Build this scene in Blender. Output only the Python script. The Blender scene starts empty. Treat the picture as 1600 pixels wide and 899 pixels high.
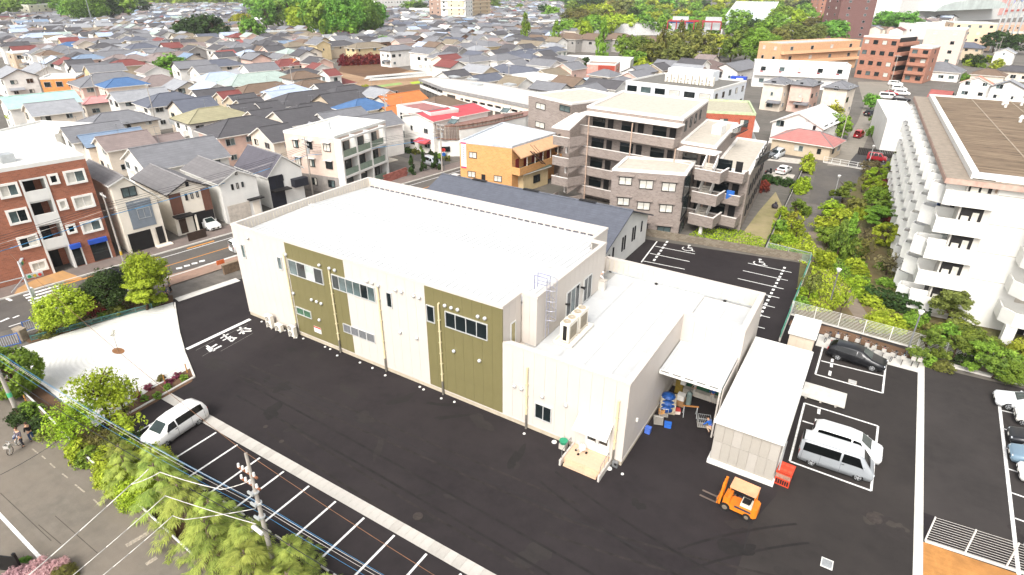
import bpy, math, random
import numpy as np
from mathutils import Vector, Matrix
sc = bpy.context.scene
COL = sc.collection
# ---------------------------------------------------------------- camera
F, H = 934.26, 30.0
R = ((0.8491771317, 0.5280770398, 0.0057305248),
     (0.2421770135, -0.3797453541, -0.8928290767),
     (-0.4693063957, 0.7595578358, -0.4503591910))
cd = bpy.data.cameras.new('camera'); cam = bpy.data.objects.new('camera', cd); COL.objects.link(cam)
cd.sensor_width = 36.0; cd.lens = F / 1600 * 36; cd.clip_start = 0.5; cd.clip_end = 6000
m = Matrix.Identity(4)
for i in range(3):
    m[i][0] = R[0][i]; m[i][1] = -R[1][i]; m[i][2] = -R[2][i]
m.translation = (0, 0, H); cam.matrix_world = m
sc.camera = cam
# ---------------------------------------------------------------- light
SUN_EL, SUN_AZ = math.radians(46), math.radians(172)      # azimuth clockwise from +Y
w = bpy.data.worlds.new('World'); sc.world = w; w.use_nodes = True
nt = w.node_tree; bg = nt.nodes['Background']
sky = nt.nodes.new('ShaderNodeTexSky'); sky.sky_type = 'NISHITA'; sky.sun_disc = False
sky.sun_elevation = SUN_EL; sky.sun_rotation = SUN_AZ; sky.dust_density = 4.0; sky.ozone_density = 1.0
hs = nt.nodes.new('ShaderNodeHueSaturation'); hs.inputs['Saturation'].default_value = 0.22   # overcast: a nearly white sky
nt.links.new(sky.outputs[0], hs.inputs['Color']); nt.links.new(hs.outputs[0], bg.inputs['Color'])
bg.inputs['Strength'].default_value = 0.15
ld = bpy.data.lights.new('sun', 'SUN'); ld.energy = 1.1; ld.angle = math.radians(22); ld.color = (1.0, 0.95, 0.88)
lo = bpy.data.objects.new('sun', ld); COL.objects.link(lo)
sd = Vector((math.sin(SUN_AZ) * math.cos(SUN_EL), math.cos(SUN_AZ) * math.cos(SUN_EL), math.sin(SUN_EL)))
lo.rotation_euler = sd.to_track_quat('Z', 'Y').to_euler(); lo.location = (0, 0, 80)
sc.view_settings.view_transform = 'Standard'; sc.view_settings.look = 'None'
sc.view_settings.exposure = 1.15; sc.view_settings.gamma = 1.0
try:
    sc.cycles.max_bounces = 5; sc.cycles.diffuse_bounces = 3; sc.cycles.glossy_bounces = 2
    sc.cycles.transmission_bounces = 2; sc.cycles.transparent_max_bounces = 4
    sc.cycles.use_denoising = True
except Exception:
    pass

# ---------------------------------------------------------------- geometry of the survey photograph: pixel -> place
def ray(px, py):
    a = ((px - 800) / F, (py - 449.5) / F, 1.0)
    return tuple(sum(R[k][i] * a[k] for k in range(3)) for i in range(3))
def P(px, py, z=0.0):
    d = ray(px, py); t = (z - H) / d[2]
    return (d[0] * t, d[1] * t)
def P3(px, py, z=0.0):
    x, y = P(px, py, z); return (x, y, z)
def PY(px, py, Y):
    d = ray(px, py); t = Y / d[1]
    return (d[0] * t, H + d[2] * t)
def PX(px, py, X):
    d = ray(px, py); t = X / d[0]
    return (d[1] * t, H + d[2] * t)
def pix(x, y, z=0.0):
    v = (x, y, z - H); c = [sum(R[k][i] * v[i] for i in range(3)) for k in range(3)]
    if c[2] < 1: return (-9999, -9999, 0.001)
    return (800 + F * c[0] / c[2], 449.5 + F * c[1] / c[2], F / c[2])

# ---------------------------------------------------------------- materials
def lin(h):
    h = h.lstrip('#'); o = []
    for i in (0, 2, 4):
        c = int(h[i:i + 2], 16) / 255; o.append(c / 12.92 if c <= 0.04045 else ((c + 0.055) / 1.055) ** 2.4)
    return (*o, 1.0)
MATS = {}
def mat(h, rough=0.75, kind='plain', h2=None, var=0.16, sc_=1.6, metal=0.0, bump=0.0, a=1.0, b=1.0, spec=0.3):
    key = (h, rough, kind, h2, var, sc_, metal, bump, a, b, spec)
    if key in MATS: return MATS[key]
    mt = bpy.data.materials.new('m_%s_%s' % (kind, h.lstrip('#'))); mt.use_nodes = True
    n = mt.node_tree.nodes; l = mt.node_tree.links; bs = n['Principled BSDF']
    bs.inputs['Roughness'].default_value = rough; bs.inputs['Metallic'].default_value = metal
    bs.inputs['Specular IOR Level'].default_value = spec
    MATS[key] = mt
    c1 = lin(h)
    if kind == 'flat':
        bs.inputs['Base Color'].default_value = c1; return mt
    tc = n.new('ShaderNodeTexCoord'); co = tc.outputs['Object']
    def mix(fac, A, B, mode='MIX'):
        q = n.new('ShaderNodeMix'); q.data_type = 'RGBA'; q.blend_type = mode
        for s, v in ((0, fac), (6, A), (7, B)):
            if hasattr(v, 'is_output'): l.new(v, q.inputs[s])
            elif s == 0: q.inputs[0].default_value = v
            else: q.inputs[s].default_value = v
        return q.outputs[2]
    def noise(scale, det=4, vec=None, ro=0.6):
        q = n.new('ShaderNodeTexNoise'); q.inputs['Scale'].default_value = scale; q.inputs['Detail'].default_value = det
        q.inputs['Roughness'].default_value = ro
        l.new(vec or co, q.inputs['Vector']); return q.outputs['Fac']
    def ramp(v, lo, hi):
        q = n.new('ShaderNodeMapRange'); q.inputs[1].default_value = lo; q.inputs[2].default_value = hi; l.new(v, q.inputs[0]); return q.outputs[0]
    def math_(op, A, B=None):
        q = n.new('ShaderNodeMath'); q.operation = op
        for i, v in enumerate((A, B)):
            if v is None: continue
            if hasattr(v, 'is_output'): l.new(v, q.inputs[i])
            else: q.inputs[i].default_value = v
        return q.outputs[0]
    dark = tuple(c * (1 - var * 1.6) for c in c1[:3]) + (1,)
    lite = tuple(min(1, c * (1 + var)) for c in c1[:3]) + (1,)
    base = mix(ramp(noise(sc_), 0.3, 0.7), dark, lite)
    fine = noise(sc_ * 9, 3)
    base = mix(math_('MULTIPLY', ramp(fine, 0.35, 0.7), var * 1.2), base, dark)
    hgt = None
    if kind in ('uv', 'brick', 'wallline', 'tiles', 'rib', 'course'):
        sp = n.new('ShaderNodeSeparateXYZ'); l.new(co, sp.inputs[0])
        u = math_('ADD', sp.outputs[0], sp.outputs[1])
    if kind == 'brick':                      # a: brick length, b: height
        cb = n.new('ShaderNodeCombineXYZ'); l.new(u, cb.inputs[0]); l.new(sp.outputs[2], cb.inputs[1])
        br = n.new('ShaderNodeTexBrick'); l.new(cb.outputs[0], br.inputs['Vector'])
        br.inputs['Scale'].default_value = 1.0; br.inputs['Brick Width'].default_value = a; br.inputs['Row Height'].default_value = b
        br.inputs['Mortar Size'].default_value = b * 0.1; br.inputs['Bias'].default_value = -0.1
        br.inputs['Color1'].default_value = lite; br.inputs['Color2'].default_value = lin(h2) if h2 else dark
        br.inputs['Mortar'].default_value = tuple(0.6 * c + 0.12 for c in c1[:3]) + (1,)
        base = mix(0.35, br.outputs['Color'], base); hgt = br.outputs['Fac']; hs_ = -0.3
    elif kind == 'course':                   # roof courses at equal heights; a: spacing in z
        fr = math_('FRACT', math_('MULTIPLY', sp.outputs[2], 1 / a))
        f2 = math_('LESS_THAN', fr, 0.22)
        vv = noise(5.0, 2); tilev = ramp(vv, 0.35, 0.65)
        base = mix(math_('MULTIPLY', f2, 0.75), base, dark)
        base = mix(math_('MULTIPLY', tilev, 0.25), base, lite); hgt = fr; hs_ = 0.25
    elif kind == 'rib':                      # standing ribs along local y (a: pitch)
        fr = math_('FRACT', math_('MULTIPLY', sp.outputs[0] if b > 0 else sp.outputs[1], 1 / a))
        f2 = math_('LESS_THAN', fr, 0.16)
        base = mix(math_('MULTIPLY', f2, 0.3), base, dark); hgt = f2; hs_ = 0.3
    elif kind == 'wallline':                 # board joints, a: spacing
        fr = math_('FRACT', math_('MULTIPLY', u if b > 0 else sp.outputs[2], 1 / a))
        f2 = math_('LESS_THAN', fr, 0.06)
        base = mix(math_('MULTIPLY', f2, 0.35), base, dark); hgt = f2; hs_ = -0.2
    elif kind == 'ground':                   # patchy: h -> h2
        base = mix(ramp(noise(sc_ * 0.12, 6), 0.38, 0.66), base, lin(h2))
        base = mix(math_('MULTIPLY', ramp(noise(14, 3), 0.4, 0.75), 0.35), base, dark)
        mp = n.new('ShaderNodeMapping'); mp.inputs['Scale'].default_value = (0.07, 1.1, 1); mp.inputs['Rotation'].default_value = (0, 0, 0.06); l.new(co, mp.inputs[0])
        base = mix(math_('MULTIPLY', ramp(noise(1.0, 6, mp.outputs[0], 0.6), 0.47, 0.68), 0.5), base, lite)
        base = mix(math_('MULTIPLY', ramp(noise(0.35, 5), 0.55, 0.75), 0.5), base, dark)
        hgt = noise(30, 3); hs_ = 0.25
    elif kind == 'streak':                   # dark streaks along x
        mp = n.new('ShaderNodeMapping'); mp.inputs['Scale'].default_value = (0.12, 1.6, 1); l.new(co, mp.inputs[0])
        base = mix(ramp(noise(1.3, 8, mp.outputs[0], 0.72), 0.38, 0.64), base, lin(h2))
        hgt = noise(20, 3); hs_ = 0.2
    elif kind == 'leaf':
        at = n.new('ShaderNodeAttribute'); at.attribute_name = 'tint'
        oi = n.new('ShaderNodeObjectInfo')
        base = mix(at.outputs['Fac'], lin(h), lin(h2))
        hv = n.new('ShaderNodeHueSaturation'); l.new(base, hv.inputs['Color'])
        l.new(math_('ADD', math_('MULTIPLY', oi.outputs['Random'], 0.03), 0.485), hv.inputs['Hue'])
        l.new(math_('ADD', math_('MULTIPLY', oi.outputs['Random'], 0.35), 0.85), hv.inputs['Value'])
        base = hv.outputs[0]
        tr = n.new('ShaderNodeBsdfTranslucent'); l.new(base, tr.inputs['Color'])
        ms = n.new('ShaderNodeMixShader'); ms.inputs[0].default_value = 0.27
        l.new(base, bs.inputs['Base Color']); l.new(bs.outputs[0], ms.inputs[1]); l.new(tr.outputs[0], ms.inputs[2])
        l.new(ms.outputs[0], n['Material Output'].inputs['Surface']); return mt
    if hgt is None and bump: hgt = noise(sc_ * 6, 3); hs_ = bump
    if hgt is not None:
        bp = n.new('ShaderNodeBump'); bp.inputs['Strength'].default_value = abs(hs_); bp.inputs['Distance'].default_value = 0.04
        bp.invert = hs_ < 0
        l.new(hgt, bp.inputs['Height']); l.new(bp.outputs[0], bs.inputs['Normal'])
    l.new(base, bs.inputs['Base Color'])
    return mt
WHITE = '#e8e4dc'; CREAM = '#e6ddcd'
m_white = mat('#d6d4ce', 0.6, var=0.05, sc_=0.7); m_cream = mat(CREAM, 0.6, var=0.05, sc_=0.6)
m_paint = mat('#e2e0dc', 0.6, var=0.22, sc_=5.0)            # road marking paint, worn
m_conc = mat('#b8b1a6', 0.85, var=0.16, sc_=1.2, bump=0.1); m_concl = mat('#c6c2ba', 0.85, var=0.10, sc_=1.4, bump=0.1)
m_dark = mat('#1f1d1d', 0.6); m_black = mat('#141416', 0.35, var=0.05)
m_steel = mat('#8d8f90', 0.4, metal=0.6, var=0.08); m_galv = mat('#b9bcbc', 0.45, metal=0.4, var=0.1)
m_glass = mat('#1a2224', 0.08, var=0.3, sc_=0.35, spec=0.8); m_glassl = mat('#5d6c6c', 0.1, var=0.5, sc_=0.5, spec=0.8)
m_curt = mat('#c9c5ba', 0.7, var=0.25, sc_=1.0)
m_trunk = mat('#4b3a2c', 0.9, var=0.3, sc_=4, bump=0.4); m_trunkl = mat('#8a7a66', 0.9, var=0.3, sc_=4, bump=0.4)
m_soil = mat('#6e5340', 0.95, 'ground', '#57432f', var=0.25, sc_=1.2)
m_wood = mat('#a5703c', 0.8, var=0.2, sc_=3)
m_rubber = mat('#1b1a1a', 0.85); m_blue = mat('#2f66b4', 0.5); m_red = mat('#b5342c', 0.5)

# ---------------------------------------------------------------- mesh builder
class MB:
    def __init__(s): s.v = []; s.f = []; s.m = []
    def face(s, pts, m=0):
        i = len(s.v); s.v += [tuple(p) for p in pts]; s.f.append(tuple(range(i, i + len(pts)))); s.m.append(m); return s
    def box(s, x0, x1, y0, y1, z0, z1, m=0):
        i = len(s.v)
        s.v += [(x0, y0, z0), (x1, y0, z0), (x1, y1, z0), (x0, y1, z0), (x0, y0, z1), (x1, y0, z1), (x1, y1, z1), (x0, y1, z1)]
        for q in ((0, 3, 2, 1), (4, 5, 6, 7), (0, 1, 5, 4), (1, 2, 6, 5), (2, 3, 7, 6), (3, 0, 4, 7)):
            s.f.append(tuple(i + k for k in q)); s.m.append(m)
        return s
    def obox(s, c, size, rz=0.0, m=0, rx=0.0, ry=0.0):
        i = len(s.v); M3 = (Matrix.Rotation(rz, 3, 'Z') @ Matrix.Rotation(ry, 3, 'Y') @ Matrix.Rotation(rx, 3, 'X'))
        hx, hy, hz = size[0] / 2, size[1] / 2, size[2] / 2
        for p in ((-hx, -hy, -hz), (hx, -hy, -hz), (hx, hy, -hz), (-hx, hy, -hz), (-hx, -hy, hz), (hx, -hy, hz), (hx, hy, hz), (-hx, hy, hz)):
            q = M3 @ Vector(p); s.v.append((c[0] + q.x, c[1] + q.y, c[2] + q.z))
        for q in ((0, 3, 2, 1), (4, 5, 6, 7), (0, 1, 5, 4), (1, 2, 6, 5), (2, 3, 7, 6), (3, 0, 4, 7)):
            s.f.append(tuple(i + k for k in q)); s.m.append(m)
        return s
    def prism(s, poly, z0, z1, m=0, mt=None):
        n = len(poly); i = len(s.v)
        a = sum(poly[k][0] * poly[(k + 1) % n][1] - poly[(k + 1) % n][0] * poly[k][1] for k in range(n))
        if a < 0: poly = poly[::-1]
        s.v += [(p[0], p[1], z0) for p in poly] + [(p[0], p[1], z1) for p in poly]
        s.f.append(tuple(i + n - 1 - k for k in range(n))); s.m.append(m)
        s.f.append(tuple(i + n + k for k in range(n))); s.m.append(m if mt is None else mt)
        for k in range(n):
            j = (k + 1) % n; s.f.append((i + k, i + j, i + n + j, i + n + k)); s.m.append(m)
        return s
    def tube(s, p0, p1, r0, r1=None, n=8, m=0, cap=True):
        r1 = r0 if r1 is None else r1; a = Vector(p0); b = Vector(p1); d = (b - a)
        if d.length < 1e-6: return s
        d.normalize(); u = d.orthogonal().normalized(); w_ = d.cross(u); i = len(s.v)
        for c, r in ((a, r0), (b, r1)):
            for k in range(n):
                t = 2 * math.pi * k / n; q = c + r * (math.cos(t) * u + math.sin(t) * w_); s.v.append(tuple(q))
        for k in range(n):
            j = (k + 1) % n; s.f.append((i + k, i + j, i + n + j, i + n + k)); s.m.append(m)
        if cap:
            s.f.append(tuple(i + n - 1 - k for k in range(n))); s.m.append(m); s.f.append(tuple(i + n + k for k in range(n))); s.m.append(m)
        return s
    def path(s, pts, r, n=6, m=0):
        for a, b in zip(pts, pts[1:]): s.tube(a, b, r, r, n, m)
        return s
    def ell(s, c, r, nu=10, nv=6, m=0, half=False):
        i = len(s.v); v0 = 0 if half else -math.pi / 2
        for b in range(nv + 1):
            t = v0 + (math.pi / 2 - v0) * b / nv
            for k in range(nu):
                a = 2 * math.pi * k / nu
                s.v.append((c[0] + r[0] * math.cos(t) * math.cos(a), c[1] + r[1] * math.cos(t) * math.sin(a), c[2] + r[2] * math.sin(t)))
        for b in range(nv):
            for k in range(nu):
                j = (k + 1) % nu; s.f.append((i + b * nu + k, i + b * nu + j, i + (b + 1) * nu + j, i + (b + 1) * nu + k)); s.m.append(m)
        return s
    def add(s, o, off=(0, 0, 0), rz=0.0):
        i = len(s.v); c, q = math.cos(rz), math.sin(rz)
        s.v += [(off[0] + c * x - q * y, off[1] + q * x + c * y, off[2] + z) for x, y, z in o.v]
        s.f += [tuple(i + k for k in f) for f in o.f]; s.m += o.m; return s
    def mesh(s, name, mats, smooth=False):
        me = bpy.data.meshes.new(name); me.from_pydata(s.v, [], s.f)
        mats = mats if isinstance(mats, (list, tuple)) else [mats]
        for q in mats: me.materials.append(q)
        if any(s.m): me.polygons.foreach_set('material_index', s.m)
        if smooth: me.polygons.foreach_set('use_smooth', [True] * len(s.f))
        me.update(); return me

def obj(name, data, mats=None, parent=None, loc=None, rz=None, smooth=False, kind=None, label=None):
    if isinstance(data, MB): data = data.mesh(name, mats, smooth)
    o = bpy.data.objects.new(name, data); COL.objects.link(o)
    if parent is not None: o.parent = parent
    if loc is not None: o.location = loc
    if rz is not None: o.rotation_euler = (0, 0, rz)
    if kind: o['kind'] = kind
    if label: o['label'] = label
    return o
def tag(o, label, cat, group=None):
    o['label'] = label; o['category'] = cat
    if group: o['group'] = group
    return o
def thing(name, label, cat, loc=(0, 0, 0), rz=0.0, group=None):
    o = bpy.data.objects.new(name, None); COL.objects.link(o); o.location = loc; o.rotation_euler = (0, 0, rz); o.empty_display_size = 0.3
    if label: o['label'] = label
    o['category'] = cat
    if group: o['group'] = group
    return o
def copy_tree(o, parent=None):
    c = o.copy(); COL.objects.link(c)
    if parent is not None: c.parent = parent
    for ch in list(o.children): copy_tree(ch, c)
    return c
def struct(name, mb, mats): return obj(name, mb, mats, kind='structure')
# labels that say where a thing stands are worked out once everything is placed
LAND = []
PEND = []
def pend(o, base, x, y, z=0.0): PEND.append((o, base, pix(x, y, z)[:2]))
rnd = random.Random(7)
# ================================================================ SETTING
def sheet(name, poly, z, material, px=True, kind='structure', label=None):
    pts = [P(*q) for q in poly] if px else poly
    mb = MB(); a = sum(pts[k][0] * pts[(k + 1) % len(pts)][1] - pts[(k + 1) % len(pts)][0] * pts[k][1] for k in range(len(pts)))
    if a < 0: pts = pts[::-1]
    mb.face([(x, y, z) for x, y in pts]); return obj(name, mb, material, kind=kind, label=label)
def strip(mb, a, b, wd, z, m=0):
    a = Vector(a[:2]); b = Vector(b[:2]); d = (b - a).normalized(); n = Vector((-d.y, d.x)) * wd / 2
    mb.face([(*(a - n), z), (*(b - n), z), (*(b + n), z), (*(a + n), z)], m)
m_town = mat('#6d6760', 0.9, 'ground', '#56534c', var=0.2, sc_=1.0)
struct('ground', MB().face([(-3500, -300, -0.03), (3500, -300, -0.03), (3500, 4500, -0.03), (-3500, 4500, -0.03)]), m_town)
m_asph = mat('#262122', 0.88, 'ground', '#2f2a2a', var=0.14, sc_=1.5, spec=0.25)
m_aspo = mat('#57534f', 0.92, 'ground', '#645e57', var=0.13, sc_=1.2)
m_aspm = mat('#444241', 0.92, 'ground', '#5a5652', var=0.13, sc_=1.2)
m_grav = mat('#d6d3cc', 0.95, 'ground', '#dedbd4', var=0.08, sc_=2.5)
sheet('asphalt_yard', [(-60.5, 27.6), (-53, 24), (-45.5, 14.9), (-46, 13.0), (-9, 12.6), (7.4, 12.6), (7.4, 62.2), (-4.2, 62.2), (-4.2, 75.4), (-24.3, 72.2), (-24.3, 50), (-54, 50), (-58.6, 35.5)], 0.0, m_asph, px=False)
sheet('right_asphalt', [(7.9, 37.6), (40, 37.6), (40, 59.2), (7.9, 57.3)], 0.0, mat('#322e2c', 0.9, 'ground', '#3d3836', var=0.14, sc_=1.2), px=False)
sheet('asphalt_patch', [(-1.2, 13), (7.39, 13), (7.39, 60.3), (-.4, 60.3), (-.4, 34), (-1.2, 31)], 0.0018, mat('#2a2624', 0.9, 'ground', '#36312e', var=0.16, sc_=1.2), px=False)
for (a, b) in (((345, 562), (1010, 862)), ((1182, 768), (1163, 858)), ((400, 578), (560, 652))):
    mb = MB(); strip(mb, P(*a), P(*b), 0.07, 0.004); struct('asphalt_seam', mb, mat('#262424', 0.9))
# street on the left, direction 81.5 degrees
SD = Vector((math.cos(math.radians(81.5)), math.sin(math.radians(81.5)))); SN = Vector((SD.y, -SD.x)); S0 = Vector((-68.35, 37.2))
def ST(t, n): q = S0 + SD * t + SN * n; return (q.x, q.y)
sheet('street', [ST(-60, -4.4), ST(90, -4.4), ST(90, 3.7), ST(-60, 3.7)], -0.012, m_aspo, px=False)
struct('pavement', MB().prism([ST(-40, -7.4), ST(60, -7.4), ST(60, -4.4), ST(-40, -4.4)], -0.03, 0.09), mat('#7d6f68', 0.9, 'ground', '#6d655f', sc_=1.2))
struct('pavement', MB().prism([ST(-6.5, 3.7), ST(60, 3.7), ST(60, 5.8), ST(-6.5, 5.8)], -0.03, 0.10), mat('#8b8078', 0.9, 'ground', '#7a7068', sc_=1.2))
struct('kerb', MB().prism([ST(-40, -4.4), ST(60, -4.4), ST(60, -4.22), ST(-40, -4.22)], -0.03, 0.13), m_concl)
struct('kerb', MB().prism([ST(-6.5, 3.5), ST(60, 3.5), ST(60, 3.7), ST(-6.5, 3.7)], -0.03, 0.14), m_concl)
m_orange = mat('#c98a3e', 0.7, var=0.2, sc_=5)
mb = MB()
for a, b in ((-7, 60),): strip(mb, ST(a, 0), ST(b, 0), 0.16, -0.006)
struct('orange_centre_line', mb, m_orange)
mb = MB()
for k in range(7): strip(mb, ST(-14 + k * 7, -3.5), ST(-10.5 + k * 7, -3.5), 0.35, -0.006)
struct('orange_edge_marking', mb, m_orange)
mb = MB(); strip(mb, ST(-20, 3.1), ST(60, 3.1), 0.16, -0.006); strip(mb, ST(-8, -2.9), ST(50, -2.9), 0.14, -0.006)
for k in range(24):
    if 4 < k < 9 or 13 < k < 18: strip(mb, ST(-8 + k * 0.9, 1.6 if k < 10 else -1.7), ST(-7.4 + k * 0.9, 1.8 if k < 10 else -1.5), 0.5, -0.006)
struct('street_marking', mb, m_paint)
for k in range(9):
    mb = MB(); strip(mb, ST(-17.2, -3.6 + k * 0.85), ST(-13.6, -3.6 + k * 0.85), 0.45, -0.006); struct('crossing_stripe', mb, m_paint)
mb = MB()
for (a, b, ww) in (((0, 462), (18, 470), 0.3), ((0, 503), (14, 497), 0.3), ((20, 497), (30, 493), 0.25)): strip(mb, P(*a), P(*b), ww, -0.006)
struct('street_marking', mb, m_paint)
struct('pavement', MB().prism([P(22, 462), P(78, 444), P(130, 436), P(98, 424), P(50, 440), P(28, 452)], -0.03, 0.1), mat('#b98a52', 0.9, 'ground', '#a58a6c', sc_=1.0))
sheet('pavement', [P(262, 432), P(370, 402), P(375, 412), P(268, 447)], 0.112, mat('#9c7f6e', 0.9, 'ground', '#8c7768', sc_=1.4), px=False)
# lane at the bottom left
sheet('lane', [(-95, 12.8), (-48, 12.0), (-36, 10.9), (-10, 9.9), (-10, -6), (-95, -6)], -0.02, mat('#6f685e', 0.92, 'ground', '#786e62', var=0.14, sc_=1.2), px=False)
mb = MB(); strip(mb, P(-15, 789), P(76, 886), 0.2, -0.012)
struct('lane_marking', mb, m_paint)
mb = MB()
for (a, b) in (((50, 701), (60, 709)), ((65, 712), (71, 717)), ((78, 724), (86, 731)), ((97, 740), (106, 747)), ((117, 757), (132, 769)), ((146, 780), (156, 790))): strip(mb, P(*a), P(*b), 0.09, -0.012)
strip(mb, P(197, 853), P(232, 832), 0.32, -0.012); strip(mb, P(228, 882), P(245, 871), 0.28, -0.012)
struct('lane_marking', mb, mat('#a59a8a', 0.85, var=0.35, sc_=8))
for (a, b) in (((0, 770), (80, 845)), ((86, 806), (152, 864)), ((60, 820), (95, 850))):
    mb = MB(); strip(mb, P(*a), P(*b), 0.04, -0.014); struct('lane_crack', mb, mat('#4d463e', 0.9))
# verge with hedge along the lane, retaining wall
sheet('verge', [(-66, 14.2), (-46, 13.6), (-10, 13.4), (-6, 13.4), (-6, 10.2), (-36, 11.05), (-48, 12.1), (-66, 13.0)], 0.008, m_soil, px=False)
wl = thing('lane_wall', 'low concrete retaining wall topped by a white pipe along the lane below the hedges', 'wall', (-50, 12.2, 0))
mb = MB()
pts = [(-64, 13.4), (-50.5, 12.35), (-42.4, 11.55), (-28, 10.62), (-9, 10.1)]
for a, b in zip(pts, pts[1:]):
    d = Vector((b[0] - a[0], b[1] - a[1])); n = Vector((-d.y, d.x)).normalized() * 0.13
    mb.prism([(a[0] - n.x + 50, a[1] - n.y - 12.2), (b[0] - n.x + 50, b[1] - n.y - 12.2), (b[0] + n.x + 50, b[1] + n.y - 12.2), (a[0] + n.x + 50, a[1] + n.y - 12.2)], -0.1, 0.42)
obj('wall_base', mb, mat('#7d7264', 0.95, var=0.25, sc_=1.5, bump=0.2), wl)
mb = MB(); q = [(x + 50, y - 12.2, 0.62) for x, y in pts[:4]]; mb.path(q, 0.07, 6); obj('pipe', mb, m_white, wl)
# white gravel garden
gx, gy = P(185, 549)
gpoly = [P(*q) for q in ((22, 546), (110, 519), (200, 493), (270, 473), (274, 490), (279, 520), (288, 553), (301, 588), (240, 607), (190, 640), (150, 668), (100, 630), (52, 590))]
g = sheet('gravel_garden', [(x - gx, y - gy) for x, y in gpoly], 0.03, None, px=False); g.location = (gx, gy, 0)
mt = bpy.data.materials.new('m_raked_gravel'); mt.use_nodes = True; n = mt.node_tree.nodes; l = mt.node_tree.links
tc = n.new('ShaderNodeTexCoord'); wv = n.new('ShaderNodeTexWave'); wv.wave_type = 'RINGS'; wv.rings_direction = 'Z'; wv.inputs['Scale'].default_value = 0.8; wv.inputs['Distortion'].default_value = 0.6
l.new(tc.outputs['Object'], wv.inputs['Vector'])
nz = n.new('ShaderNodeTexNoise'); nz.inputs['Scale'].default_value = 18; l.new(tc.outputs['Object'], nz.inputs['Vector'])
ad = n.new('ShaderNodeMath'); ad.operation = 'ADD'; l.new(wv.outputs['Fac'], ad.inputs[0]); l.new(nz.outputs['Fac'], ad.inputs[1])
bp = n.new('ShaderNodeBump'); bp.inputs['Strength'].default_value = 0.35; bp.inputs['Distance'].default_value = 0.06; l.new(ad.outputs[0], bp.inputs['Height'])
mxx = n.new('ShaderNodeMix'); mxx.data_type = 'RGBA'; l.new(nz.outputs['Fac'], mxx.inputs[0]); mxx.inputs[6].default_value = lin('#b6b4ae'); mxx.inputs[7].default_value = lin('#d8d6d0')
bs = n['Principled BSDF']; bs.inputs['Roughness'].default_value = 0.95; l.new(mxx.outputs[2], bs.inputs['Base Color']); l.new(bp.outputs[0], bs.inputs['Normal'])
g.data.materials.clear(); g.data.materials.append(mt)
sheet('sapling_mound', [(gx + 0.75 * math.cos(t * 0.4488), gy + 0.42 * math.sin(t * 0.4488)) for t in range(14)], 0.036, mat('#8a6243', 0.95, 'ground', '#7a5638', sc_=2), px=False)
sheet('planting_bed', [P(*q) for q in ((303, 588), (297, 576), (240, 606), (185, 645), (170, 668), (182, 664), (300, 597))], 0.034, m_soil, px=False)
sheet('planting_bed', [P(*q) for q in ((40, 533), (60, 517), (130, 478), (190, 465), (270, 462), (271, 472), (200, 492), (110, 518), (46, 537))], 0.034, m_soil, px=False)
mb = MB(); kp = [P(*q) for q in ((273, 474), (275, 490), (280, 520), (289, 553), (304, 590), (240, 626), (172, 664))]
for a, b in zip(kp, kp[1:]):
    d = (Vector(b) - Vector(a)).normalized(); nn = Vector((-d.y, d.x)) * 0.08; a2 = Vector(a) - d * 0.02; b2 = Vector(b) + d * 0.02
    mb.prism([tuple(a2 - nn), tuple(b2 - nn), tuple(b2 + nn), tuple(a2 + nn)], -0.02, 0.12)
struct('garden_kerb', mb, m_concl)
# parking strip of concrete slabs with one object for every slab
st = obj('concrete_strip', MB().box(-45.4, 7.3, 18.34, 19.2, -0.03, 0.002), m_conc, kind='structure')
slab = MB().box(0.006, 0.594, 0, 0.86, 0, 0.022).mesh('slab', [mat('#b5b0a8', 0.85, var=0.10, sc_=1.3)])
slab2 = MB().box(0.006, 0.594, 0, 0.86, 0, 0.019).mesh('slab', [mat('#aca79f', 0.85, var=0.12, sc_=1.3)])
for k in range(87): obj('slab', slab if rnd.random() < 0.7 else slab2, parent=st, loc=(-45.4 + k * 0.6, 18.34, 0.002))
mb = MB()
for k in range(21): strip(mb, (-42.26 + 2.52 * k, 13.7), (-42.26 + 2.52 * k, 18.2), 0.15, 0.005)
struct('parking_line', mb, m_paint)
ws = MB().box(-0.3, 0.3, -0.06, 0.06, 0, 0.09).box(-0.27, 0.27, -0.04, 0.04, 0.09, 0.11).mesh('wheel_stop', [m_concl])
for k in range(12):
    for dx in (0.75, 1.75):
        o = obj('wheel_stop', ws, loc=(-42.26 + 2.52 * k + dx, 14.3, 0.004)); o['category'] = 'wheel stop'; o['group'] = 'wheel stops in the parking bays by the hedge'; pend(o, 'white concrete wheel stop in the bays', *o.location[:2])
# stop line and the word painted in front of it
def sp(mb, a, b, w_): strip(mb, P(*a), P(*b), w_, 0.006)
mb = MB(); sp(mb, (291.5, 546), (391, 499), 0.42); struct('stop_line', mb, m_paint)
mb = MB(); sp(mb, (306, 548), (335, 532), 0.03); sp(mb, (345, 528), (387, 507), 0.03); sp(mb, (316, 557), (330, 549), 0.03); sp(mb, (345, 549), (395, 521), 0.03); struct('chalk_line', mb, mat('#8d8884', 0.9))
mb = MB()
for seg in (((323, 540.5), (335, 548.5)), ((331, 543), (339, 538)), ((327, 550), (346, 540.5)), ((323.5, 543.8), (328, 548))): sp(mb, *seg, 0.22)
struct('stop_character', mb, m_paint)
mb = MB()
for seg in (((344.5, 529), (357, 522)), ((348, 532.5), (361, 525.5)), ((349, 523), (362, 534)), ((362, 534), (366.5, 530)), ((366.5, 530), (362, 527)), ((362, 527), (357, 531.5)), ((364, 528), (370, 528.5))): sp(mb, *seg, 0.17)
struct('stop_character', mb, m_paint)
mb = MB()
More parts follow.
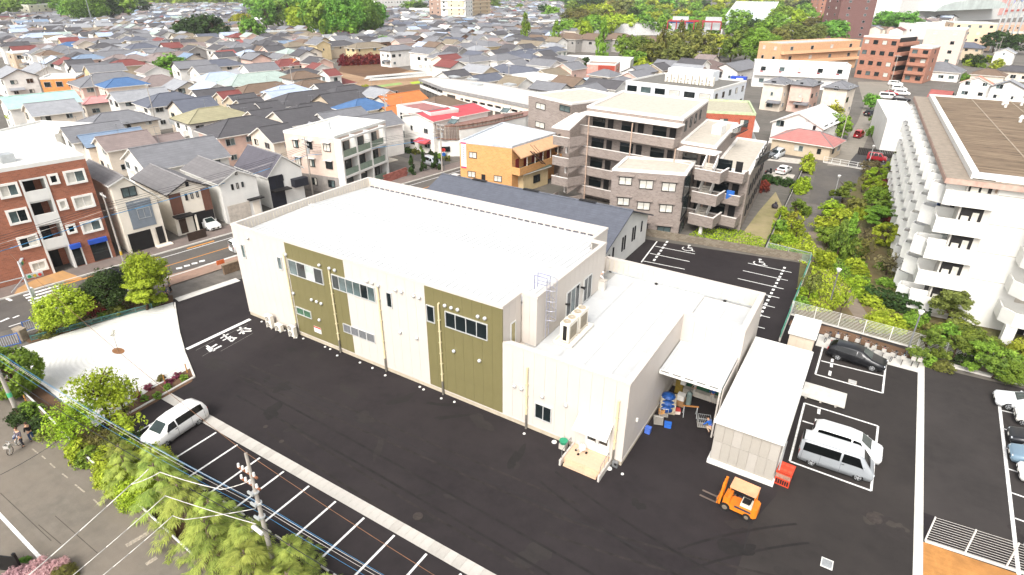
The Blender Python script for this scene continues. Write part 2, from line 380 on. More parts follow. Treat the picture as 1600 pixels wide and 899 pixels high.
for seg in (((370.5, 517), (385, 512)), ((375, 511.5), (381, 522)), ((381, 518), (393, 517.5)), ((379, 513.5), (392, 514.5)), ((374, 522), (380, 516))): sp(mb, *seg, 0.2)
struct('stop_character', mb, m_paint)
# entrance gutter
mb = MB(); a, b = P(276, 469), P(372, 437); strip(mb, a, b, 1.1, 0.012); struct('entrance_gutter', mb, m_concl)
mb = MB(); sp(mb, (278, 470.5), (340, 449.5), 0.2); struct('stop_line', mb, m_paint)
# right hand car park markings
def frame(px4, mid=None, wd=0.15):
    mb = MB(); q = [P(*p) for p in px4]
    for a, b in zip(q, q[1:] + q[:1]): strip(mb, a, b, wd, 0.005)
    if mid: strip(mb, P(*mid[0]), P(*mid[1]), wd, 0.0055)
    struct('parking_line', mb, m_paint)
frame(((1286, 542), (1274, 585), (1379, 614.5), (1384, 569)), ((1283, 564), (1381, 588)))
frame(((1257, 630), (1234, 721), (1361, 767), (1372, 666)), ((1254, 658), (1280, 666)))
mb = MB()
for (a, b) in (((1301, 561), (1300, 566)), ((1299.5, 568), (1299, 574)), ((1297.5, 580), (1296, 587)), ((1280, 639), (1279, 647)), ((1276, 655), (1275, 662))): sp(mb, a, b, 0.22)
struct('parking_line', mb, m_paint)
obj('concrete_band', MB().box(7.4, 7.9, 26, 60.4, -0.05, 0.015), m_concl, kind='structure')
mb = MB(); sp(mb, (1561, 628), (1592, 899), 0.22)
for (a, b) in (((1563, 641), (1600, 650)), ((1567, 670), (1600, 679)), ((1570, 700), (1600, 710)), ((1576, 733), (1600, 741)), ((1580, 770), (1600, 777)), ((1586, 810), (1600, 815))): sp(mb, a, b, 0.13)
struct('parking_line', mb, m_paint)
sheet('cycle_apron', [P(*q) for q in ((1280, 522), (1440, 566), (1437, 583), (1388, 570), (1372, 566), (1274, 540))], 0.008, m_concl, px=False)
sheet('cycle_bed', [P(*q) for q in ((1236, 500), (1300, 512), (1447, 556), (1442, 566), (1340, 537), (1232, 508))], 0.012, m_soil, px=False)
struct('lot_kerb', MB().prism([P(*q) for q in ((1440, 563), (1600, 603), (1600, 599), (1442, 559))], -0.02, 0.13), m_concl)
o = sheet('ochre_soil', [(7.9, 10), (40, 10), (40, 36.9), (7.9, 34.9)], 0.004, mat('#b27d45', 0.95, 'ground', '#94683a', var=0.25, sc_=1.5), px=False)
sheet('right_asphalt_edge', [(7.9, 34.9), (40, 36.9), (40, 37.6), (7.9, 37.6)], 0.0, m_asph, px=False)
# rear car park markings
mb = MB(); sp(mb, (1026.5, 377.5), (1002, 410), 0.16)
for (a, b) in (((1024, 385), (1086, 397)), ((1015.5, 396), (1077.5, 409)), ((1005, 408), (1070, 421))): sp(mb, a, b, 0.14)
bx0, by0 = P(1167, 411); bx1, by1 = P(1241, 425)
for k in range(7): strip(mb, (bx0 + 0.12, by0 - 2.55 * k), (bx0 + 5.1, by0 - 2.55 * k), 0.13, 0.005)
struct('parking_line', mb, m_paint)
mb = MB()
for k in range(20): strip(mb, (bx0 + 4.15, by0 + 1.2 - 0.98 * k), (bx0 + 4.15, by0 + 0.7 - 0.98 * k), 0.28, 0.0055)
a, b = Vector(P(1043, 377)), Vector(P(1020, 410))
for k in range(7): strip(mb, a.lerp(b, k / 7), a.lerp(b, (k + .6) / 7), 0.28, 0.0055)
struct('dashed_line', mb, m_paint)
def wheelchair(px, py, s, nm='disabled_symbol'):
    x, y = P(px, py); mb = MB(); q = [(math.cos(t), math.sin(t)) for t in [math.radians(150 + 22 * k) for k in range(11)]]
    for a, b in zip(q, q[1:]): strip(mb, (x + a[0] * s, y + a[1] * s), (x + b[0] * s, y + b[1] * s), s * 0.22, 0.006)
    for a, b in (((-0.2, 1.5), (0, 0.4)), ((0, 0.5), (0.9, 0.5)), ((0.9, 0.5), (1.2, -0.6)), ((1.2, -0.6), (1.7, -0.5)), ((-0.1, 1.0), (0.7, 1.0))): strip(mb, (x + a[0] * s, y + a[1] * s), (x + b[0] * s, y + b[1] * s), s * 0.22, 0.0065)
    mb.face([(x - 0.2 * s + 0.34 * s * math.cos(t), y + 2.0 * s + 0.34 * s * math.sin(t), 0.006) for t in [k * 0.785 for k in range(8)]]); struct(nm, mb, m_paint)
wheelchair(1074, 389, 0.62); wheelchair(1186, 411.5, 0.62)
# manholes, drains
mh = MB().tube((0, 0, 0), (0, 0, 0.02), 0.36, 0.36, 16).tube((0, 0, 0.018), (0, 0, 0.026), 0.3, 0.3, 16).mesh('manhole_cover', [mat('#3a332f', 0.7, var=0.25, sc_=6)])
for (px, py, lb) in ((1366, 810, 'round rusty manhole cover ringed by pale mud in front of the silver van'), (653, 807, 'round brown manhole cover alone in the dark yard nearest the slab strip'), (440, 690, 'small round manhole cover close to the slab strip'), (415, 667, 'round manhole cover in the yard left of the olive wall panels')):
    o = obj('manhole_cover', mh, loc=(*P(px, py), 0.0)); tag(o, lb, 'manhole cover')
    o.scale = (1.3, 1.3, 1) if px == 1366 else ((.9, .9, 1) if px == 653 else (.5, .5, 1))
def blob(name, x, y, rx, ry, z, m_, n_=30, jag=.22, an=0.0):
    ph = [rnd.uniform(0, 6.28) for _ in range(5)]; pts = []
    for k in range(n_):
        t = 6.2832 * k / n_; r = 1 + jag * sum(math.sin((j + 2) * t + ph[j]) / (j + 1.3) for j in range(5)); u, v = rx * r * math.cos(t), ry * r * math.sin(t); pts.append((x + u * math.cos(an) - v * math.sin(an), y + u * math.sin(an) + v * math.cos(an)))
    sheet(name, pts, z, m_, px=False)
ms_ = [mat(h, .92, 'ground', h2, sc_=2.5, var=.16) for h, h2 in (('#3f3934', '#332f2c'), ('#2d2927', '#292524'), ('#211e1d', '#262221'), ('#312c2a', '#2a2625'))]
for k, (px, py, rx, ry) in enumerate(((1364, 808, .75, .5), (1352, 800, .5, .3), (1384, 812, .6, .3), (1402, 822, .5, .35), (1412, 835, .35, .5), (1396, 838, .4, .2), (1376, 826, .3, .22))): blob('mud_stain', *P(px, py), rx, ry, .0022 + .0001 * k, ms_[0] if k in (0, 3) else ms_[3], jag=.4)
for k in range(34): blob('asphalt_stain', rnd.uniform(-46, 6), rnd.uniform(20, 30.4), rnd.uniform(.25, 1.3), rnd.uniform(.15, .7), .0023 + .00003 * k, ms_[1 + k % 2], jag=.35, an=rnd.uniform(0, 3))
for k in range(14): blob('asphalt_stain', rnd.uniform(8.5, 24), rnd.uniform(38, 57), rnd.uniform(.25, 1.0), rnd.uniform(.15, .5), .0023 + .00003 * k, ms_[3], jag=.35, an=rnd.uniform(0, 3))
m_tr = mat('#211d1c', .8, var=.3, sc_=1.2); m_tr2 = mat('#2d2826', .92, var=.3, sc_=1.2)
for k, (x, y, a, cv, L_) in enumerate(((-44, 24.5, 0.02, .001, 34), (-40, 22.6, -.02, -.001, 38), (-12, 24, .15, .012, 16), (-14, 27.5, -.3, .02, 14), (-8, 21, .6, -.02, 14), (-4, 26, .9, -.03, 9), (-34, 21, -.1, .004, 24))):
    mb = MB()
    for s in (-.72, .72):
        p = None
        for j in range(int(L_)):
            t = a + cv * j; x_, y_ = x + sum(math.cos(a + cv * i) for i in range(j)), y + sum(math.sin(a + cv * i) for i in range(j)); q_ = (x_ - s * math.sin(t), y_ + s * math.cos(t))
            if p: strip(mb, p, q_, .17, .0031 + .00005 * k)
            p = q_
    struct('tyre_track', mb, m_tr if k % 2 else m_tr2)
dg = thing('drain_grating', 'white square metal drain grating set into the dark asphalt at the bottom right', 'drain grating', (*P(1292, 881), 0.0))
obj('frame', MB().box(-0.32, 0.32, -0.36, -0.3, 0, 0.03).box(-0.32, 0.32, 0.3, 0.36, 0, 0.03).box(-0.32, -0.27, -0.3, 0.3, 0, 0.03).box(0.27, 0.32, -0.3, 0.3, 0, 0.03), m_white, dg)
for k in range(9): obj('bar', MB().box(-0.27, 0.27, -0.29 + k * 0.065, -0.255 + k * 0.065, 0, 0.024), m_galv, dg)
obj('pit', MB().box(-0.27, 0.27, -0.3, 0.3, 0.001, 0.008), m_dark, dg)
dg = thing('drain_grating', 'pale drain grating on the painted bay line in front of the black wagon', 'drain grating', (*P(1332, 597), 0.0), math.radians(0))
obj('frame', MB().box(-0.32, 0.32, -0.3, 0.3, 0, 0.012), m_conc, dg)
for k in range(8): obj('bar', MB().box(-0.27, 0.27, -0.26 + k * 0.065, -0.225 + k * 0.065, 0.012, 0.02), m_galv, dg)
dc = MB().tube((0, 0, 0), (0, 0, 0.05), 0.11, 0.10, 12).tube((0, 0, 0.05), (0, 0, 0.06), 0.07, 0.05, 12).mesh('ground_drain', [m_white])
for px, py in ((409, 503), (445, 517), (463, 528), (474, 529.5), (508, 542.5), (516, 546), (527, 556), (562.5, 567), (582, 575.5), (602, 587), (656, 605), (662, 609), (689.5, 623), (710, 628.5), (819, 678), (866, 691), (952, 732.5), (972.5, 741)):
    o = obj('ground_drain', dc, loc=(*P(px, py), 0.0)); o['category'] = 'drain cap'; o['group'] = 'white drain caps along the foot of the factory wall'; pend(o, 'small round white drain cap on the asphalt', *P(px, py))
    if px in (866, 952): o.scale = (1.8, 1.8, 1)
# fields
sheet('ploughed_field', [(536, 99), (592, 99), (640, 110), (585, 124), (528, 112)], 0.0, mat('#6b4f38', 0.95, 'ground', '#57402e', var=0.2, sc_=0.8))
sheet('bare_field', [(505, 108), (530, 111), (590, 124), (640, 110), (690, 118), (655, 130), (600, 148), (540, 130)], -0.008, mat('#a3876a', 0.95, 'ground', '#7d6047', var=0.2, sc_=0.7))
for k, (a, b) in enumerate((((573, 119.5), (671, 111.5)), ((580, 122), (676, 114.5)))):
    mb = MB(); x0, y0 = P(*a); x1, y1 = P(*b)
    for j in range(6): strip(mb, (x0 + j * 0.9, y0 - j * 1.2), (x1 + j * 0.9, y1 - j * 1.2), 0.9, 0.05 + 0.004 * (j % 2))
    struct('field_sheeting', mb, m_white)
sheet('vegetable_rows', [(588, 134), (625, 129), (630, 132), (594, 137)], 0.03, mat('#8fa35f', 0.95, 'ground', '#7a8a58', sc_=1.0))
sheet('vegetable_rows', [(640, 129), (660, 126), (662, 130), (644, 132)], 0.03, mat('#a3b530', 0.95, 'ground', '#8c9c38', sc_=1.0))
sheet('ploughed_field', [(596, 140), (640, 132), (660, 133), (655, 140), (610, 146)], 0.0, mat('#6b4f38', 0.95, 'ground', '#57402e', var=0.2, sc_=0.8))
# ground on the right
sheet('garden_lawn', [(-3.6, 61.2), (30, 58.6), (30, 66), (7, 72), (2.6, 128), (-5.5, 128), (-5.2, 76)], 0.004, mat('#5a5a34', 0.95, 'ground', '#6e5a42', var=0.25, sc_=1.0), px=False)
sheet('garden_path', [(1262, 362), (1278, 362), (1290, 400), (1300, 425), (1336, 462), (1362, 502), (1338, 500), (1312, 462), (1278, 420)], 0.012, mat('#85786a', 0.95, 'ground', '#75695c', sc_=1.2))
sheet('asphalt_pad', [(1278, 258), (1352, 263), (1330, 300), (1308, 322), (1262, 318)], 0.012, m_aspo)
sheet('rough_ground', [(1130, 375), (1196, 395), (1226, 330), (1212, 300), (1186, 330), (1160, 365)], 0.004, mat('#7d7850', 0.95, 'ground', '#a09070', var=0.25, sc_=1.0))
sheet('residents_car_park', [(1190, 288), (1246, 292), (1268, 238), (1215, 228), (1196, 250)], 0.006, m_aspo)
mb = MB()
for (a, b) in (((1200, 247), (1253, 253)), ((1196, 272), (1240, 278))): strip(mb, P(*a), P(*b), 4.2, 0.011)
struct('concrete_pad', mb, m_conc)
sheet('lane_between_houses', [(1292, 260), (1318, 262), (1345, 240), (1360, 205), (1375, 180), (1400, 150), (1398, 128), (1340, 128), (1350, 165), (1340, 190), (1325, 215), (1300, 240)], 0.006, mat('#8a8378', 0.92, 'ground', '#7a746a', sc_=1.0))
sheet('visitor_bay', [(1320, 262), (1345, 264), (1405, 262), (1405, 246), (1338, 240)], 0.01, m_aspm)
sheet('entrance_paving', [(1530, 540), (1600, 556), (1600, 600), (1500, 575), (1500, 545)], 0.01, mat('#a89684', 0.92, 'ground', '#97897a', sc_=1.2))
sheet('side_car_park', [(600, 238), (690, 262), (705, 258), (700, 248), (608, 226)], 0.0, m_aspm)
# ================================================================ BUILDING HELPERS
def inset(poly, d):
    n = len(poly); a = sum(poly[k][0] * poly[(k + 1) % n][1] - poly[(k + 1) % n][0] * poly[k][1] for k in range(n))
    s = 1 if a > 0 else -1; L = []
    for k in range(n):
        p, q = Vector(poly[k]), Vector(poly[(k + 1) % n]); e = (q - p).normalized(); nn = Vector((-e.y, e.x)) * s
        L.append((p + nn * d, e))
    out = []
    for k in range(n):
        p, e = L[k - 1]; q, f = L[k]; den = e.x * f.y - e.y * f.x
        if abs(den) < 1e-6: out.append(tuple(q)); continue
        t = ((q.x - p.x) * f.y - (q.y - p.y) * f.x) / den; out.append(tuple(p + e * t))
    return out
def ring(mb, poly, d, z0, z1, m=0, skip=()):
    inn = inset(poly, d); n = len(poly)
    for k in range(n):
        if k in skip: continue
        j = (k + 1) % n; mb.prism([poly[k], poly[j], inn[j], inn[k]], z0, z1, m)
    return mb
def rel(t, p): return (p[0] - t.location.x, p[1] - t.location.y, p[2] - t.location.z)
def relp(t, poly): return [(x - t.location.x, y - t.location.y) for x, y in poly]
_W = {}
def winmesh(kind, w_, h, n=2, fm=None, gm=None):
    w_ = round(w_, 1) or 0.1; h = round(h, 1) or 0.1
    key = (kind, w_, h, n, fm, gm)
    if key in _W: return _W[key]
    mb = MB(); t = 0.07
    if kind == 'frame':
        mb.box(-w_ / 2, w_ / 2, -0.06, 0.05, -h / 2, -h / 2 + t).box(-w_ / 2, w_ / 2, -0.06, 0.05, h / 2 - t, h / 2)
        mb.box(-w_ / 2, -w_ / 2 + t, -0.06, 0.05, -h / 2 + t, h / 2 - t).box(w_ / 2 - t, w_ / 2, -0.06, 0.05, -h / 2 + t, h / 2 - t)
        for k in range(1, n): x = -w_ / 2 + w_ * k / n; mb.box(x - 0.03, x + 0.03, -0.05, 0.05, -h / 2 + t, h / 2 - t)
        r = mb.mesh('window_frame', [fm])
    elif kind == 'pane':
        mb.box(-w_ / 2, w_ / 2, -0.012, 0.012, -h / 2, h / 2); r = mb.mesh('pane', [gm])
    else:                                     # small far window: frame and glass in one
        mb.box(-w_ / 2, w_ / 2, -0.05, 0.03, -h / 2, h / 2, 0).box(-w_ / 2 + t, w_ / 2 - t, -0.06, 0.0, -h / 2 + t, h / 2 - t, 1)
        r = mb.mesh('window', [fm, gm])
    _W[key] = r; return r
def window(parent, c, rz, w_, h, n=2, fm=None, gms=None, far=False):
    fm = fm or m_galv; gms = gms or [m_glass, m_glass, m_glassl, m_curt]
    w_, h = max(0.3, round(w_, 1)), max(0.3, round(h, 1))
    if far:
        return obj('window', winmesh('far', w_, h, 1, fm, rnd.choice(gms)), parent=parent, loc=c, rz=rz)
    o = obj('window', winmesh('frame', w_, h, n, fm), parent=parent, loc=c, rz=rz)
    pw, ph = (w_ - 0.14) / n, h - 0.16
    for k in range(n):
        pm = _W.setdefault(('p', round(pw, 2), round(ph, 2), id(g_ := rnd.choice(gms))), None)
        if pm is None:
            pm = MB().box(-pw / 2 + 0.01, pw / 2 - 0.01, -0.012, 0.012, -ph / 2, ph / 2).mesh('pane', [g_]); _W[('p', round(pw, 2), round(ph, 2), id(g_))] = pm
        obj('pane', pm, parent=o, loc=(-w_ / 2 + 0.07 + pw * (k + 0.5), 0.005 - 0.02 * (k % 2), 0))
    return o
def wallpt(px, py, A, B):
    d = Vector(ray(px, py)); e = Vector((B[0] - A[0], B[1] - A[1])); nn = Vector((e.y, -e.x))
    t = (nn.x * A[0] + nn.y * A[1]) / (nn.x * d.x + nn.y * d.y)
    return Vector((d.x * t, d.y * t, H + d.z * t))
def pxwin(t, A, B, TL, BR, n=2, fm=None, gms=None, far=False, name=None):
    """a window on the wall over the ground line A-B (A left, B right, seen from outside), between two pixels"""
    p, q = wallpt(*TL, A, B), wallpt(*BR, A, B); u = Vector((B[0] - A[0], B[1] - A[1])).normalized()
    rz = math.atan2(u.y, u.x); out = Vector((u.y, -u.x, 0)) * 0.03; c = (p + q) / 2 + out
    return window(t, rel(t, c), rz, abs((q - p).xy.dot(u)), abs(p.z - q.z), n, fm, gms, far)
def block(name, label, cat, poly, z1, wm, rm, cm=None, z0=0.0, par=0.35, cw=0.28, t=None, group=None):
    if t is None: t = thing(name, label, cat, (*poly[0], 0), 0, group)
    pp = relp(t, poly)
    obj('wall', MB().prism(pp, z0, z1 - 0.02), wm, t)
    mb = MB().prism(inset(pp, cw + 0.003), z1 - 0.05, z1); obj('roof', mb, rm, t)
    if cm: obj('coping', ring(MB(), inset(pp, -0.04), cw + 0.04, z1 - 0.12, z1 + par), cm, t)
    return t

# ================================================================ THE FACTORY
m_panel = mat('#c2bab1', 0.55, var=0.035, sc_=0.5); m_olive = mat('#706946', 0.55, var=0.05, sc_=0.7); m_roofw = mat('#bdbebd', 0.5, var=0.08, sc_=0.25)
m_seal = mat('#bcb3a7', 0.7); m_seal2 = mat('#4d4428', 0.7)
X0, X1, XL, XR = -50.5, -20.0, -10.15, -5.4; Y0, Y1 = 31.1, 49.4; XN, YN = -18.65, 33.7
ZT, ZL, ZR = 9.85, 7.0, 5.95
fb = thing('factory', 'large cream and olive metal-clad factory with white roofs in the middle of the yard', 'factory', (X0, Y0, 0))
def fx(x): return x - X0
def fy(y): return y - Y0
fb_add = lambda name, mb, m_, **k: obj(name, mb, m_, fb, **k)
fb_add('frame', MB().prism([(fx(X0 + .1), fy(Y0 + .1)), (fx(X1 - .1), fy(Y0 + .1)), (fx(X1 - .1), fy(YN + .1)), (fx(XN - .1), fy(YN + .1)), (fx(XN - .1), fy(46)), (fx(X1 - .1), fy(46)), (fx(X1 - .1), fy(Y1 - .1)), (fx(X0 + .1), fy(Y1 - .1))], 0.02, 8.7)
       .prism([(fx(X1 - .12), fy(Y0 + .1)), (fx(XL - .1), fy(Y0 + .1)), (fx(XL - .1), fy(42.4)), (fx(XR - .1), fy(42.4)), (fx(XR - .1), fy(Y1 - .1)), (fx(X1 - .12), fy(Y1 - .1))], 0.02, 5.5), m_seal)
def panels(a, b, z0, z1, pitch, m_of, nm='wall_panel'):
    a = Vector(a); b = Vector(b); L = (b - a).length; u = (b - a) / L; n = max(1, round(L / pitch)); p_ = L / n; cache = {}
    for k in range(n):
        m_ = m_of(a + u * (k + .5) * p_)
        if m_ not in cache: cache[m_] = MB().box(0.006, p_ - 0.006, -0.0, 0.105, z0, z1).mesh('wall_panel', [m_])
        q = a + u * k * p_; fb_add(nm, cache[m_], None, loc=(fx(q.x), fy(q.y), 0), rz=math.atan2(u.y, u.x))
def front_m(p): return m_olive if -43.05 < p.x < -35.75 or -27.1 < p.x < -20 else m_panel
for a, b in ((X0, -43.05), (-43.05, -35.75), (-35.75, -27.1), (-27.1, X1)): panels((a, Y0), (b, Y0), 0.45, 9.62, 0.915, front_m)
cm_ = lambda p: m_panel
fb_add('panel_backing', MB().box(fx(-43.05), fx(-35.75), .09, .0995, .45, 9.6).box(fx(-27.1), fx(X1) - .11, .09, .0995, .45, 9.6), m_seal2)
panels((X1, Y0 + .002), (XL, Y0 + .002), 0.45, 6.86, 0.9, cm_); panels((XL, Y0 + .1), (XL, 42.3), 0.45, 6.86, 0.95, cm_)
panels((X1, Y0 + .1), (X1, YN), 5.6, 9.62, 0.95, cm_); panels((X1 + .1, YN), (XN, YN), 5.6, 9.62, 0.7, cm_)
panels((XN, YN + .1), (XN, 46), 5.6, 9.62, 0.9, cm_); panels((X1, 46), (X1, Y1), 5.6, 9.62, 0.9, cm_)
panels((XL, 42.3), (XR, 42.3), 0.45, 6.86, 0.9, cm_); panels((XR, 42.4), (XR, Y1), 0.45, 6.86, 0.9, cm_)
panels((X0, Y1), (X0, Y0 + .1), 0.45, 9.62, 0.915, cm_)
panels((XR, Y1), (X0, Y1), 0.45, 6.9, 0.95, cm_)
fb_add('plinth', MB().box(fx(X0) + .02, fx(XL) - .02, 0.04, 0.14, 0, 0.44).box(fx(XL) - .12, fx(XL) - .02, 0.15, fy(42.3), 0, 0.44).box(fx(XL), fx(XR) - .02, fy(42.34), fy(42.45), 0, 0.44).box(fx(X0) + .02, fx(X0) + .12, .15, fy(Y1) - .1, 0, .44), mat('#b3a793', 0.85, var=0.1))
fb_add('plinth_cap', MB().box(fx(X0) - .02, fx(XL) + .02, -0.03, 0.02, 0.40, 0.46).box(fx(XL) - .02, fx(XL) + .03, 0.03, fy(42.3), 0.40, 0.46), m_panel)
# roofs
tall = [(X0, Y0), (X1, Y0), (X1, YN), (XN, YN), (XN, 46), (X1, 46), (X1, Y1), (X0, Y1)]
fb_add('roof_deck', MB().box(fx(X0 + .3), fx(X1 - .1), fy(Y0 + .3), fy(Y1 - .3), 8.7, 8.78).box(fx(X1 - .1), fx(XN - .1), fy(YN + .1), fy(45.9), 8.7, 8.78), m_roofw)
k0 = MB().box(0.001, 0.599, 0, 8.85, 0, 0.05).box(0.27, 0.33, 0, 8.85, 0.05, 0.085).mesh('roof_sheet', [m_roofw])
nr = int((XN - X0 - 0.9) / 0.6)
for k in range(nr):
    for y_, sg in ((Y0 + .32, 1), (40.3, -1)):
        nz_ = X0 + .34 + k * .6 > X1 - .7
        o = fb_add('roof_sheet', k0, None, loc=(fx(X0 + .34 + k * 0.6), fy((YN + .3) if nz_ and sg > 0 else y_), (8.86 if nz_ else 8.78) if sg > 0 else 9.1)); o.rotation_euler = (0.036 * sg, 0, 0)
        if nz_: o.scale = (1, .78 if sg > 0 else .62, 1)
fb_add('ridge_cap', MB().box(fx(X0 + .32), fx(XN - .33), fy(39.98), fy(40.46), 9.16, 9.23), mat('#b9b9b6', 0.5, var=.05))
for k in range(38): fb_add('gutter_slot', MB().box(fx(X0 + .6 + k * .78), fx(X0 + 1.12 + k * .78), fy(Y1 - .42), fy(Y1 - .301), 8.79, 8.95), mat('#57555c', 0.6))
fb_add('coping', ring(MB(), [(fx(x), fy(y)) for x, y in inset(tall, -0.04)], 0.34, 9.64, ZT), m_panel)
mb = MB()
for k in range(84): x = fx(X0 + .5 + k * 0.36); mb.box(x, x + 0.06, fy(Y1 - .30) - .03, fy(Y1 - .30), 9.0, 9.64)
for k in range(48): y = fy(Y0 + .5 + k * 0.37); mb.box(fx(X0 + .30), fx(X0 + .33), y, y + 0.06, 8.85, 9.64)
fb_add('parapet_rib', mb, mat('#cfc6b4', 0.6), kind='stuff')
fb_add('parapet', MB().box(fx(X0 + .1), fx(X1 - .1), fy(Y1 - .3), fy(Y1 - .1), 8.7, 9.64).box(fx(X0 + .1), fx(X0 + .3), fy(Y0 + .1), fy(Y1 - .3), 8.7, 9.64).box(fx(X0 + .3), fx(X1 - .1), fy(Y0 + .1), fy(Y0 + .28), 8.7, 9.64), m_panel)
low = [(X1 + .11, Y0), (XL, Y0), (XL, 42.3), (XR, 42.3), (XR, Y1), (X1 + .11, Y1)]
fb_add('roof_deck', MB().prism([(fx(x), fy(y)) for x, y in inset(low, 0.3)], 5.5, 5.58), mat('#a3a29e', 0.8))
c0 = MB().box(0.015, 2.115, 0.015, 2.985, 0, 0.02).mesh('roof_sheet', [m_roofw])
for i in range(4):
    for j in range(6):
        x, y = -18.72 + i * 2.13, Y0 + .32 + j * 3.0
        if x < XN + 2 and not (y < YN - 3): x = max(x, XN + .02)
        fb_add('roof_sheet', c0, None, loc=(fx(x), fy(y), 5.58))
for i in range(2):
    for j in range(2): fb_add('roof_sheet', c0, None, loc=(fx(-10.1 + i * 2.13), fy(42.75 + j * 3.0), 5.58))
fb_add('coping', ring(MB(), [(fx(x), fy(y)) for x, y in inset(low, -0.04)], 0.46, 6.88, ZL, 0, (5,)), m_panel)
fb_add('parapet', MB().box(fx(X1 + .3), fx(XR - .1), fy(Y1 - .4), fy(Y1 - .1), 5.5, 6.88).box(fx(XR - .42), fx(XR - .1), fy(42.4), fy(Y1 - .4), 5.5, 6.88)
       .box(fx(X1 + .3), fx(XL - .1), fy(Y0 + .1), fy(Y0 + .3), 5.5, 6.88).box(fx(XL - .42), fx(XL - .1), fy(Y0 + .3), fy(42.4), 5.5, 6.88), m_panel)
mb = MB()
for k in range(30): x = fx(X1 + .6 + k * 0.48); mb.box(x, x + 0.08, fy(Y1 - .44), fy(Y1 - .4), 5.75, 6.86)
fb_add('parapet_rib', mb, mat('#cfc6b4', 0.6), kind='stuff')
fb_add('flashing', MB().box(fx(X1 + .5), fx(XR - .45), fy(Y1 - .46), fy(Y1 - .401), 5.61, 5.74), m_galv)
for x, y in ((-19.2, 49.0), (-14.6, 48.8), (-8.4, 48.8)): fb_add('roof_drain', MB().box(fx(x) - .12, fx(x) + .12, fy(y) - .1, fy(y) + .1, 5.615, 5.71), m_dark)
# windows and louvres of the front
mw = mat('#c9c9c6', 0.4, metal=0.3, var=0.04)
room = [m_glass, m_glassl, mat('#b9c2bd', 0.15, var=0.3, sc_=0.8), m_glass]
A, B = (X0, Y0), (XL, Y0)
for TL, BR, n, gm in (((376, 381), (386, 404), 1, [m_glassl]), ((432.5, 400), (443.5, 423), 1, [m_glassl]), ((450, 404), (507, 446), 4, room), ((518, 428), (588, 473), 6, room), ((603, 455.5), (614.5, 482), 1, [m_glass]),
                      ((666, 475.5), (680.5, 505.5), 1, [m_glass]), ((695.5, 485), (762.5, 533), 4, [m_glass]), ((463, 478), (488, 499), 2, [mat('#4f6f58', 0.1, var=0.3, sc_=2, spec=0.8)]), ((836, 628), (862, 662), 2, [m_glass])):
    pxwin(fb, A, B, TL, BR, n, mw, gm)
p, q = wallpt(536, 504.5, A, B), wallpt(587, 537, A, B); wv_ = (q.x - p.x) / 4
for k in range(4):
    x = p.x + k * wv_; lv = fb_add('louvre', MB().box(0, wv_, -0.05, 0.02, 0, 0.05).box(0, wv_, -0.05, 0.02, .83, .88).box(0, 0.05, -0.05, 0.02, .05, .83).box(wv_ - .05, wv_, -0.05, 0.02, 0.05, .83), mw, loc=(fx(x), -0.02, q.z))
    bl = MB().box(0.05, wv_ - .05, -0.03, 0.01, 0, 0.045).mesh('slat', [mat('#8f9092', 0.5, metal=0.4)])
    for j in range(9): obj('slat', bl, parent=lv, loc=(0, 0, 0.08 + j * 0.083))
    obj('back', MB().box(.05, wv_ - .05, 0.012, 0.018, .05, .83), m_dark, lv)
p, q = wallpt(490.5, 509, A, B), wallpt(503, 522.5, A, B)
sg = fb_add('notice', MB().box(0, q.x - p.x, -0.03, 0, 0, p.z - q.z), m_white, loc=(fx(p.x), 0, q.z), label='white notice with a red heading on the olive wall')
obj('heading', MB().box(0, q.x - p.x, -0.036, -0.031, (p.z - q.z) - .14, p.z - q.z), m_red, sg)
vc = MB().tube((0, 0, 0), (0, -0.14, 0), 0.13, 0.15, 12).ell((0, -0.14, 0), (0.15, 0.09, 0.15), 12, 4).mesh('vent_cap', [mat('#cfcfcd', 0.35, metal=0.4)], True)
for v in ((447.5, 397.5), (500, 414), (515.5, 419), (524, 422), (574, 439), (582.5, 442), (592, 446), (459.5, 458), (488, 468), (496, 471), (503, 474), (500, 499.5), (619, 453), (628, 456), (647, 462), (656, 465), (626, 519), (652, 528), (696, 477), (706, 480.5), (716, 483.5), (747.5, 494), (758.5, 497), (710, 548), (750, 563), (848, 619), (884.5, 633), (804.5, 602.5), (815.5, 607), (400, 500), (388, 372)):
    p = wallpt(*v, A, B); fb_add('vent_cap', vc, None, loc=(fx(p.x), 0, p.z))
m_dsp = mat('#c9bd98', 0.6, var=0.06)
for x, zt in ((-43.2, 8.48), (-37.5, 8.47), (-31.94, 8.35), (-25.72, 8.41), (-17.82, 5.45), (-10.75, 5.4)):
    d = fb_add('downspout', MB().tube((0, -.12, 1.35), (0, -.12, zt), 0.075, n=8).tube((0, -.12, zt), (0, 0.02, zt + .06), 0.075, n=8), m_dsp, loc=(fx(x), 0, 0), smooth=False)
    obj('lower_pipe', MB().tube((0, -.12, 0), (0, -.12, 1.35), 0.085, n=8), mat('#6f6a61', 0.6), d)
    for z in range(2, int(zt)): obj('bracket', MB().box(-.1, .1, -.2, 0, z, z + .05), m_dsp, d)
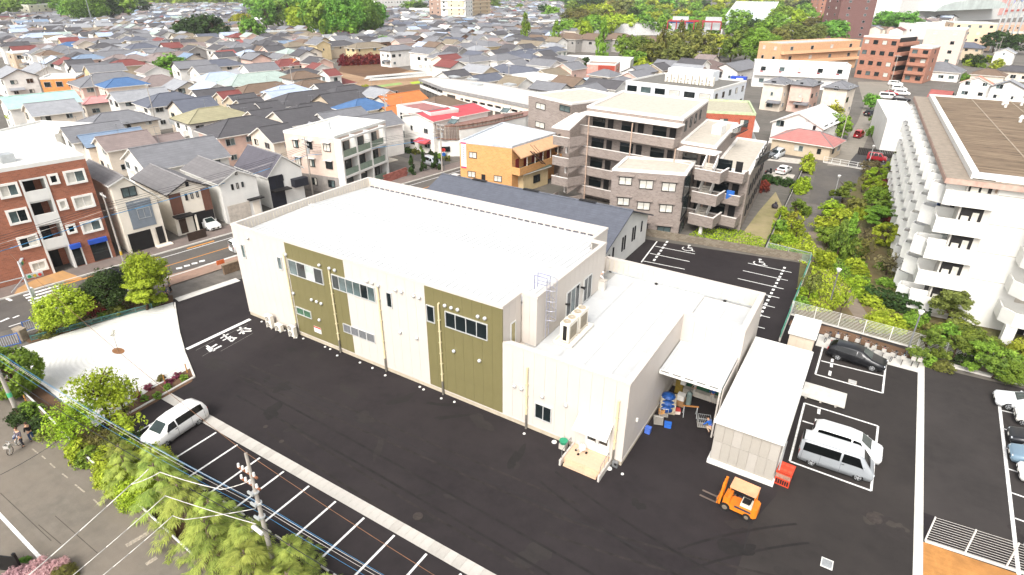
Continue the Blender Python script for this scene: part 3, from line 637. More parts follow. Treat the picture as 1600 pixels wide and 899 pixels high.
# details of the upper right wall
A2, B2 = (XN, YN), (XN, 46)
pxwin(fb, A2, B2, (885, 458), (903, 484), 3, mw, [m_glassl, m_glass]); pxwin(fb, A2, B2, (912, 437), (922, 463), 2, mw, [m_glassl, m_glass])
pxwin(fb, (X1, Y0), (X1, YN), (797.5, 506), (804.5, 534), 1, mw, [mat('#9f9468', 0.2)])
for a_ in ((884, 475), (908, 449)): p = wallpt(*a_, A2, B2); fb_add('floodlight', MB().box(0, .3, -.08, .08, -.06, .06).box(.3, .36, -.14, .14, -.1, .1), m_dark, loc=(fx(XN), fy(p.y), p.z))
mg = mat('#a5a6b4', 0.4, metal=0.5, var=0.05); mb = MB()
ly = fy(34.9)
for s in (-.25, .25): mb.tube((fx(XN) + .25, ly + s, 6.0), (fx(XN) + .25, ly + s, 11.0), 0.03, n=6)
ld_ = fb_add('ladder', mb, mg)
for k in range(14): obj('rung', MB().tube((fx(XN) + .25, ly - .25, 6.8 + k * .3), (fx(XN) + .25, ly + .25, 6.8 + k * .3), 0.02, n=5), mg, ld_)
for z in (7.6, 8.4, 9.2, 10.1, 10.9):
    mb = MB(); q = [(fx(XN) + .25 + .72 * math.sin(t), ly + .36 * -math.cos(t), z) for t in [math.pi * k / 8 for k in range(9)]]; mb.path(q, 0.018, 5); obj('hoop', mb, mg, ld_)
mb = MB()
for t in (0.8, 1.57, 2.34): mb.tube((fx(XN) + .25 + .72 * math.sin(t), ly - .36 * math.cos(t), 7.6), (fx(XN) + .25 + .72 * math.sin(t), ly - .36 * math.cos(t), 10.9), 0.015, n=5)
obj('cage_bar', mb, mg, ld_)
mb = MB()
for s in (-.25, .25):
    mb.path([(fx(XN) + .25, ly + s, 11), (fx(XN) - .8, ly + s, 11), (fx(XN) - .8, ly + s, 9.85)], 0.03, 6).path([(fx(XN) + .25, ly + s, 10.4), (fx(XN) - .8, ly + s, 10.4)], 0.02, 5)
obj('handrail', mb, mat('#8f8fb0', 0.4, metal=0.4), ld_)
# condensers on the low roof
def condenser(loc, rz, label, sx=.95, sy=.4, sz=1.45, fans=2, group=None, top=False):
    t = thing('condenser', label, 'air conditioner', loc, rz, group)
    obj('cabinet', MB().box(-sx / 2, sx / 2, -sy / 2, sy / 2, 0.1, sz), mat('#ddd6c8', 0.5, var=0.05), t)
    obj('foot', MB().box(-sx / 2 + .05, -sx / 2 + .15, -sy / 2 - .05, sy / 2 + .05, 0, .1), m_conc, t); obj('foot', MB().box(sx / 2 - .15, sx / 2 - .05, -sy / 2 - .05, sy / 2 + .05, 0, .1), m_conc, t)
    for k in range(fans):
        if top:
            f_ = obj('fan_grille', MB().tube((0, 0, 0), (0, 0, .05), .3, .3, 14), mat('#a89b86', 0.5), t, loc=(-sx / 4 + k * sx / 2 if fans > 1 else 0, 0, sz))
            obj('hub', MB().tube((0, 0, .05), (0, 0, .07), .1, .1, 10), m_conc, f_)
        else:
            f_ = obj('fan_grille', MB().tube((0, 0, 0), (0, -.04, 0), .24, .24, 14), mat('#8e8a82', 0.5), t, loc=(-.1, -sy / 2, .4 + k * .62)); obj('hub', MB().tube((0, -.04, 0), (0, -.05, 0), .08, .08, 8), m_conc, f_)
    return t
base = obj('roof_plinth', MB().box(-.75, .75, -1.9, 1.9, 0, .12).box(-.8, -.7, -1.95, 1.95, .1, .26).box(.7, .8, -1.95, 1.95, .1, .26).box(-.7, .7, -1.95, -1.85, .1, .26).box(-.7, .7, 1.85, 1.95, .1, .26), m_cream, loc=(-17.0, 36.75, 5.615))
tag(base, 'cream kerbed plinth on the low factory roof that carries two tall condensers', 'plinth')
for y, lb in ((35.85, 'nearer of the two tall cream condensers on the low factory roof'), (37.65, 'farther of the two tall cream condensers on the low factory roof')):
    c = condenser((-17.0, y, 5.74), math.pi / 2, lb, 1.55, .75, 1.7, 2, 'condensers on the low factory roof', True)
    obj('intake_grille', MB().box(-.55, .55, -.40, -.376, .3, 1.4), mat('#8c8270', 0.6), c); obj('side_grille', MB().box(-.79, -.776, -.2, .12, .25, 1.5), m_dark, c)
for px, py, sz, fn, lb in ((417, 515, 1.4, 2, 'tallest cream air conditioner by the left end of the factory wall'), (434, 519, .75, 1, 'smallest cream air conditioner between the two taller ones at the factory wall'), (455, 528, 1.15, 2, 'cream air conditioner beside the first downspout of the olive wall')):
    x, y = P(px, py); condenser((x, 30.55, 0), 0, lb, .85, .36, sz, fn, 'air conditioners at the factory wall')
# side porch with canopy and steps
px0, px1 = -13.75, -10.95
po = fb_add('porch', MB().box(fx(px0), fx(px1), fy(29.35), -0.001, 0, .42).box(fx(px0 + .15), fx(px1 - .15), fy(28.95), fy(29.35), 0, .2), mat('#c9a98c', 0.8, 'uv', var=0.08))
tl = MB().box(0.004, .296, 0.004, .296, 0, .012).mesh('tile', [mat('#d0b196', 0.7, var=0.08)])
for i in range(9):
    for j in range(5): obj('tile', tl, parent=po, loc=(fx(px0) + .03 + i * .305, fy(29.4) + j * .31, .421))
for s in (px0 - .13, px1): obj('side_wall', MB().prism([(0, 0), (.13, 0), (.13, 2.25), (0, 2.25)], 0, .5), m_panel, po, loc=(fx(s), fy(28.85), 0))
for s in (px0 - .06, px1 + .06): obj('handrail', MB().path([(fx(s), fy(29.1), .5), (fx(s), fy(29.1), 1.2), (fx(s), fy(30.5), 1.35), (fx(s), fy(30.5), .5)], .022, 6).tube((fx(s), fy(29.8), .5), (fx(s), fy(29.8), 1.27), .018, n=6), m_steel, po)
cq = [(fx(-13.55), fy(30.05), 2.62), (fx(-11.0), fy(30.05), 2.62), (fx(-11.0), -.004, 3.35), (fx(-13.55), -.004, 3.35)]; cl_ = [(x, y, z - .1) for x, y, z in cq]; mb = MB().face(cq).face(cl_[::-1])
for k in range(4): j = (k + 1) % 4; mb.face([cl_[k], cl_[j], cq[j], cq[k]])
cp = fb_add('canopy', mb, m_white)
obj('canopy_fascia', MB().box(fx(-13.57), fx(-10.98), fy(30.0), fy(30.049), 2.5, 2.66), m_white, cp)
for k in range(2):
    x = -12.95 + k * .92
    d = fb_add('door', MB().box(0, .9, -.05, .02, 0.43, 2.5), mat('#d8d5ce', 0.5), loc=(fx(x), -.001, 0)); obj('glass', MB().box(.15, .75, -.06, -.051, 1.3, 2.3), m_glass, d); obj('handle', MB().box(.76 - .66 * k, .8 - .66 * k, -.1, -.06, 1.2, 1.55), m_steel, d)
fb_add('camera_box', MB().box(fx(-10.14), fx(-10.0), fy(33.2), fy(33.35), 2.5, 2.75), m_white)
mt_ = thing('water_meter', 'small grey meter box at the front corner of the factory wall', 'meter', (-10.5, 30.85, 0)); obj('case', MB().box(-.2, .2, -.12, .12, .0, .45), m_steel, mt_); obj('dial', MB().tube((.05, -.12, .3), (.05, -.15, .3), .1, n=10), m_dark, mt_)
# loading canopy in the recess
lc = thing('loading_canopy', 'white ribbed metal canopy over the loading area between factory and shed', 'canopy', (-10.1, 37.45, 0))
mb = MB().box(0.02, 4.55, 0, 4.82, 4.42, 4.5); obj('roof_deck', mb, m_roofw, lc)
rb = MB().box(0.01, .43, -.06, 4.82, 0, .04).box(.19, .26, -.06, 4.82, .04, .1).mesh('roof_sheet', [mat('#c0c2c2', 0.45, var=0.04)])
for k in range(10): obj('roof_sheet', rb, parent=lc, loc=(.02 + k * .453, 0, 4.5))
obj('fascia', MB().box(0, 4.57, -.1, -.062, 4.2, 4.56), m_white, lc)
for k in range(5): obj('gutter_slot', MB().box(.12 + k * .9, .12 + k * .9 + .62, -.112, -.101, 4.44, 4.5), m_dark, lc)
obj('post', MB().box(4.42, 4.54, 0.02, .14, 0, 4.42), m_panel, lc); obj('beam', MB().box(0.02, 4.4, .05, .2, 4.2, 4.42), m_panel, lc)
obj('side_wall', MB().box(4.58, 4.66, .25, 4.8, 0, 4.3), m_panel, lc); obj('back_door', MB().box(.6, 4.3, 4.74, 4.83, .46, 3.3), mat('#2f5a45', 0.6), lc, label='green roller door at the back of the loading area'); obj('rear_kerb', MB().box(.3, 4.4, 4.3, 4.74, 0, .5), m_conc, lc)  # side_wall is a screen added to darken the loading area
# big shed
sh = thing('shed', 'large pale shed with white ribbed roof and panelled end wall right of the loading canopy', 'shed', (-5.06, 34.85, 0))
sW, sL = 4.2, 12.2
obj('frame', MB().box(.06, sW - .06, .06, sL - .06, .0, 3.69), m_seal, sh)
pm = mat('#a39d93', 0.7, var=0.05, sc_=0.8); pm2 = mat('#aaa49b', 0.7, var=0.05, sc_=0.8)
e1 = MB().box(.008, .582, 0, .058, 0, 1.68).mesh('wall_panel', [pm]); e2 = MB().box(.008, .582, 0, .058, 0, 1.68).mesh('wall_panel', [pm2])
for k in range(7):
    for j in range(2): obj('wall_panel', e2 if (k * 3 + j * 2) % 4 == 0 else e1, parent=sh, loc=(.035 + k * .59, 0,   .3 + j * 1.7))
s1 = MB().box(-.058, 0, .008, .99, 0, 3.25).mesh('wall_panel', [pm2])
for k in range(12):
    obj('wall_panel', s1, parent=sh, loc=(.06, .06 + k, .3)); obj('wall_panel', s1, parent=sh, loc=(sW, .06 + k, .3))
obj('base_kerb', MB().box(-.12, sW + .12, -.16, -.002, 0, .34).box(-.12, -.002, 0, sL, 0, .34).box(sW + .003, sW + .12, 0, sL, 0, .34), m_white, sh)
rs = MB().box(0.004, .42, 0.005, 2.945, 0.002, .04).box(.19, .24, 0.005, 2.945, .04, .075).mesh('roof_sheet', [mat('#c4c2be', 0.5, var=0.05, sc_=.5)])
rd = obj('roof', MB().box(-.1, sW + .1, -.2, sL + .1, 3.7, 3.98), m_white, sh)
for k in range(10):
    for j in range(4): obj('roof_sheet', rs, parent=rd, loc=(-.02 + k * .425, -.16 + j * 3.03, 3.982))
rd2 = obj('eave_trim', MB().box(-.14, sW + .14, -.26, -.201, 3.62, 3.96).box(sW + .101, sW + .16, -.2, sL + .1, 3.62, 3.96), m_white, sh)
obj('rain_pipe', MB().tube((sW + .2, .4, .1), (sW + .2, .4, 3.6), .05, n=8), m_galv, sh)
# small shed
s2 = thing('shed', 'small beige garden shed with a white lid-like roof near the bicycle row', 'shed', (-3.05, 52.75, 0))
for k in range(3): obj('wall_panel', MB().box(.03 + k * .68, .69 + k * .68, 0, .06, .08, 2.1), mat('#c9bba8', 0.7, var=0.05), s2)
obj('wall', MB().box(.02, 2.07, .062, 3.5, .05, 2.1), mat('#c4b6a3', 0.7, var=0.05), s2)
obj('roof', MB().prism([(-.12, -.15), (2.2, -.15), (2.2, 3.7), (-.12, 3.7)], 2.1, 2.24), m_white, s2)
for k in range(3): obj('roof_step', MB().box(-.13, 2.21, -.1 + k * 1.27, 1.15 + k * 1.27, 2.24, 2.29 + k * .012), m_white, s2)
# ramp slab
rp = thing('loading_slab', 'long pale slab raised at its end lying on the asphalt right of the shed', 'slab', (-.75, 46.35, 0)); obj('deck', MB().box(0, 3.2, 0, 2.1, .18, .3), m_concl, rp)
for k in range(3): obj('bearer', MB().box(.3 + k * 1.1, .45 + k * 1.1, .05, 2.05, 0, .18), m_conc, rp)
# ================================================================ HOUSES
ROOFC = {'grey': '#727275', 'lightgrey': '#909194', 'dark': '#4f4d4f', 'slate': '#5b5e68', 'brown': '#6f5d4e', 'blue': '#48678e', 'steel': '#75869a', 'pale': '#a3aebf', 'red': '#94544f', 'maroon': '#76413d',
         'orange': '#b8703f', 'green': '#9ba8a0', 'turq': '#9dbdb3', 'khaki': '#928c70', 'pink': '#c08a86', 'white': '#cfcdca', 'tan': '#7d7261', 'mauve': '#80736f', 'salmon': '#b9806c'}
ROOFN = {'lightgrey': 'light grey', 'dark': 'dark grey', 'slate': 'slate blue', 'steel': 'steel blue', 'pale': 'pale blue-grey', 'turq': 'pale turquoise', 'tan': 'tan brown', 'green': 'pale green', 'mauve': 'mauve brown'}
WALLC = {'white': '#e0dcd5', 'cream': '#d6c9b8', 'beige': '#bfae96', 'pink': '#d2b2a4', 'grey': '#98948f', 'dark': '#44434a', 'yellow': '#c9b48c', 'green': '#c6d3ac', 'brown': '#7b5e4c', 'red': '#8f4f40'}
_rm = {}
def roofm(c):
    if c not in _rm: _rm[c] = mat(ROOFC.get(c, c), 0.65, 'course', var=0.13, sc_=0.8, a=0.24)
    return _rm[c]
def wallm(c): return mat(WALLC.get(c, c), 0.8, 'wallline', var=0.07, sc_=0.9, a=0.45, b=-1)
m_fascia = mat('#d6d1c8', 0.7, var=0.06)
GRID = math.radians(-10)
FOOT = []                                         # circles on the ground that fillers must keep clear of
def clear(x, y, r): return all((x - a) ** 2 + (y - b) ** 2 > (r + c) ** 2 for a, b, c in FOOT)
def hip_mesh(L, W, h, he, t=0.16, oh=0.0):
    """hip roof: ridge of length L along x, eaves W wide"""
    e = L / 2 + W / 2 * 0.95; w_ = W / 2; r = max(0.05, L / 2)
    mb = MB(); T = [(-e, -w_, he), (e, -w_, he), (e, w_, he), (-e, w_, he), (-r, 0, h), (r, 0, h)]; i = 0
    mb.face([T[0], T[1], T[5], T[4]]).face([T[2], T[3], T[4], T[5]]).face([T[1], T[2], T[5]]).face([T[3], T[0], T[4]])
    lo = [(x, y, he - t) for x, y, _ in T[:4]]
    for a in range(4):
        b = (a + 1) % 4; mb.face([T[b], T[a], lo[a], lo[b]][::-1] if False else [lo[a], lo[b], T[b], T[a]], 1)
    mb.face(lo[::-1], 1); return mb, e
def gable_mesh(L, W, h, he, t=0.18):
    e = L / 2; w_ = W / 2; mb = MB()
    for s in (1, -1):
        a = [(-e, s * w_, he), (e, s * w_, he), (e, 0, h), (-e, 0, h)]
        mb.face(a if s < 0 else a[::-1], 0)
        b = [(x, y, z - t) for x, y, z in a]; mb.face(b[::-1] if s < 0 else b, 1)
        q = [b[0], b[1], a[1], a[0]]; mb.face(q if s < 0 else q[::-1], 1)
        for j, k in ((1, 2), (3, 0)):
            q = [b[j], b[k], a[k], a[j]]; mb.face(q if s < 0 else q[::-1], 1)
    return mb
NH = 0
def house(x1, y1, x2, y2, zr=7.5, W=9, typ='g', roof='grey', wall='white', label=None, Lmin=2.0, world=None, far=None, slope=None, group='houses of the old town', trim=None):
    global NH; NH += 1
    if world: cx, cy, L, ang = world
    else:
        A, B = P(x1, y1, zr), P(x2, y2, zr); cx, cy = (A[0] + B[0]) / 2, (A[1] + B[1]) / 2
        d = math.atan2(B[1] - A[1], B[0] - A[0]); L = math.hypot(B[0] - A[0], B[1] - A[1])
        k = round((d - GRID) / (math.pi / 2)); ang = GRID + k * math.pi / 2
        L = max(Lmin, L * math.cos(d - ang))
    slope = slope or (0.42 if typ == 'h' else 0.46)
    trim = trim or (mat('#4a4644', .7) if rnd.random() < .35 else None)
    h = zr; he = max(2.4, zr - W / 2 * slope)
    ppm = pix(cx, cy, 3)[2]; far = ppm < 3.6 if far is None else far
    nm = 'house'
    t = thing(nm, label, 'house', (cx, cy, 0), ang, group)
    base = '%s %s-roofed house with %s walls' % (ROOFN.get(roof, roof if roof in ROOFC else 'grey'), 'hip' if typ == 'h' else 'gable', wall if wall in WALLC else 'white')
    if not label: pend(t, base, cx, cy, zr - 1)
    rm, wm = roofm(roof), wallm(wall)
    if typ == 'h':
        rb, e = hip_mesh(L, W, h, he); lx, ly = e - 0.55, W / 2 - 0.55
        obj('wall', MB().box(-lx, lx, -ly, ly, 0, he - 0.1), wm, t)
        r = obj('roof', rb, [rm, trim or m_fascia], t)
        q = MB().tube((-L / 2, 0, h + .02), (L / 2, 0, h + .02), .12, n=6)
        for sx in (-1, 1):
            for sy in (-1, 1): q.tube((sx * L / 2, 0, h + .02), (sx * e, sy * W / 2, he + .02), .09, n=5)
        obj('ridge_cap', q, mat(ROOFC.get(roof, '#777777'), 0.6, var=0.05), r)
    else:
        lx, ly = L / 2 - 0.4, W / 2 - 0.45; zt = h - 0.17
        zw = he + (h - he) * 0.45 / (W / 2) - 0.17
        w_ = MB(); pr = [(-ly, 0), (ly, 0), (ly, zw), (0, zt), (-ly, zw)]
        i = [(-lx, y, z) for y, z in pr]; j = [(lx, y, z) for y, z in pr]
        w_.face(i[::-1]).face(j)
        for a in range(5): b = (a + 1) % 5; w_.face([i[a], i[b], j[b], j[a]])
        obj('wall', w_, wm, t)
        r = obj('roof', gable_mesh(L, W, h, he), [rm, trim or m_fascia], t)
        obj('ridge_cap', MB().tube((-L / 2, 0, h + .01), (L / 2, 0, h + .01), .13, n=6), mat(ROOFC.get(roof, '#777777'), 0.6, var=0.05), r)
    # openings on the sides that face the camera
    sides = []
    for sgn in (1, -1):
        for ax in (0, 1):
            nx, ny = (math.cos(ang) * sgn, math.sin(ang) * sgn) if ax == 0 else (-math.sin(ang) * sgn, math.cos(ang) * sgn)
            if nx * (0 - cx) + ny * (0 - cy) > 0: sides.append((ax, sgn))
    fl = [1.5] if he < 4 else ([1.5, 4.3] if he < 7 else [1.5, 4.3, 7.1])
    for ax, sgn in sides:
        ext = ly if ax == 0 else lx; off = lx if ax == 0 else ly
        n = max(1, int(ext * 2 / (3.2 if not far else 3.6)))
        for z in fl:
            if far and z < 2: continue
            for k in range(n):
                if rnd.random() < 0.18: continue
                u = -ext + (k + .5) * 2 * ext / n + rnd.uniform(-.3, .3)
                ww, hh = rnd.choice([(1.7, 1.1), (1.2, 1.0), (0.7, 1.0), (1.7, 1.3)])
                if ax == 0: c, rz = (sgn * (off + .02), u, z + .1), math.pi / 2 * sgn
                else: c, rz = (u, sgn * (off + .02), z + .1), 0 if sgn < 0 else math.pi
                window(t, c, rz, ww, hh, 2 if ww > 1 else 1, m_galv if rnd.random() < .6 else m_dark, None, far)
    if not far:
        ax, sgn = sides[0]
        if rnd.random() < .7:
            bx = MB().box(-1.6, 1.6, -1.0, 0, 0, .15).box(-1.6, 1.6, -1.0, -.92, .15, 1.05).box(-1.6, -1.52, -.92, 0, .15, 1.05).box(1.52, 1.6, -.92, 0, .15, 1.05)
            if he > 5: obj('balcony', bx, wm if rnd.random() < .6 else m_galv, t, loc=((sgn * lx, rnd.uniform(-.3, .3) * ly, 2.9) if ax == 0 else (rnd.uniform(-.3, .3) * lx, sgn * ly, 2.9)), rz=(math.pi / 2 * sgn) if ax == 0 else (0 if sgn < 0 else math.pi))
        if rnd.random() < .55:
            xa = rnd.uniform(-.3, .3) * L; mb = MB().tube((xa, 0, h), (xa, 0, h + 1.7), .03, n=5).tube((xa - .7, 0, h + 1.6), (xa + .7, 0, h + 1.6), .02, n=4)
            for k in range(5): mb.tube((xa - .6 + k * .3, -.3, h + 1.6), (xa - .6 + k * .3, .3, h + 1.6), .012, n=4)
            obj('antenna', mb, m_steel, t)
        if rnd.random() < .5 and he > 5:
            lean = MB().face([(-1.8, -1.6, 2.35), (1.8, -1.6, 2.35), (1.8, 0, 2.85), (-1.8, 0, 2.85)]).box(-1.8, 1.8, -1.6, 0, 2.2, 2.34, 0)
            obj('porch_roof', lean, rm, t, loc=((sgn * lx, -ly * .4, 0) if ax == 0 else (-lx * .4, sgn * ly, 0)), rz=(math.pi / 2 * sgn) if ax == 0 else (0 if sgn < 0 else math.pi))
    FOOT.append((cx, cy, max(3.6, (L + W) / 4 - .2)))
    if L > W * 1.3:
        for s in (-.35, .35): FOOT.append((cx + math.cos(ang) * L * s, cy + math.sin(ang) * L * s, W / 2 - .5))
    return t
HS = '''36 163 116 154 7.2 9 g lightgrey cream
6 156 108 138 7.5 9 g turq white
158 177 201 172 6.6 9 h grey cream
91 199 189 189 7 9 g grey white
119 212 221 199 6 7 g steel cream
152 217 225 201 6.5 8 g mauve cream
232 214 281 207 5 7 g mauve cream
198 232 335 212 7.6 11 g grey white
178 123 200 121 7.6 8 h blue cream
142 114 196 113 7.8 12 h grey pink
2 103 35 108 7.8 9 g lightgrey white
46 98 82 103 7.8 8 g lightgrey white
143 152 168 148 4.6 6 h pink cream
170 145 258 136 6.8 8 g lightgrey white
236 118 254 117 7 11 h mauve cream
270 123 295 128 6.6 8 g lightgrey cream
327 114 353 112 7 9 h pale white
307 129 326 128 5 6 g lightgrey cream
299 142 363 135 6.2 6 g dark white
340 145 371 140 6.5 8 g maroon beige
250 147 273 143 7.2 10 h slate white
268 157 330 150 8 10 g slate cream
312 171 343 165 7.4 9 h khaki white
364 188 390 178 7.6 10 h dark pink
401 199 451 192 7.4 9 g dark cream
360 151 393 144 7 8 g dark beige
371 157 405 151 7 8 g dark cream
357 165 401 159 7 8 g dark cream
388 174 424 168 7.2 8 g dark cream
401 162 432 156 7 7 g dark cream
420 173 494 167 7.8 10 g dark cream
463 163 502 160 6.5 8 h dark grey
384 119 418 109 7.2 11 h green white
395 134 424 126 6.6 9 h brown pink
386 102 394 101 7.2 11 h lightgrey cream
448 109 484 107 7 10 h dark white
414 103 430 100 6.5 7 g maroon white
486 98 505 100 7 7 g maroon white
506 110 522 107 7 7 g maroon white
515 123 535 122 4 7 h maroon white
473 126 495 124 6.8 9 h brown cream
437 134 459 132 6.6 8 h pale pink
415 144 460 138 6.6 8 g pale white
491 132 530 127 6.8 8 g dark white
528 136 552 132 6.6 9 h dark cream
450 146 500 140 6.8 10 h dark dark
499 148 559 140 7.6 9 g dark beige
556 155 572 154 7.2 9 h blue white
579 135 586 134 6.2 10 h dark cream
592 151 654 141 7 9 g orange cream
596 168 655 159 5.8 9 g orange yellow
677 151 695 150 6.2 11 h brown cream
0 67 45 65 7 10 g dark white
55 78 76 76 7.2 9 h grey white
104 79 124 76 7.2 9 h grey white
103 66 126 65 6.8 8 h blue white
122 57 150 62 6 7 g steel white
69 56 96 54 7.2 8 g tan white
50 53 82 50 7.4 9 h pale white
166 71 200 68 6.8 7 g lightgrey cream
148 82 206 77 7.2 8 g grey green
181 86 188 85 7.4 8 h mauve cream
203 86 212 85 7.4 8 h mauve pink
244 83 285 80 7.6 9 h mauve cream
206 71 214 68 7.2 8 g dark red
217 66 262 64 7.2 8 g grey cream
220 59 256 57 7 8 g grey white
246 73 282 71 5.5 8 g white cream
293 71 312 67 7.4 8 g tan white
268 54 300 52 7 9 g tan cream
297 59 330 57 7.2 11 h tan white
340 60 356 62 6 6 g pink white
338 67 374 65 6.4 8 g grey white
336 80 365 78 6.8 8 g red white
328 94 355 92 7 9 h slate cream
290 97 312 94 6.6 9 h lightgrey cream
384 83 412 80 7.4 9 g dark white
398 71 412 70 6.8 8 h dark cream
380 61 402 63 6.6 8 g grey white
370 63 376 62 6.4 7 g red white
296 29 350 28 7.5 9 g lightgrey white
430 64 466 63 6.8 9 g steel white
487 58 501 57 7 9 h tan beige
519 65 536 63 7 9 h dark beige
554 67 588 66 7 9 h tan yellow
556 57 578 56 7 8 g dark white
572 47 590 46 6.5 9 h salmon white
628 58 638 57 6.5 10 h salmon cream
608 71 634 70 8 8 h grey white
648 73 683 76 8.2 8 g grey white
684 82 706 81 8 8 h grey white
729 87 755 86 8 8 h grey white
772 85 796 84 8 8 h grey white
402 80 422 83 7 8 h dark white
398 72 416 73 6.6 8 h brown cream
440 93 452 92 6.6 9 h maroon cream
448 92 468 93 6.4 7 g orange cream
455 54 470 53 6.6 8 h mauve pink
465 60 478 59 6.2 8 h pink white
640 47 668 46 7 9 h mauve white
668 56 690 57 7 8 g grey white
700 57 722 60 7 8 g slate white
745 54 780 56 7 8 g grey white
745 62 770 66 7.2 8 g grey white
720 68 738 67 7 8 h grey cream
655 65 670 67 7.2 8 g pale white
788 100 830 106 6.6 10 h slate white
795 80 830 78 7.4 8 h slate white
812 78 828 76 7.2 7 h slate white
838 78 852 76 7.2 7 h slate white
858 74 872 73 7.2 7 h slate white
822 62 842 66 7.2 8 g tan white
833 54 860 57 6.8 9 g brown cream
898 57 910 58 7 8 g tan white
1215 121 1222 120 8.4 6.5 h grey cream
1258 123 1265 122 8.4 6.5 h grey pink
1312 127 1318 126 8.6 6.8 h grey cream
1246 202 1284 205 4.6 8.5 h #a8706a beige
1258 178 1278 161 7 11 g white white
1466 97 1480 97 6 13 h grey white
1508 66 1522 67 7.4 10 h slate beige
1566 74 1582 77 6.6 8 g lightgrey white
1522 120 1540 119 6.4 9 g salmon white
1570 126 1592 124 6.2 9 g lightgrey white
1540 108 1556 109 5 8 h brown cream
1580 102 1598 104 5 8 h dark cream
1455 140 1490 144 5.5 7 g red cream'''
for ln in HS.split('\n'):
    q = ln.split(); house(*map(float, q[:4]), float(q[4]), float(q[5]), *q[6:9])
# ================================================================ LANDMARK BUILDINGS
def foot(poly, r=None):
    n = len(poly); cx = sum(p[0] for p in poly) / n; cy = sum(p[1] for p in poly) / n
    for i in range(n):
        a, b = Vector(poly[i]), Vector(poly[(i + 1) % n]); k = max(1, int((b - a).length / 5))
        for j in range(k + 1):
            q = a.lerp(b, j / k); FOOT.append((q.x * .9 + cx * .1, q.y * .9 + cy * .1, 1.0))
    FOOT.append((cx, cy, r or 5))
def V2(p): return Vector((p[0], p[1]))
# ---- brick apartments on the far left
m_brick = mat('#995f46', 0.85, 'brick', '#7f4d39', var=0.14, sc_=0.8, a=0.42, b=0.14)
bu = Vector((math.cos(math.radians(80)), math.sin(math.radians(80)))); bn = Vector((bu.y, -bu.x))
BB = Vector((-76.57, 31.53)); BA = BB - bu * 19; bz = 12.5
s1_, s2_ = wallpt(29, 283, BA, BB), wallpt(79, 299, BA, BB)
d1, d2 = (s1_.xy - BA).dot(bu), (s2_.xy - BA).dot(bu)
t = thing('brick_apartments', 'red brick four-storey apartment block with white window surrounds beside the crossing at the left edge', 'apartment block', (BB.x, BB.y, 0))
def bl(s, d): q = BA + bu * s - bn * d - BB; return (q.x, q.y)      # s along the front, d into the block
obj('wall', MB().prism([bl(0, 0), bl(d1, 0), bl(d1, 9.5), bl(0, 9.5)], 0, bz - .3).prism([bl(d2, 0), bl(19, 0), bl(19, 9.5), bl(d2, 9.5)], 0, bz - .3).prism([bl(d1 + .001, 2.2), bl(d2 - .001, 2.2), bl(d2 - .001, 9.5), bl(d1 + .001, 9.5)], 0, bz - .3).prism([bl(d1 + .001, 0.001), bl(d2 - .001, .001), bl(d2 - .001, 2.2), bl(d1 + .001, 2.2)], 11.1, bz - .3), m_brick, t)
obj('roof', MB().prism([bl(.3, .3), bl(18.7, .3), bl(18.7, 9.2), bl(.3, 9.2)], bz - .299, bz - .2), m_white, t)
obj('coping', ring(MB(), [bl(0, 0), bl(19, 0), bl(19, 9.5), bl(0, 9.5)], .32, bz - .298, bz + .12), m_white, t)
for z0, z1 in ((0.0, 3.0), (3.0, 5.9), (5.9, 8.6), (8.6, 11.1)):
    sb = obj('stair_bay', MB().prism([bl(d1 + .01, -.12), bl(d1 + .22, -.12), bl(d1 + .22, 2.19), bl(d1 + .01, 2.19)], z0, z1).prism([bl(d2 - .22, -.12), bl(d2 - .01, -.12), bl(d2 - .01, 2.19), bl(d2 - .22, 2.19)], z0, z1).prism([bl(d1 + .225, 0), bl(d2 - .225, 0), bl(d2 - .225, 2.19), bl(d1 + .225, 2.19)], z1 - .2, z1 - .003), m_white, t)
    if z0 > 0: obj('parapet', MB().prism([bl(d1 + .225, -.1), bl(d2 - .225, -.1), bl(d2 - .225, .05), bl(d1 + .225, .05)], z0, z0 + 1.15), m_white, sb)
    obj('door', MB().prism([bl(d1 + .6, 2.1), bl(d1 + 1.5, 2.1), bl(d1 + 1.5, 2.18), bl(d1 + .6, 2.18)], z0, z0 + 2.0), m_dark, sb)
def z35(x, y): return (x / 3.745, 220 + y / 3.745)
mwf = mat('#e4e0d8', 0.6, var=0.04)
for TL, BR, n in (((273, 200), (352, 248), 1), ((365, 182), (512, 238), 2), ((330, 350), (403, 397), 1), ((415, 330), (560, 382), 2), ((380, 495), (452, 535), 1), ((465, 478), (605, 518), 2), ((-25, 262), (125, 320), 2), ((28, 412), (182, 470), 2), ((93, 570), (238, 612), 2), ((168, 715), (285, 748), 2)):
    o = pxwin(t, BA, BB, z35(*TL), z35(*BR), n, mwf, [m_curt, m_glassl, m_glass])
    p, q = wallpt(*z35(*TL), BA, BB), wallpt(*z35(*BR), BA, BB); ww, hh = abs((q - p).xy.dot(bu)) / 2, abs(p.z - q.z) / 2; T_ = .2
    obj('surround', MB().box(-ww - .03, ww + .03, -.14, .0, hh - T_, hh + .03).box(-ww - .03, ww + .03, -.14, 0, -hh - .03, -hh + T_).box(-ww - .03, -ww + T_, -.14, 0, -hh + T_, hh - T_).box(ww - T_, ww + .03, -.14, 0, -hh + T_, hh - T_), mwf, o)
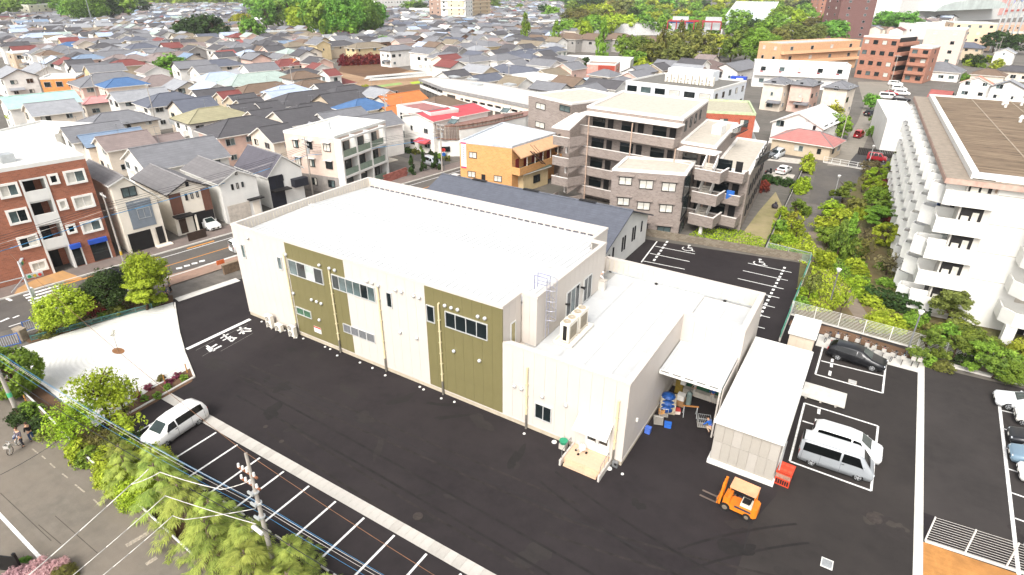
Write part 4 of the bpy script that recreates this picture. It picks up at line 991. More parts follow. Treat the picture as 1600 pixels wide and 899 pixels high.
for a, b in (((418, 640), (505, 735)), ((525, 612), (655, 695))):
    p, q = wallpt(*z35(*a), BA, BB), wallpt(*z35(*b), BA, BB); s_ = (p.xy - BA).dot(bu); e_ = (q.xy - BA).dot(bu)
    o = obj('shop_front', MB().prism([bl(s_, -.06), bl(e_, -.06), bl(e_, .02), bl(s_, .02)], .2, 2.5), m_glass, t)
    aw = obj('awning', MB().prism([bl(s_ - .1, -.5), bl(e_ + .1, -.5), bl(e_ + .1, -.065), bl(s_ - .1, -.065)], 2.45, 2.95), mat('#2c52b0', 0.6), o)
    if e_ - s_ > 2:
        mb = MB()
        for k in range(7): mb.prism([bl(s_ + .5 + k * .33, -.51), bl(s_ + .72 + k * .33, -.51), bl(s_ + .72 + k * .33, -.501), bl(s_ + .5 + k * .33, -.501)], 2.58 + .03 * (k % 2), 2.82)
        obj('lettering', mb, m_white, aw)
    obj('post', MB().prism([bl(e_ + .02, -.08), bl(e_ + .16, -.08), bl(e_ + .16, .02), bl(e_ + .02, .02)], .1, 2.9), m_white, o)
mb = MB(); a = BA + bu * 14 - bn * 4 - BB
for k in range(3): mb.obox((BA + bu * (8 + k * 1.6) - bn * (3 + k) - BB).to_3d() + Vector((0, 0, bz + .12)), (1.2, .9, .6), .1 * k)
obj('roof_hatch', mb, mat('#b9bcc0', .6), t)
foot([tuple(BA), tuple(BB), tuple(BB - bn * 9.5), tuple(BA - bn * 9.5)], 7)
t = thing('roof_mast', 'white steel lattice mast standing on the brick apartments roof', 'mast', (*(BA + bu * 10.6 - bn * 3), bz - .2)); mb = MB()
for sx, sy in ((-1, -1), (1, -1), (1, 1), (-1, 1)): mb.tube((sx * 1.1, sy * 1.1, 0), (sx * .35, sy * .35, 3.4), .05, n=5)
for k in range(3):
    r = 1.1 - .25 * k; q = [(-r, -r, k * 1.1 + .1), (r, -r, k * 1.1 + 1), (r, r, k * 1.1 + .1), (-r, r, k * 1.1 + 1), (-r, -r, k * 1.1 + .1)]; mb.path(q, .03, 5)
obj('lattice', mb, m_white, t); obj('tank', MB().box(-1.6, -.2, 1.6, 2.9, 0, .9), m_galv, t)
# ---- gable-fronted houses along the street
def gfront(name, label, off, eL, ap, eR, depth, wm, rm, base=None, trim=None, oh=.35):
    A, B = ST(-20, off), ST(40, off); p, a, q = wallpt(*eL, A, B), wallpt(*ap, A, B), wallpt(*eR, A, B)
    t = thing(name, label, 'house', (p.x, p.y, 0), math.atan2(SD.y, SD.x), 'houses along the street'); t['group'] = 'houses along the street'
    W = (q.xy - p.xy).dot(SD); xa = (a.xy - p.xy).dot(SD)
    w_ = MB(); pr = [(.25, 0), (W - .25, 0), (W - .25, q.z - .15), (xa, a.z - .2), (.25, p.z - .15)]
    i = [(x, 0, z) for x, z in pr]; j = [(x, depth, z) for x, z in pr]; w_.face(i).face(j[::-1])
    for k in range(5): b = (k + 1) % 5; w_.face([i[b], i[k], j[k], j[b]])
    obj('wall', w_, wm, t)
    r = MB()
    for P0, P1 in (((-.1, p.z - .06), (xa, a.z)), ((xa, a.z), (W + .1, q.z - .06))):
        T = [(P0[0], -oh, P0[1]), (P1[0], -oh, P1[1]), (P1[0], depth + oh, P1[1]), (P0[0], depth + oh, P0[1])]; Bq = [(x, y, z - .18) for x, y, z in T]
        r.face(T).face(Bq[::-1], 1)
        for k in range(4): b = (k + 1) % 4; r.face([Bq[k], Bq[b], T[b], T[k]], 1)
    ro = obj('roof', r, [rm, trim or m_white], t); obj('ridge_cap', MB().tube((xa, -oh, a.z + .02), (xa, depth + oh, a.z + .02), .1, n=6), mat('#8a8786', .6), ro)
    def lp(px, py): v = wallpt(px, py, A, B); return ((v.xy - p.xy).dot(SD), v.z)
    def wn(TL, BR, n=1, fm=None, gm=None):
        a_, b_ = lp(*TL), lp(*BR); return window(t, ((a_[0] + b_[0]) / 2, -.03, (a_[1] + b_[1]) / 2), 0, abs(b_[0] - a_[0]), abs(a_[1] - b_[1]), n, fm or m_dark, gm)
    foot([(p.x, p.y), (q.x, q.y), tuple(q.xy - SN * depth), tuple(p.xy - SN * depth)], 4)
    return t, W, xa, p, a, q, lp, wn
def zb(x, y): return (170 + x / 5.29, 240 + y / 5.29)
m_sh = roofm('#6f6c6c')
t, W, xa, p, a, q, lp, wn = gfront('row_house', 'cream three-storey gable house with a blue-grey centre panel and dark-panelled carport beside the brick apartments', -7.0, zb(-12, 262), zb(112, 185), zb(410, 358), 11, m_cream, m_sh)
c0_, c1_ = lp(*zb(90, 250))[0], lp(*zb(325, 330))[0]
obj('panel', MB().prism([(c0_, -.06), (c1_, -.06), (c1_, -.001), (c0_, -.001)], 2.9, min(p.z, q.z) + .2), mat('#7d858d', .8, var=.08), t)
wn(zb(95, 288), zb(235, 345), 2, None, [m_glassl]); wn(zb(225, 462), zb(355, 518), 2, m_galv, [m_glassl, m_glass])
cpt = obj('carport', MB().box(.5, W * .62, -.05, -.002, .1, 2.5), m_dark, t); obj('door', MB().box(W * .74, W * .9, -.06, -.002, .3, 2.5), m_dark, t)  # carport is a dark panel painted for the shade of an open bay
obj('step', MB().box(W * .62, W, -.9, -.002, 0, .2), m_cream, t); obj('column', MB().box(W * .62, W * .7, -.1, -.06, 0, 2.6), m_cream, t)
t, W, xa, p, a, q, lp, wn = gfront('row_house', 'cream and brown gable house with dark verge and a white car in its carport', -8.6, zb(470, 338), zb(635, 212), zb(835, 262), 11, m_cream, m_sh, trim=mat('#3a3634', .7))
mbr = mat('#6c4a3c', .8, var=.08)
obj('panel', MB().prism([(.25, -.05), (W * .3, -.05), (W * .3, -.001), (.25, -.001)], 2.9, p.z - .2), mbr, t); obj('panel', MB().prism([(W * .76, -.05), (W - .25, -.05), (W - .25, -.001), (W * .76, -.001)], 2.5, q.z - .2), mbr, t)
for k in range(3): wn(zb(627 + 45 * k, 335 - 10 * k), zb(652 + 45 * k, 385 - 12 * k))
wn(zb(628, 238), zb(660, 268))
obj('porch_roof', MB().box(.1, W * .42, -1.3, -.003, 2.65, 2.85), m_dark, t); obj('carport', MB().box(W * .45, W - .3, -.04, -.002, .1, 2.6), m_dark, t); obj('post', MB().box(W * .42, W * .46, -1.2, -1.0, 0, 2.65), m_cream, t)  # dark carport front coloured for the shade inside, not a real opening
obj('door', MB().box(.7, 1.6, -.05, -.002, .2, 2.2), mat('#4a3a30', .6), t)
g_ = obj('gate', MB().box(.2, W * .45, -3.2, -3.1, .1, 1.2), mat('#3e3028', .7), t)
t, W, xa, p, a, q, lp, wn = gfront('row_house', 'white gable house with three slit windows and a wide open garage', -8.0, zb(898, 250), zb(1046, 132), zb(1228, 182), 11, m_white, m_sh)
for k in range(3): wn(zb(1012 + 42 * k, 255 - 10 * k), zb(1028 + 42 * k, 300 - 12 * k))
wn(zb(1042, 155), zb(1060, 178))
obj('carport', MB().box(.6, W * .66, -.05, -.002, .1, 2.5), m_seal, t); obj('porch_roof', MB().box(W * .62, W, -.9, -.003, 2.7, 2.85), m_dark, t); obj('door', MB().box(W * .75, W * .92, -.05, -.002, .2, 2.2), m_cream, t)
t, W, xa, p, a, q, lp, wn = gfront('row_house', 'black and white gable house with dark metal roof behind the factory corner', -9.0, zb(1300, 195), zb(1416, 10), zb(1600, 110), 9, m_white, roofm('#56535a'))
obj('panel', MB().prism([(.25, -.06), (W * .42, -.06), (W * .42, -.001), (.25, -.001)], 0.1, p.z - .1), mat('#23242c', .7), t)
wn(zb(1372, 200), zb(1412, 270), 1); wn(zb(1412, 185), zb(1445, 222), 1); obj('porch_roof', MB().box(.3, W * .5, -1.4, -.003, 2.8, 2.95), m_dark, t); obj('balcony', MB().box(W * .62, W, -1.1, -.003, 2.7, 3.9), mat('#23242c', .7), t)
# ---- generic blocks of flats
def apt(name, label, A, B, z, depth, wm, rm=None, floors=3, wins=4, side=2, bal=(), balm=None, zp=None, base=None, cat='apartment block', fm=None, gms=None, skip=0.0, ww=1.6, cm=None, h0=None, group=None):
    """A, B: roof-edge corners of the front (left, right) as pixels at height zp, or at the ground when base is set"""
    zz = 0 if base else (zp if zp is not None else z)
    a, b = V2(P(*A, zz)), V2(P(*B, zz)); u = (b - a).normalized(); n_ = Vector((-u.y, u.x)); L = (b - a).length
    poly = [tuple(a), tuple(b), tuple(b + n_ * depth), tuple(a + n_ * depth)]
    t = block(name, label, cat, poly, z, wm, rm or m_white, cm or m_white, group=group); far = pix(a.x, a.y, 0)[2] < 6.5
    fh = (z - (h0 or 0)) / floors; rz = math.atan2(u.y, u.x)
    for f in range(floors):
        zc = (h0 or 0) + f * fh + fh * .55
        for k in range(wins):
            if rnd.random() < skip: continue
            c = a + u * L * (k + .5) / wins - n_ * .03; window(t, rel(t, (c.x, c.y, zc)), rz, min(ww, L / wins * .7), min(1.4, fh * .5), 2, fm, gms, far)
        for k in range(side):
            for (o_, sg) in ((b, 1), (a, -1)):
                c = o_ + n_ * depth * (k + .5) / side + u * .03 * sg
                if (u * sg).dot(-c) < 0: continue
                window(t, rel(t, (c.x, c.y, zc)), rz + math.pi / 2 * sg, 1.2, min(1.3, fh * .5), 2, fm, gms, far)
        if f in bal:
            q0 = a + u * .3; obj('balcony', MB().box(0, L - .6, -1.2, -.005, 0, .15).box(0, L - .6, -1.2, -1.08, .15, 1.1).box(0, .12, -1.08, -.005, .15, 1.1).box(L - .72, L - .6, -1.08, -.005, .15, 1.1), balm or wm, t, loc=rel(t, (q0.x, q0.y, f * fh + (h0 or 0))), rz=rz)
    foot(poly, 4); return t, a, b, u, n_, L, rz, fh
m_pink = mat('#cdb8aa', .8, var=.06); m_peach = mat('#c99f7a', .8, var=.08); m_brik2 = mat('#a3705a', .85, 'brick', '#94634e', var=.08, a=.6, b=.25); m_dbrik = mat('#6e4a44', .85, 'brick', '#64433e', var=.08, a=.6, b=.25)
# walk-up flats with glass balconies in the middle
A_, B_ = P(443, 207, 9), P(522, 216, 9); a, b = V2(A_), V2(B_); e = V2(P(602, 191, 9)); u = (b - a).normalized(); v = (e - b).normalized()
poly = [tuple(a), tuple(b), tuple(e), tuple(e + (a - b))]
t = block('walkup_flats', 'pale pink three-storey flats with white frame and glass balconies behind the factory roof', 'apartment block', poly, 9, m_pink, m_white, m_white, par=.3)
foot(poly, 6); L1, L2 = (b - a).length, (e - b).length; rz1 = math.atan2(u.y, u.x); rz2 = math.atan2(v.y, v.x); nv = Vector((v.y, -v.x)); nu = Vector((u.y, -u.x))
obj('wall_base', MB().prism([tuple(V2(p) - a) for p in inset(poly, -.04)], 0, 2.7), mat('#8b8580', .8), t)
for f, z in enumerate((1.6, 4.6, 7.4)):
    for s in (.22, .5, .84):
        c = a + u * L1 * s + nu * .08; window(t, rel(t, (c.x, c.y, z)), rz1, 1.0 if s < .8 else 1.3, 1.2, 2, m_dark)
        if f: obj('window_hood', MB().box(-.8, .8, -.4, 0, 0, .1), m_white, t, loc=rel(t, (c.x, c.y, z + .75)), rz=rz1)
    for k in range(3):
        s0 = .12 + k * 3.2 * (L2 - 2.5) / 9.6; wv_ = (L2 - 2.5) / 3
        o_ = b + v * s0
        rc = obj('balcony', MB().box(0, wv_ - .3, -1.3, -.05, -.12, 0), m_white, t, loc=rel(t, (o_.x, o_.y, .15 + f * 2.95)), rz=rz2)
        if f or k == 2:
            for j in range(3): obj('pane', MB().box(.05 + j * (wv_ - .4) / 3, .02 + (j + 1) * (wv_ - .4) / 3, -1.3, -1.27, .05, 1.05), mat('#7f8f80', .15, var=.1, spec=.6), rc)
        obj('door', MB().box(.5, 1.4, -.1, -.045, 0, 2.1), mat('#57483f', .6), rc); obj('window', MB().box(1.6, wv_ - .5, -.1, -.045, .5, 2.0), m_glass, rc)
        obj('column', MB().box(-.3, 0, -1.35, -.05, 0, 8.9), m_white, t, loc=rel(t, (o_.x, o_.y, 0)), rz=rz2) if f == 0 else None
for z in (2.75, 5.7, 8.6): obj('beam', MB().box(-.2, L2 - 1.9, -1.38, -1.05, 0, .3), m_white, t, loc=rel(t, (b.x, b.y, z)), rz=rz2)
o_ = b + v * (L2 - 2.2); obj('column', MB().box(0, .3, -1.35, -.05, 0, 8.9), m_white, t, loc=rel(t, (o_.x, o_.y, 0)), rz=rz2)
obj('vent', MB().tube((0, 0, 0), (0, 0, .9), .25, .2, 8).ell((0, 0, 1.05), (.3, .3, .25), 8, 4), m_galv, t, loc=rel(t, ((a + b) / 2 + v * 5).to_3d() + Vector((0, 0, 9.0))))
# ---- ochre tiled building with fire stairs
m_och = mat('#c8945a', .85, 'brick', '#ba854c', var=.12, sc_=1.5, a=.5, b=.25)
z = 7.45; a, b = V2(P(718, 222, z)), V2(P(800, 231, z)); c, d = V2(P(868, 210, z)), V2(P(785, 193, z)); poly = [tuple(a), tuple(b), tuple(c), tuple(d)]
OA, OB = tuple(a), tuple(b); u = (b - a).normalized(); v = (c - b).normalized(); nv = Vector((v.y, -v.x)); nu = Vector((u.y, -u.x)); rz1 = math.atan2(u.y, u.x); rz2 = math.atan2(v.y, v.x); L2 = (c - b).length
t = block('ochre_flats', 'ochre tiled two-storey building with a dark fire stair and hanging banner behind the factory', 'building', poly, z, m_och, mat('#c9ccce', .6, var=.05), mat('#b8bdc2', .5), par=.25); foot(poly, 6)
for TL, BR in (((733, 237), (745, 248)), ((731, 267), (743, 278)), ((772, 274), (784, 285))): pxwin(t, OA, OB, TL, BR, 2, m_dark, [m_curt])
p, q = wallpt(753, 273, OA, OB), wallpt(758, 291, OA, OB); cc = (p + q) / 2; obj('door', MB().box(-.35, .35, -.05, 0, -1, 1), m_dark, t, loc=rel(t, cc), rz=rz1)
p, q = wallpt(720, 222, OA, OB), wallpt(729, 263, OA, OB)
bn_ = obj('banner', MB().box(0, .95, -.08, -.02, 0, p.z - q.z), m_white, t, loc=rel(t, (p.x, p.y, q.z)), rz=rz1); hb = p.z - q.z
obj('stripe', MB().box(0, .95, -.09, -.081, hb - .25, hb).box(0, .95, -.09, -.081, 0, .25), mat('#c03060', .6), bn_)
mb = MB()
for k in range(9): mb.box(.36, .6, -.088, -.081, .9 + k * .3, 1.08 + k * .3)
obj('lettering', mb, mat('#8d8d95', .7), bn_)
o_ = b; wing = obj('gallery', MB().box(0, L2, -1.6, -.004, 3.2, 3.4).box(0, L2, -1.6, -1.48, 3.4, 4.4).box(0, .12, -1.48, -.004, 3.4, 4.4).box(L2 - .12, L2, -1.48, -.004, 3.4, 4.4), m_och, t, loc=rel(t, (o_.x, o_.y, 0)), rz=rz2)
mb = MB().face([(0, -1.8, 6.1), (L2, -1.8, 6.1), (L2, -.004, 7.4), (0, -.004, 7.4)]).face([(0, -1.75, 6.0), (L2, -1.75, 6.0), (L2, -.004, 7.2), (0, -.004, 7.2)][::-1]).box(0, L2, -1.82, -1.7, 5.95, 6.08); obj('skirt_roof', mb, m_peach, t, loc=rel(t, (o_.x, o_.y, 0)), rz=rz2)
for k in range(5): obj('door', MB().box(.9 + k * 2.2, 1.8 + k * 2.2, -.06, -.004, 3.4, 5.4), mat('#7d2a26', .6), t, loc=rel(t, (o_.x, o_.y, 0)), rz=rz2); obj('post', MB().box(1.9 + k * 2.2, 2.0 + k * 2.2, -1.6, -1.5, 4.4, 6.0), m_cream, t, loc=rel(t, (o_.x, o_.y, 0)), rz=rz2)
m_rust = mat('#3c2a24', .7); fs = obj('fire_stair', MB().path([(2.2, -1.9, 6.8), (4.6, -2.6, 4.4)], .06, 5).path([(2.2, -2.6, 6.8), (4.6, -3.3, 4.4)], .06, 5).path([(2.2, -1.9, 7.8), (4.6, -2.6, 5.4)], .03, 5).path([(2.2, -2.6, 7.8), (4.6, -3.3, 5.4)], .03, 5), m_rust, t, loc=rel(t, (o_.x, o_.y, 0)), rz=rz2)
for k in range(9): obj('tread', MB().obox((2.3 + k * .26, -2.3 - k * .075, 6.7 - k * .27), (.22, .7, .04), 0), m_rust, fs)
# ---- cream cottage with green tiled roof
house(803, 258, 842, 244, 4.3, 5, 'g', '#4d5a50', 'yellow', 'small cream cottage with a dark green tiled roof at the foot of the ochre building', far=False)
# ---- slate-roofed clinic behind the factory
m_slate = mat('#575a63', .7, 'course', var=.12, sc_=1.2, a=.14)
t = thing('clinic', 'long low white building with a wide slate-grey gable roof directly behind the factory', 'building', (-51, 57, 0))
w_ = MB(); pr = [(0, 0), (14.5, 0), (14.5, 3.7), (7.25, 6.3), (0, 3.7)]; i = [(0.3, y, z) for y, z in pr]; j = [(27.4, y, z) for y, z in pr]; w_.face(i[::-1]).face(j)
for k in range(5): q = (k + 1) % 5; w_.face([i[k], i[q], j[q], j[k]])
obj('wall', w_, m_white, t)
r = MB()
for (y0, z0, y1, z1) in ((-.5, 3.68, 7.25, 6.55), (7.25, 6.55, 15, 3.68)):
    T = [(-.3, y0, z0), (28.0, y0, z0), (28.0, y1, z1), (-.3, y1, z1)]; Bq = [(x, y, zz - .17) for x, y, zz in T]; r.face(T).face(Bq[::-1], 1)
    for k in range(4): q = (k + 1) % 4; r.face([Bq[k], Bq[q], T[q], T[k]], 1)
ro = obj('roof', r, [m_slate, mat('#4a4c52', .6)], t); obj('ridge_cap', MB().box(-.3, 28, 7.1, 7.4, 6.54, 6.62), mat('#64676f', .6), ro)
for x in (5, 13, 21): obj('ridge_vent', MB().box(x, x + 2.2, 7.0, 7.5, 6.621, 6.72), m_dark, ro)
for y, zz, hh in ((2.2, 2.0, 1.2), (3.4, 2.3, 1.6), (6.2, 2.5, 1.8), (6.9, 2.5, 1.8), (9.4, 2.7, 1.8), (10.1, 2.7, 1.8), (12.4, 2.8, 1.4)): window(t, (27.43, y, zz), math.pi / 2, .35, hh, 1, m_dark, [m_glass])
foot([(-51, 57), (-23.5, 57), (-23.5, 71.5), (-51, 71.5)], 7)
# ---- grey tiled apartments
m_gt = mat('#8a7e76', .85, 'brick', '#75685f', var=.12, sc_=7.0, a=.42, b=.2); m_grf = mat('#b5ada0', .85, var=.08); m_cop = mat('#d9d3cc', .7, var=.05)
t = thing('tiled_apartments', 'grey-brown tiled four-storey apartments with stepped galleries and open stairs', 'apartment block', (-20.4, 75.55, 0))
GA, GB = V2(P(957, 264, 8.6)), V2((-20.45, 75.6)); gu = (GB - GA).normalized(); gv = Vector((-gu.y, gu.x)); gv = (gv + Vector((-.03, 1)) * 2).normalized()
gp_ = [tuple(GA), tuple(GB), tuple(GB + gv * 7.2), tuple(GA + gv * 7.2)]
def tb(name, poly, z0, z1, m_): return obj(name, MB().prism(relp(t, poly), z0, z1), m_, t)
_tb = tb
def wing(poly, z, cw=.4):
    _tb('wall', poly, 0, z - .32, m_gt); obj('roof', MB().prism(relp(t, inset(poly, cw + .002)), z - .319, z - .22), m_grf, t); obj('coping', ring(MB(), relp(t, inset(poly, -.05)), cw + .05, z - .319, z), m_cop, t); foot(poly, 4)
wing(gp_, 8.65)
hood = lambda c, rz, w_: obj('window_hood', MB().box(-w_ / 2 - .25, w_ / 2 + .25, -.3, 0, 0, .18), m_gt, t, loc=rel(t, c), rz=rz)
rzg = math.atan2(gu.y, gu.x)
for TL, BR in (((967.5, 276), (987, 290)), ((999.5, 281), (1020, 296)), ((1035, 285), (1055, 300)), ((965, 308), (983, 322)), ((996, 315), (1015, 329)), ((1031, 319), (1050, 333)), ((1003, 349), (1011.5, 362)), ((1027, 353), (1047, 366))):
    o = pxwin(t, GA, GB, TL, BR, 2, m_dark, [m_curt, m_glassl, m_curt]); p, q = wallpt(*TL, GA, GB), wallpt(*BR, GA, GB); c = (p + q) / 2; c.z = p.z + .12; hood(c, rzg, abs((q - p).xy.dot(gu)))
for TL, BR in (((1070, 279), (1076, 299)), ((1067, 314), (1072, 330)), ((1062, 351), (1066, 362))): pxwin(t, tuple(GB), tuple(GB + gv * 7), TL, BR, 1, m_dark, [m_glassl])
# main body, stepping down to the right
MA, MBq = Vector((-39.2, 84.6)), Vector((-13.8, 82.0)); mu = (MBq - MA).normalized(); mv = Vector((-.077, 1)).normalized(); rzm = math.atan2(mu.y, mu.x); ML = (MBq - MA).length
def mp(s, d): q = MA + mu * s + mv * d; return (q.x, q.y)
wing([mp(0, 0), mp(15.3, 0), mp(15.3, 17), mp(0, 17)], 14.0, .6)
wing([mp(15.302, 0.2), mp(20.4, 0.2), mp(20.4, 18), mp(15.302, 18)], 10.9)
wing([mp(20.402, 0.1), mp(25.4, 0.1), mp(25.4, 20), mp(20.402, 20)], 8.3)
LA, LB = V2(P(826, 147, 13)), V2(P(893, 162, 13)); lu = (LB - LA).normalized(); lv = Vector((-lu.y, lu.x))
wing([tuple(LA), tuple(LB), tuple(LB + lv * 13), tuple(LA + lv * 13)], 13.05, .6)
for TL, BR in (((838, 160), (852, 173)), ((875, 163), (891, 177)), ((837, 189), (851, 202)), ((874, 192), (889, 205)), ((873, 220), (880, 232))): pxwin(t, tuple(LA), tuple(LB), TL, BR, 2, m_dark, [m_curt, m_glassl])
for lv_ in range(4):                             # galleries with parapets
    zf = 1.25 + 3.05 * lv_; s1 = (25.2, 25.2, 25.2, 15.2)[lv_]
    g_ = obj('gallery', MB().box(0.2, s1, -2.0, -.01, -.2, 0).box(0.2, s1, -2.0, -1.86, 0, 1.1).box(s1 - .14, s1, -1.86, -.01, 0, 1.1), m_gt, t, loc=rel(t, (MA.x, MA.y, zf)), rz=rzm)
    obj('parapet_cap', MB().box(.15, s1 + .04, -2.05, -1.82, 1.1, 1.17), m_cop, g_)
    for k in range(int(s1 / 4.9)):
        x = 1.2 + k * 4.9; obj('door', MB().box(x + 2.6, x + 3.5, -.1, -.02, 0, 2.1), m_dark, g_); obj('window', MB().box(x, x + 2.1, -.1, -.02, .7, 2.1), m_glass, g_)
    # landing and slanting stair parapet at the left end
    ls = obj('stair', MB().box(-2.6, .19, -5.0, -3.2, -.2, 0).box(-2.6, .19, -5.0, -4.86, 0, 1.1).box(-2.6, -2.46, -4.86, -3.2, 0, 1.1).face([(.2, -4.9, -.3), (1.4, -2.0, 1.3 - .2), (1.4, -2.0, 0.0), (.2, -4.9, -1.3)]), m_gt, t, loc=rel(t, (MA.x, MA.y, zf - 1.5)), rz=rzm)
    obj('parapet', MB().prism([(0.2, -4.95), (.32, -4.95), (1.5, -2.02), (1.38, -2.02)], -.2, 1.2), m_gt, ls); obj('parapet_cap', MB().box(-2.66, .3, -5.05, -4.82, 1.1, 1.17), m_cop, ls)
    obj('column', MB().box(-1.2, -.9, -3.6, -3.3, -1.6, 0), m_cop, ls)
cn = obj('gallery_roof', MB().box(0.1, 15.6, -2.3, .1, 13.1, 13.28), m_cop, t, loc=rel(t, (MA.x, MA.y, 0)), rz=rzm)
obj('stair_roof', MB().face([(-2.7, -5.2, 11.4), (.4, -5.2, 11.4), (1.3, -2.3, 13.25), (-.6, -2.3, 13.25)]).face([(-2.7, -5.2, 11.25), (.4, -5.2, 11.25), (1.3, -2.3, 13.1), (-.6, -2.3, 13.1)][::-1]).box(-2.7, .4, -5.3, -5.2, 11.2, 11.42).face([(-2.7, -5.2, 11.25), (-.6, -2.3, 13.1), (-.6, -2.3, 13.25), (-2.7, -5.2, 11.4)]), m_cop, t, loc=rel(t, (MA.x, MA.y, 0)), rz=rzm)
obj('gallery_roof', MB().box(15.8, 21.2, -2.2, .15, 10.2, 10.36), m_cop, t, loc=rel(t, (MA.x, MA.y, 0)), rz=rzm)
for s in (1.7, 8.8, 15.6, 20.4): obj('rain_pipe', MB().tube((s, -2.12, .1), (s, -2.12, (12.9, 12.9, 10.3, 10.2)[(1.7, 8.8, 15.6, 20.4).index(s)]), .09, n=6), mat('#b39a88', .6), t, loc=rel(t, (MA.x, MA.y, 0)), rz=rzm)
for lv_ in range(3):                             # open stairs at the right
    zf = 1.6 + 3.05 * lv_; s_ = obj('stair', MB().box(19.8, 23.2, -5.0, -3.4, -.25, 0).box(19.8, 23.2, -5.0, -4.86, 0, 1.2).box(19.8, 19.94, -4.86, -3.4, 0, 1.2).box(23.06, 23.2, -4.86, -2.0, 0, 1.2), m_gt, t, loc=rel(t, (MA.x, MA.y, zf)), rz=rzm)
    obj('parapet_cap', MB().box(19.75, 23.25, -5.05, -4.82, 1.2, 1.27).box(23.02, 23.25, -4.82, -2.0, 1.2, 1.27), m_cop, s_)
    for x in (20.0, 21.5): obj('string_wall', MB().face([(x, -3.4, 0), (x, -2.05, 1.5), (x, -2.05, 2.7), (x, -3.4, 1.2)]).face([(x + .13, -3.4, 0), (x + .13, -2.05, 1.5), (x + .13, -2.05, 2.7), (x + .13, -3.4, 1.2)][::-1]).face([(x, -3.4, 1.2), (x, -2.05, 2.7), (x + .13, -2.05, 2.7), (x + .13, -3.4, 1.2)]), m_cop, s_)
    for k in range(6): obj('tread', MB().box(20.14, 21.49, -3.4 + k * .22, -3.18 + k * .22, .02 + k * .24, .24 + k * .24), m_conc, s_)
obj('column', MB().box(21.3, 21.7, -4.4, -4.0, -1.6, 0), m_cop, t, loc=rel(t, (MA.x, MA.y, 1.3)), rz=rzm)
obj('tarpaulin', MB().obox((23.9, -1.95, 5.4), (1.0, .16, 1.2), .1, 0, .1), m_blue, t, loc=rel(t, (MA.x, MA.y, 0)), rz=rzm)
for s, d0, d1, zz in ((20.3, 6.0, 13, 10.9), (25.3, 2, 12, 8.3)):
    rl = obj('railing', MB().box(s - .1, s, d0, d1, .1, .2).box(s - .1, s, d0, d1, 1.2, 1.28), m_black, t, loc=rel(t, (MA.x, MA.y, zz)), rz=rzm)
    for k in range(int((d1 - d0) / .28)): obj('baluster', MB().box(s - .07, s - .03, d0 + k * .28, d0 + k * .28 + .05, .2, 1.2), m_black, rl)
for k in range(6):
    for f in range(3 if k > 1 else 2): p = mp(25.43, 3 + k * 2.8); window(t, rel(t, (*p, 2.2 + f * 3.0)), math.atan2(mv.y, mv.x), 1.0, 1.5, 1, m_dark, [m_glassl])
for k in range(4): p = mp(15.33, 2 + k * 3.2); window(t, rel(t, (*p, 12.6)), math.atan2(mv.y, mv.x), .9, 1.4, 1, m_dark, [m_glassl])
obj('terrace_box', MB().box(16.6, 18.0, 8, 10, 10.7, 12.0).box(18.3, 19.4, 11, 12.5, 10.7, 11.7), m_white, t, loc=rel(t, (MA.x, MA.y, 0)), rz=rzm)
# block wall between rear car park and apartments
t = thing('block_wall', 'long low weathered concrete block wall at the back of the rear car park', 'wall', (-25, 73.4, 0)); bm = mat('#7d7263', .95, var=.25, sc_=1.5); q0, q1 = Vector((0, 0)), Vector((21.4, 2.5)); uu = (q1 - q0).normalized(); bm_ = MB().box(.004, .396, 0, .15, 0, .192).mesh('block', [bm]); bm2_ = MB().box(.004, .396, 0, .15, 0, .192).mesh('block', [mat('#8a8070', .95, var=.25, sc_=1.5)])
for j in range(5):
    for k in range(53): obj('block', bm_ if rnd.random() < .6 else bm2_, parent=t, loc=(*(uu * (.4 * k + .2 * (j % 2))), j * .2), rz=math.atan2(uu.y, uu.x))
# ---- red-roofed shop with a curved board screen
house(655, 178, 735, 160, 7.6, 10, 'g', '#b34a50', 'white', 'white shop house with a long salmon-red metal roof beside the board screen', slope=.2, far=False)
t = thing('board_screen', 'curved weathered board screen around a low shop in front of the red roof', 'screen', (*P(745, 228), 0))
sc_pts = [P3(q[0], q[1], 6.2) for q in ((671, 190), (682, 193), (695, 195), (714, 195), (736, 192), (765, 187), (795, 180), (818, 175))]
bdm = [mat(h_, .9, var=.2, sc_=2) for h_ in ('#8d8076', '#7d7068', '#998d82')]
obj('frame', MB().path([(*rel(t, p)[:2], 5.9) for p in sc_pts], .08, 5).path([(*rel(t, p)[:2], 3.4) for p in sc_pts], .08, 5), mat('#7a4a34', .8), t)
bms = [MB().box(-.15, .13, -.03, .03, 0, 2.75).mesh('board', [m_]) for m_ in bdm]
for a, b in zip(sc_pts, sc_pts[1:]):
    a, b = Vector(a), Vector(b); n_ = int((b - a).length / .3); an = math.atan2(b.y - a.y, b.x - a.x)
    for k in range(n_): p = a.lerp(b, k / n_); obj('board', rnd.choice(bms), parent=t, loc=(p.x - t.location.x, p.y - t.location.y, 3.3 + rnd.uniform(-.06, .06)), rz=an)
sp_ = [p[:2] for p in sc_pts]; bpoly = [(x + .3, y + .5) for x, y in sp_] + [(sp_[-1][0] - 1, sp_[-1][1] + 7), (sp_[0][0] - 1, sp_[0][1] + 5)]
t2 = thing('low_shop', 'low white building with a rust-brown flat roof wrapped by the board screen', 'building', (*bpoly[0], 0)); obj('wall', MB().prism(relp(t2, bpoly), 0, 5.2), m_white, t2); obj('roof', MB().prism(relp(t2, inset(bpoly, -.1)), 5.2, 5.4), mat('#8a6a60', .7, var=.15), t2); foot(bpoly, 4)
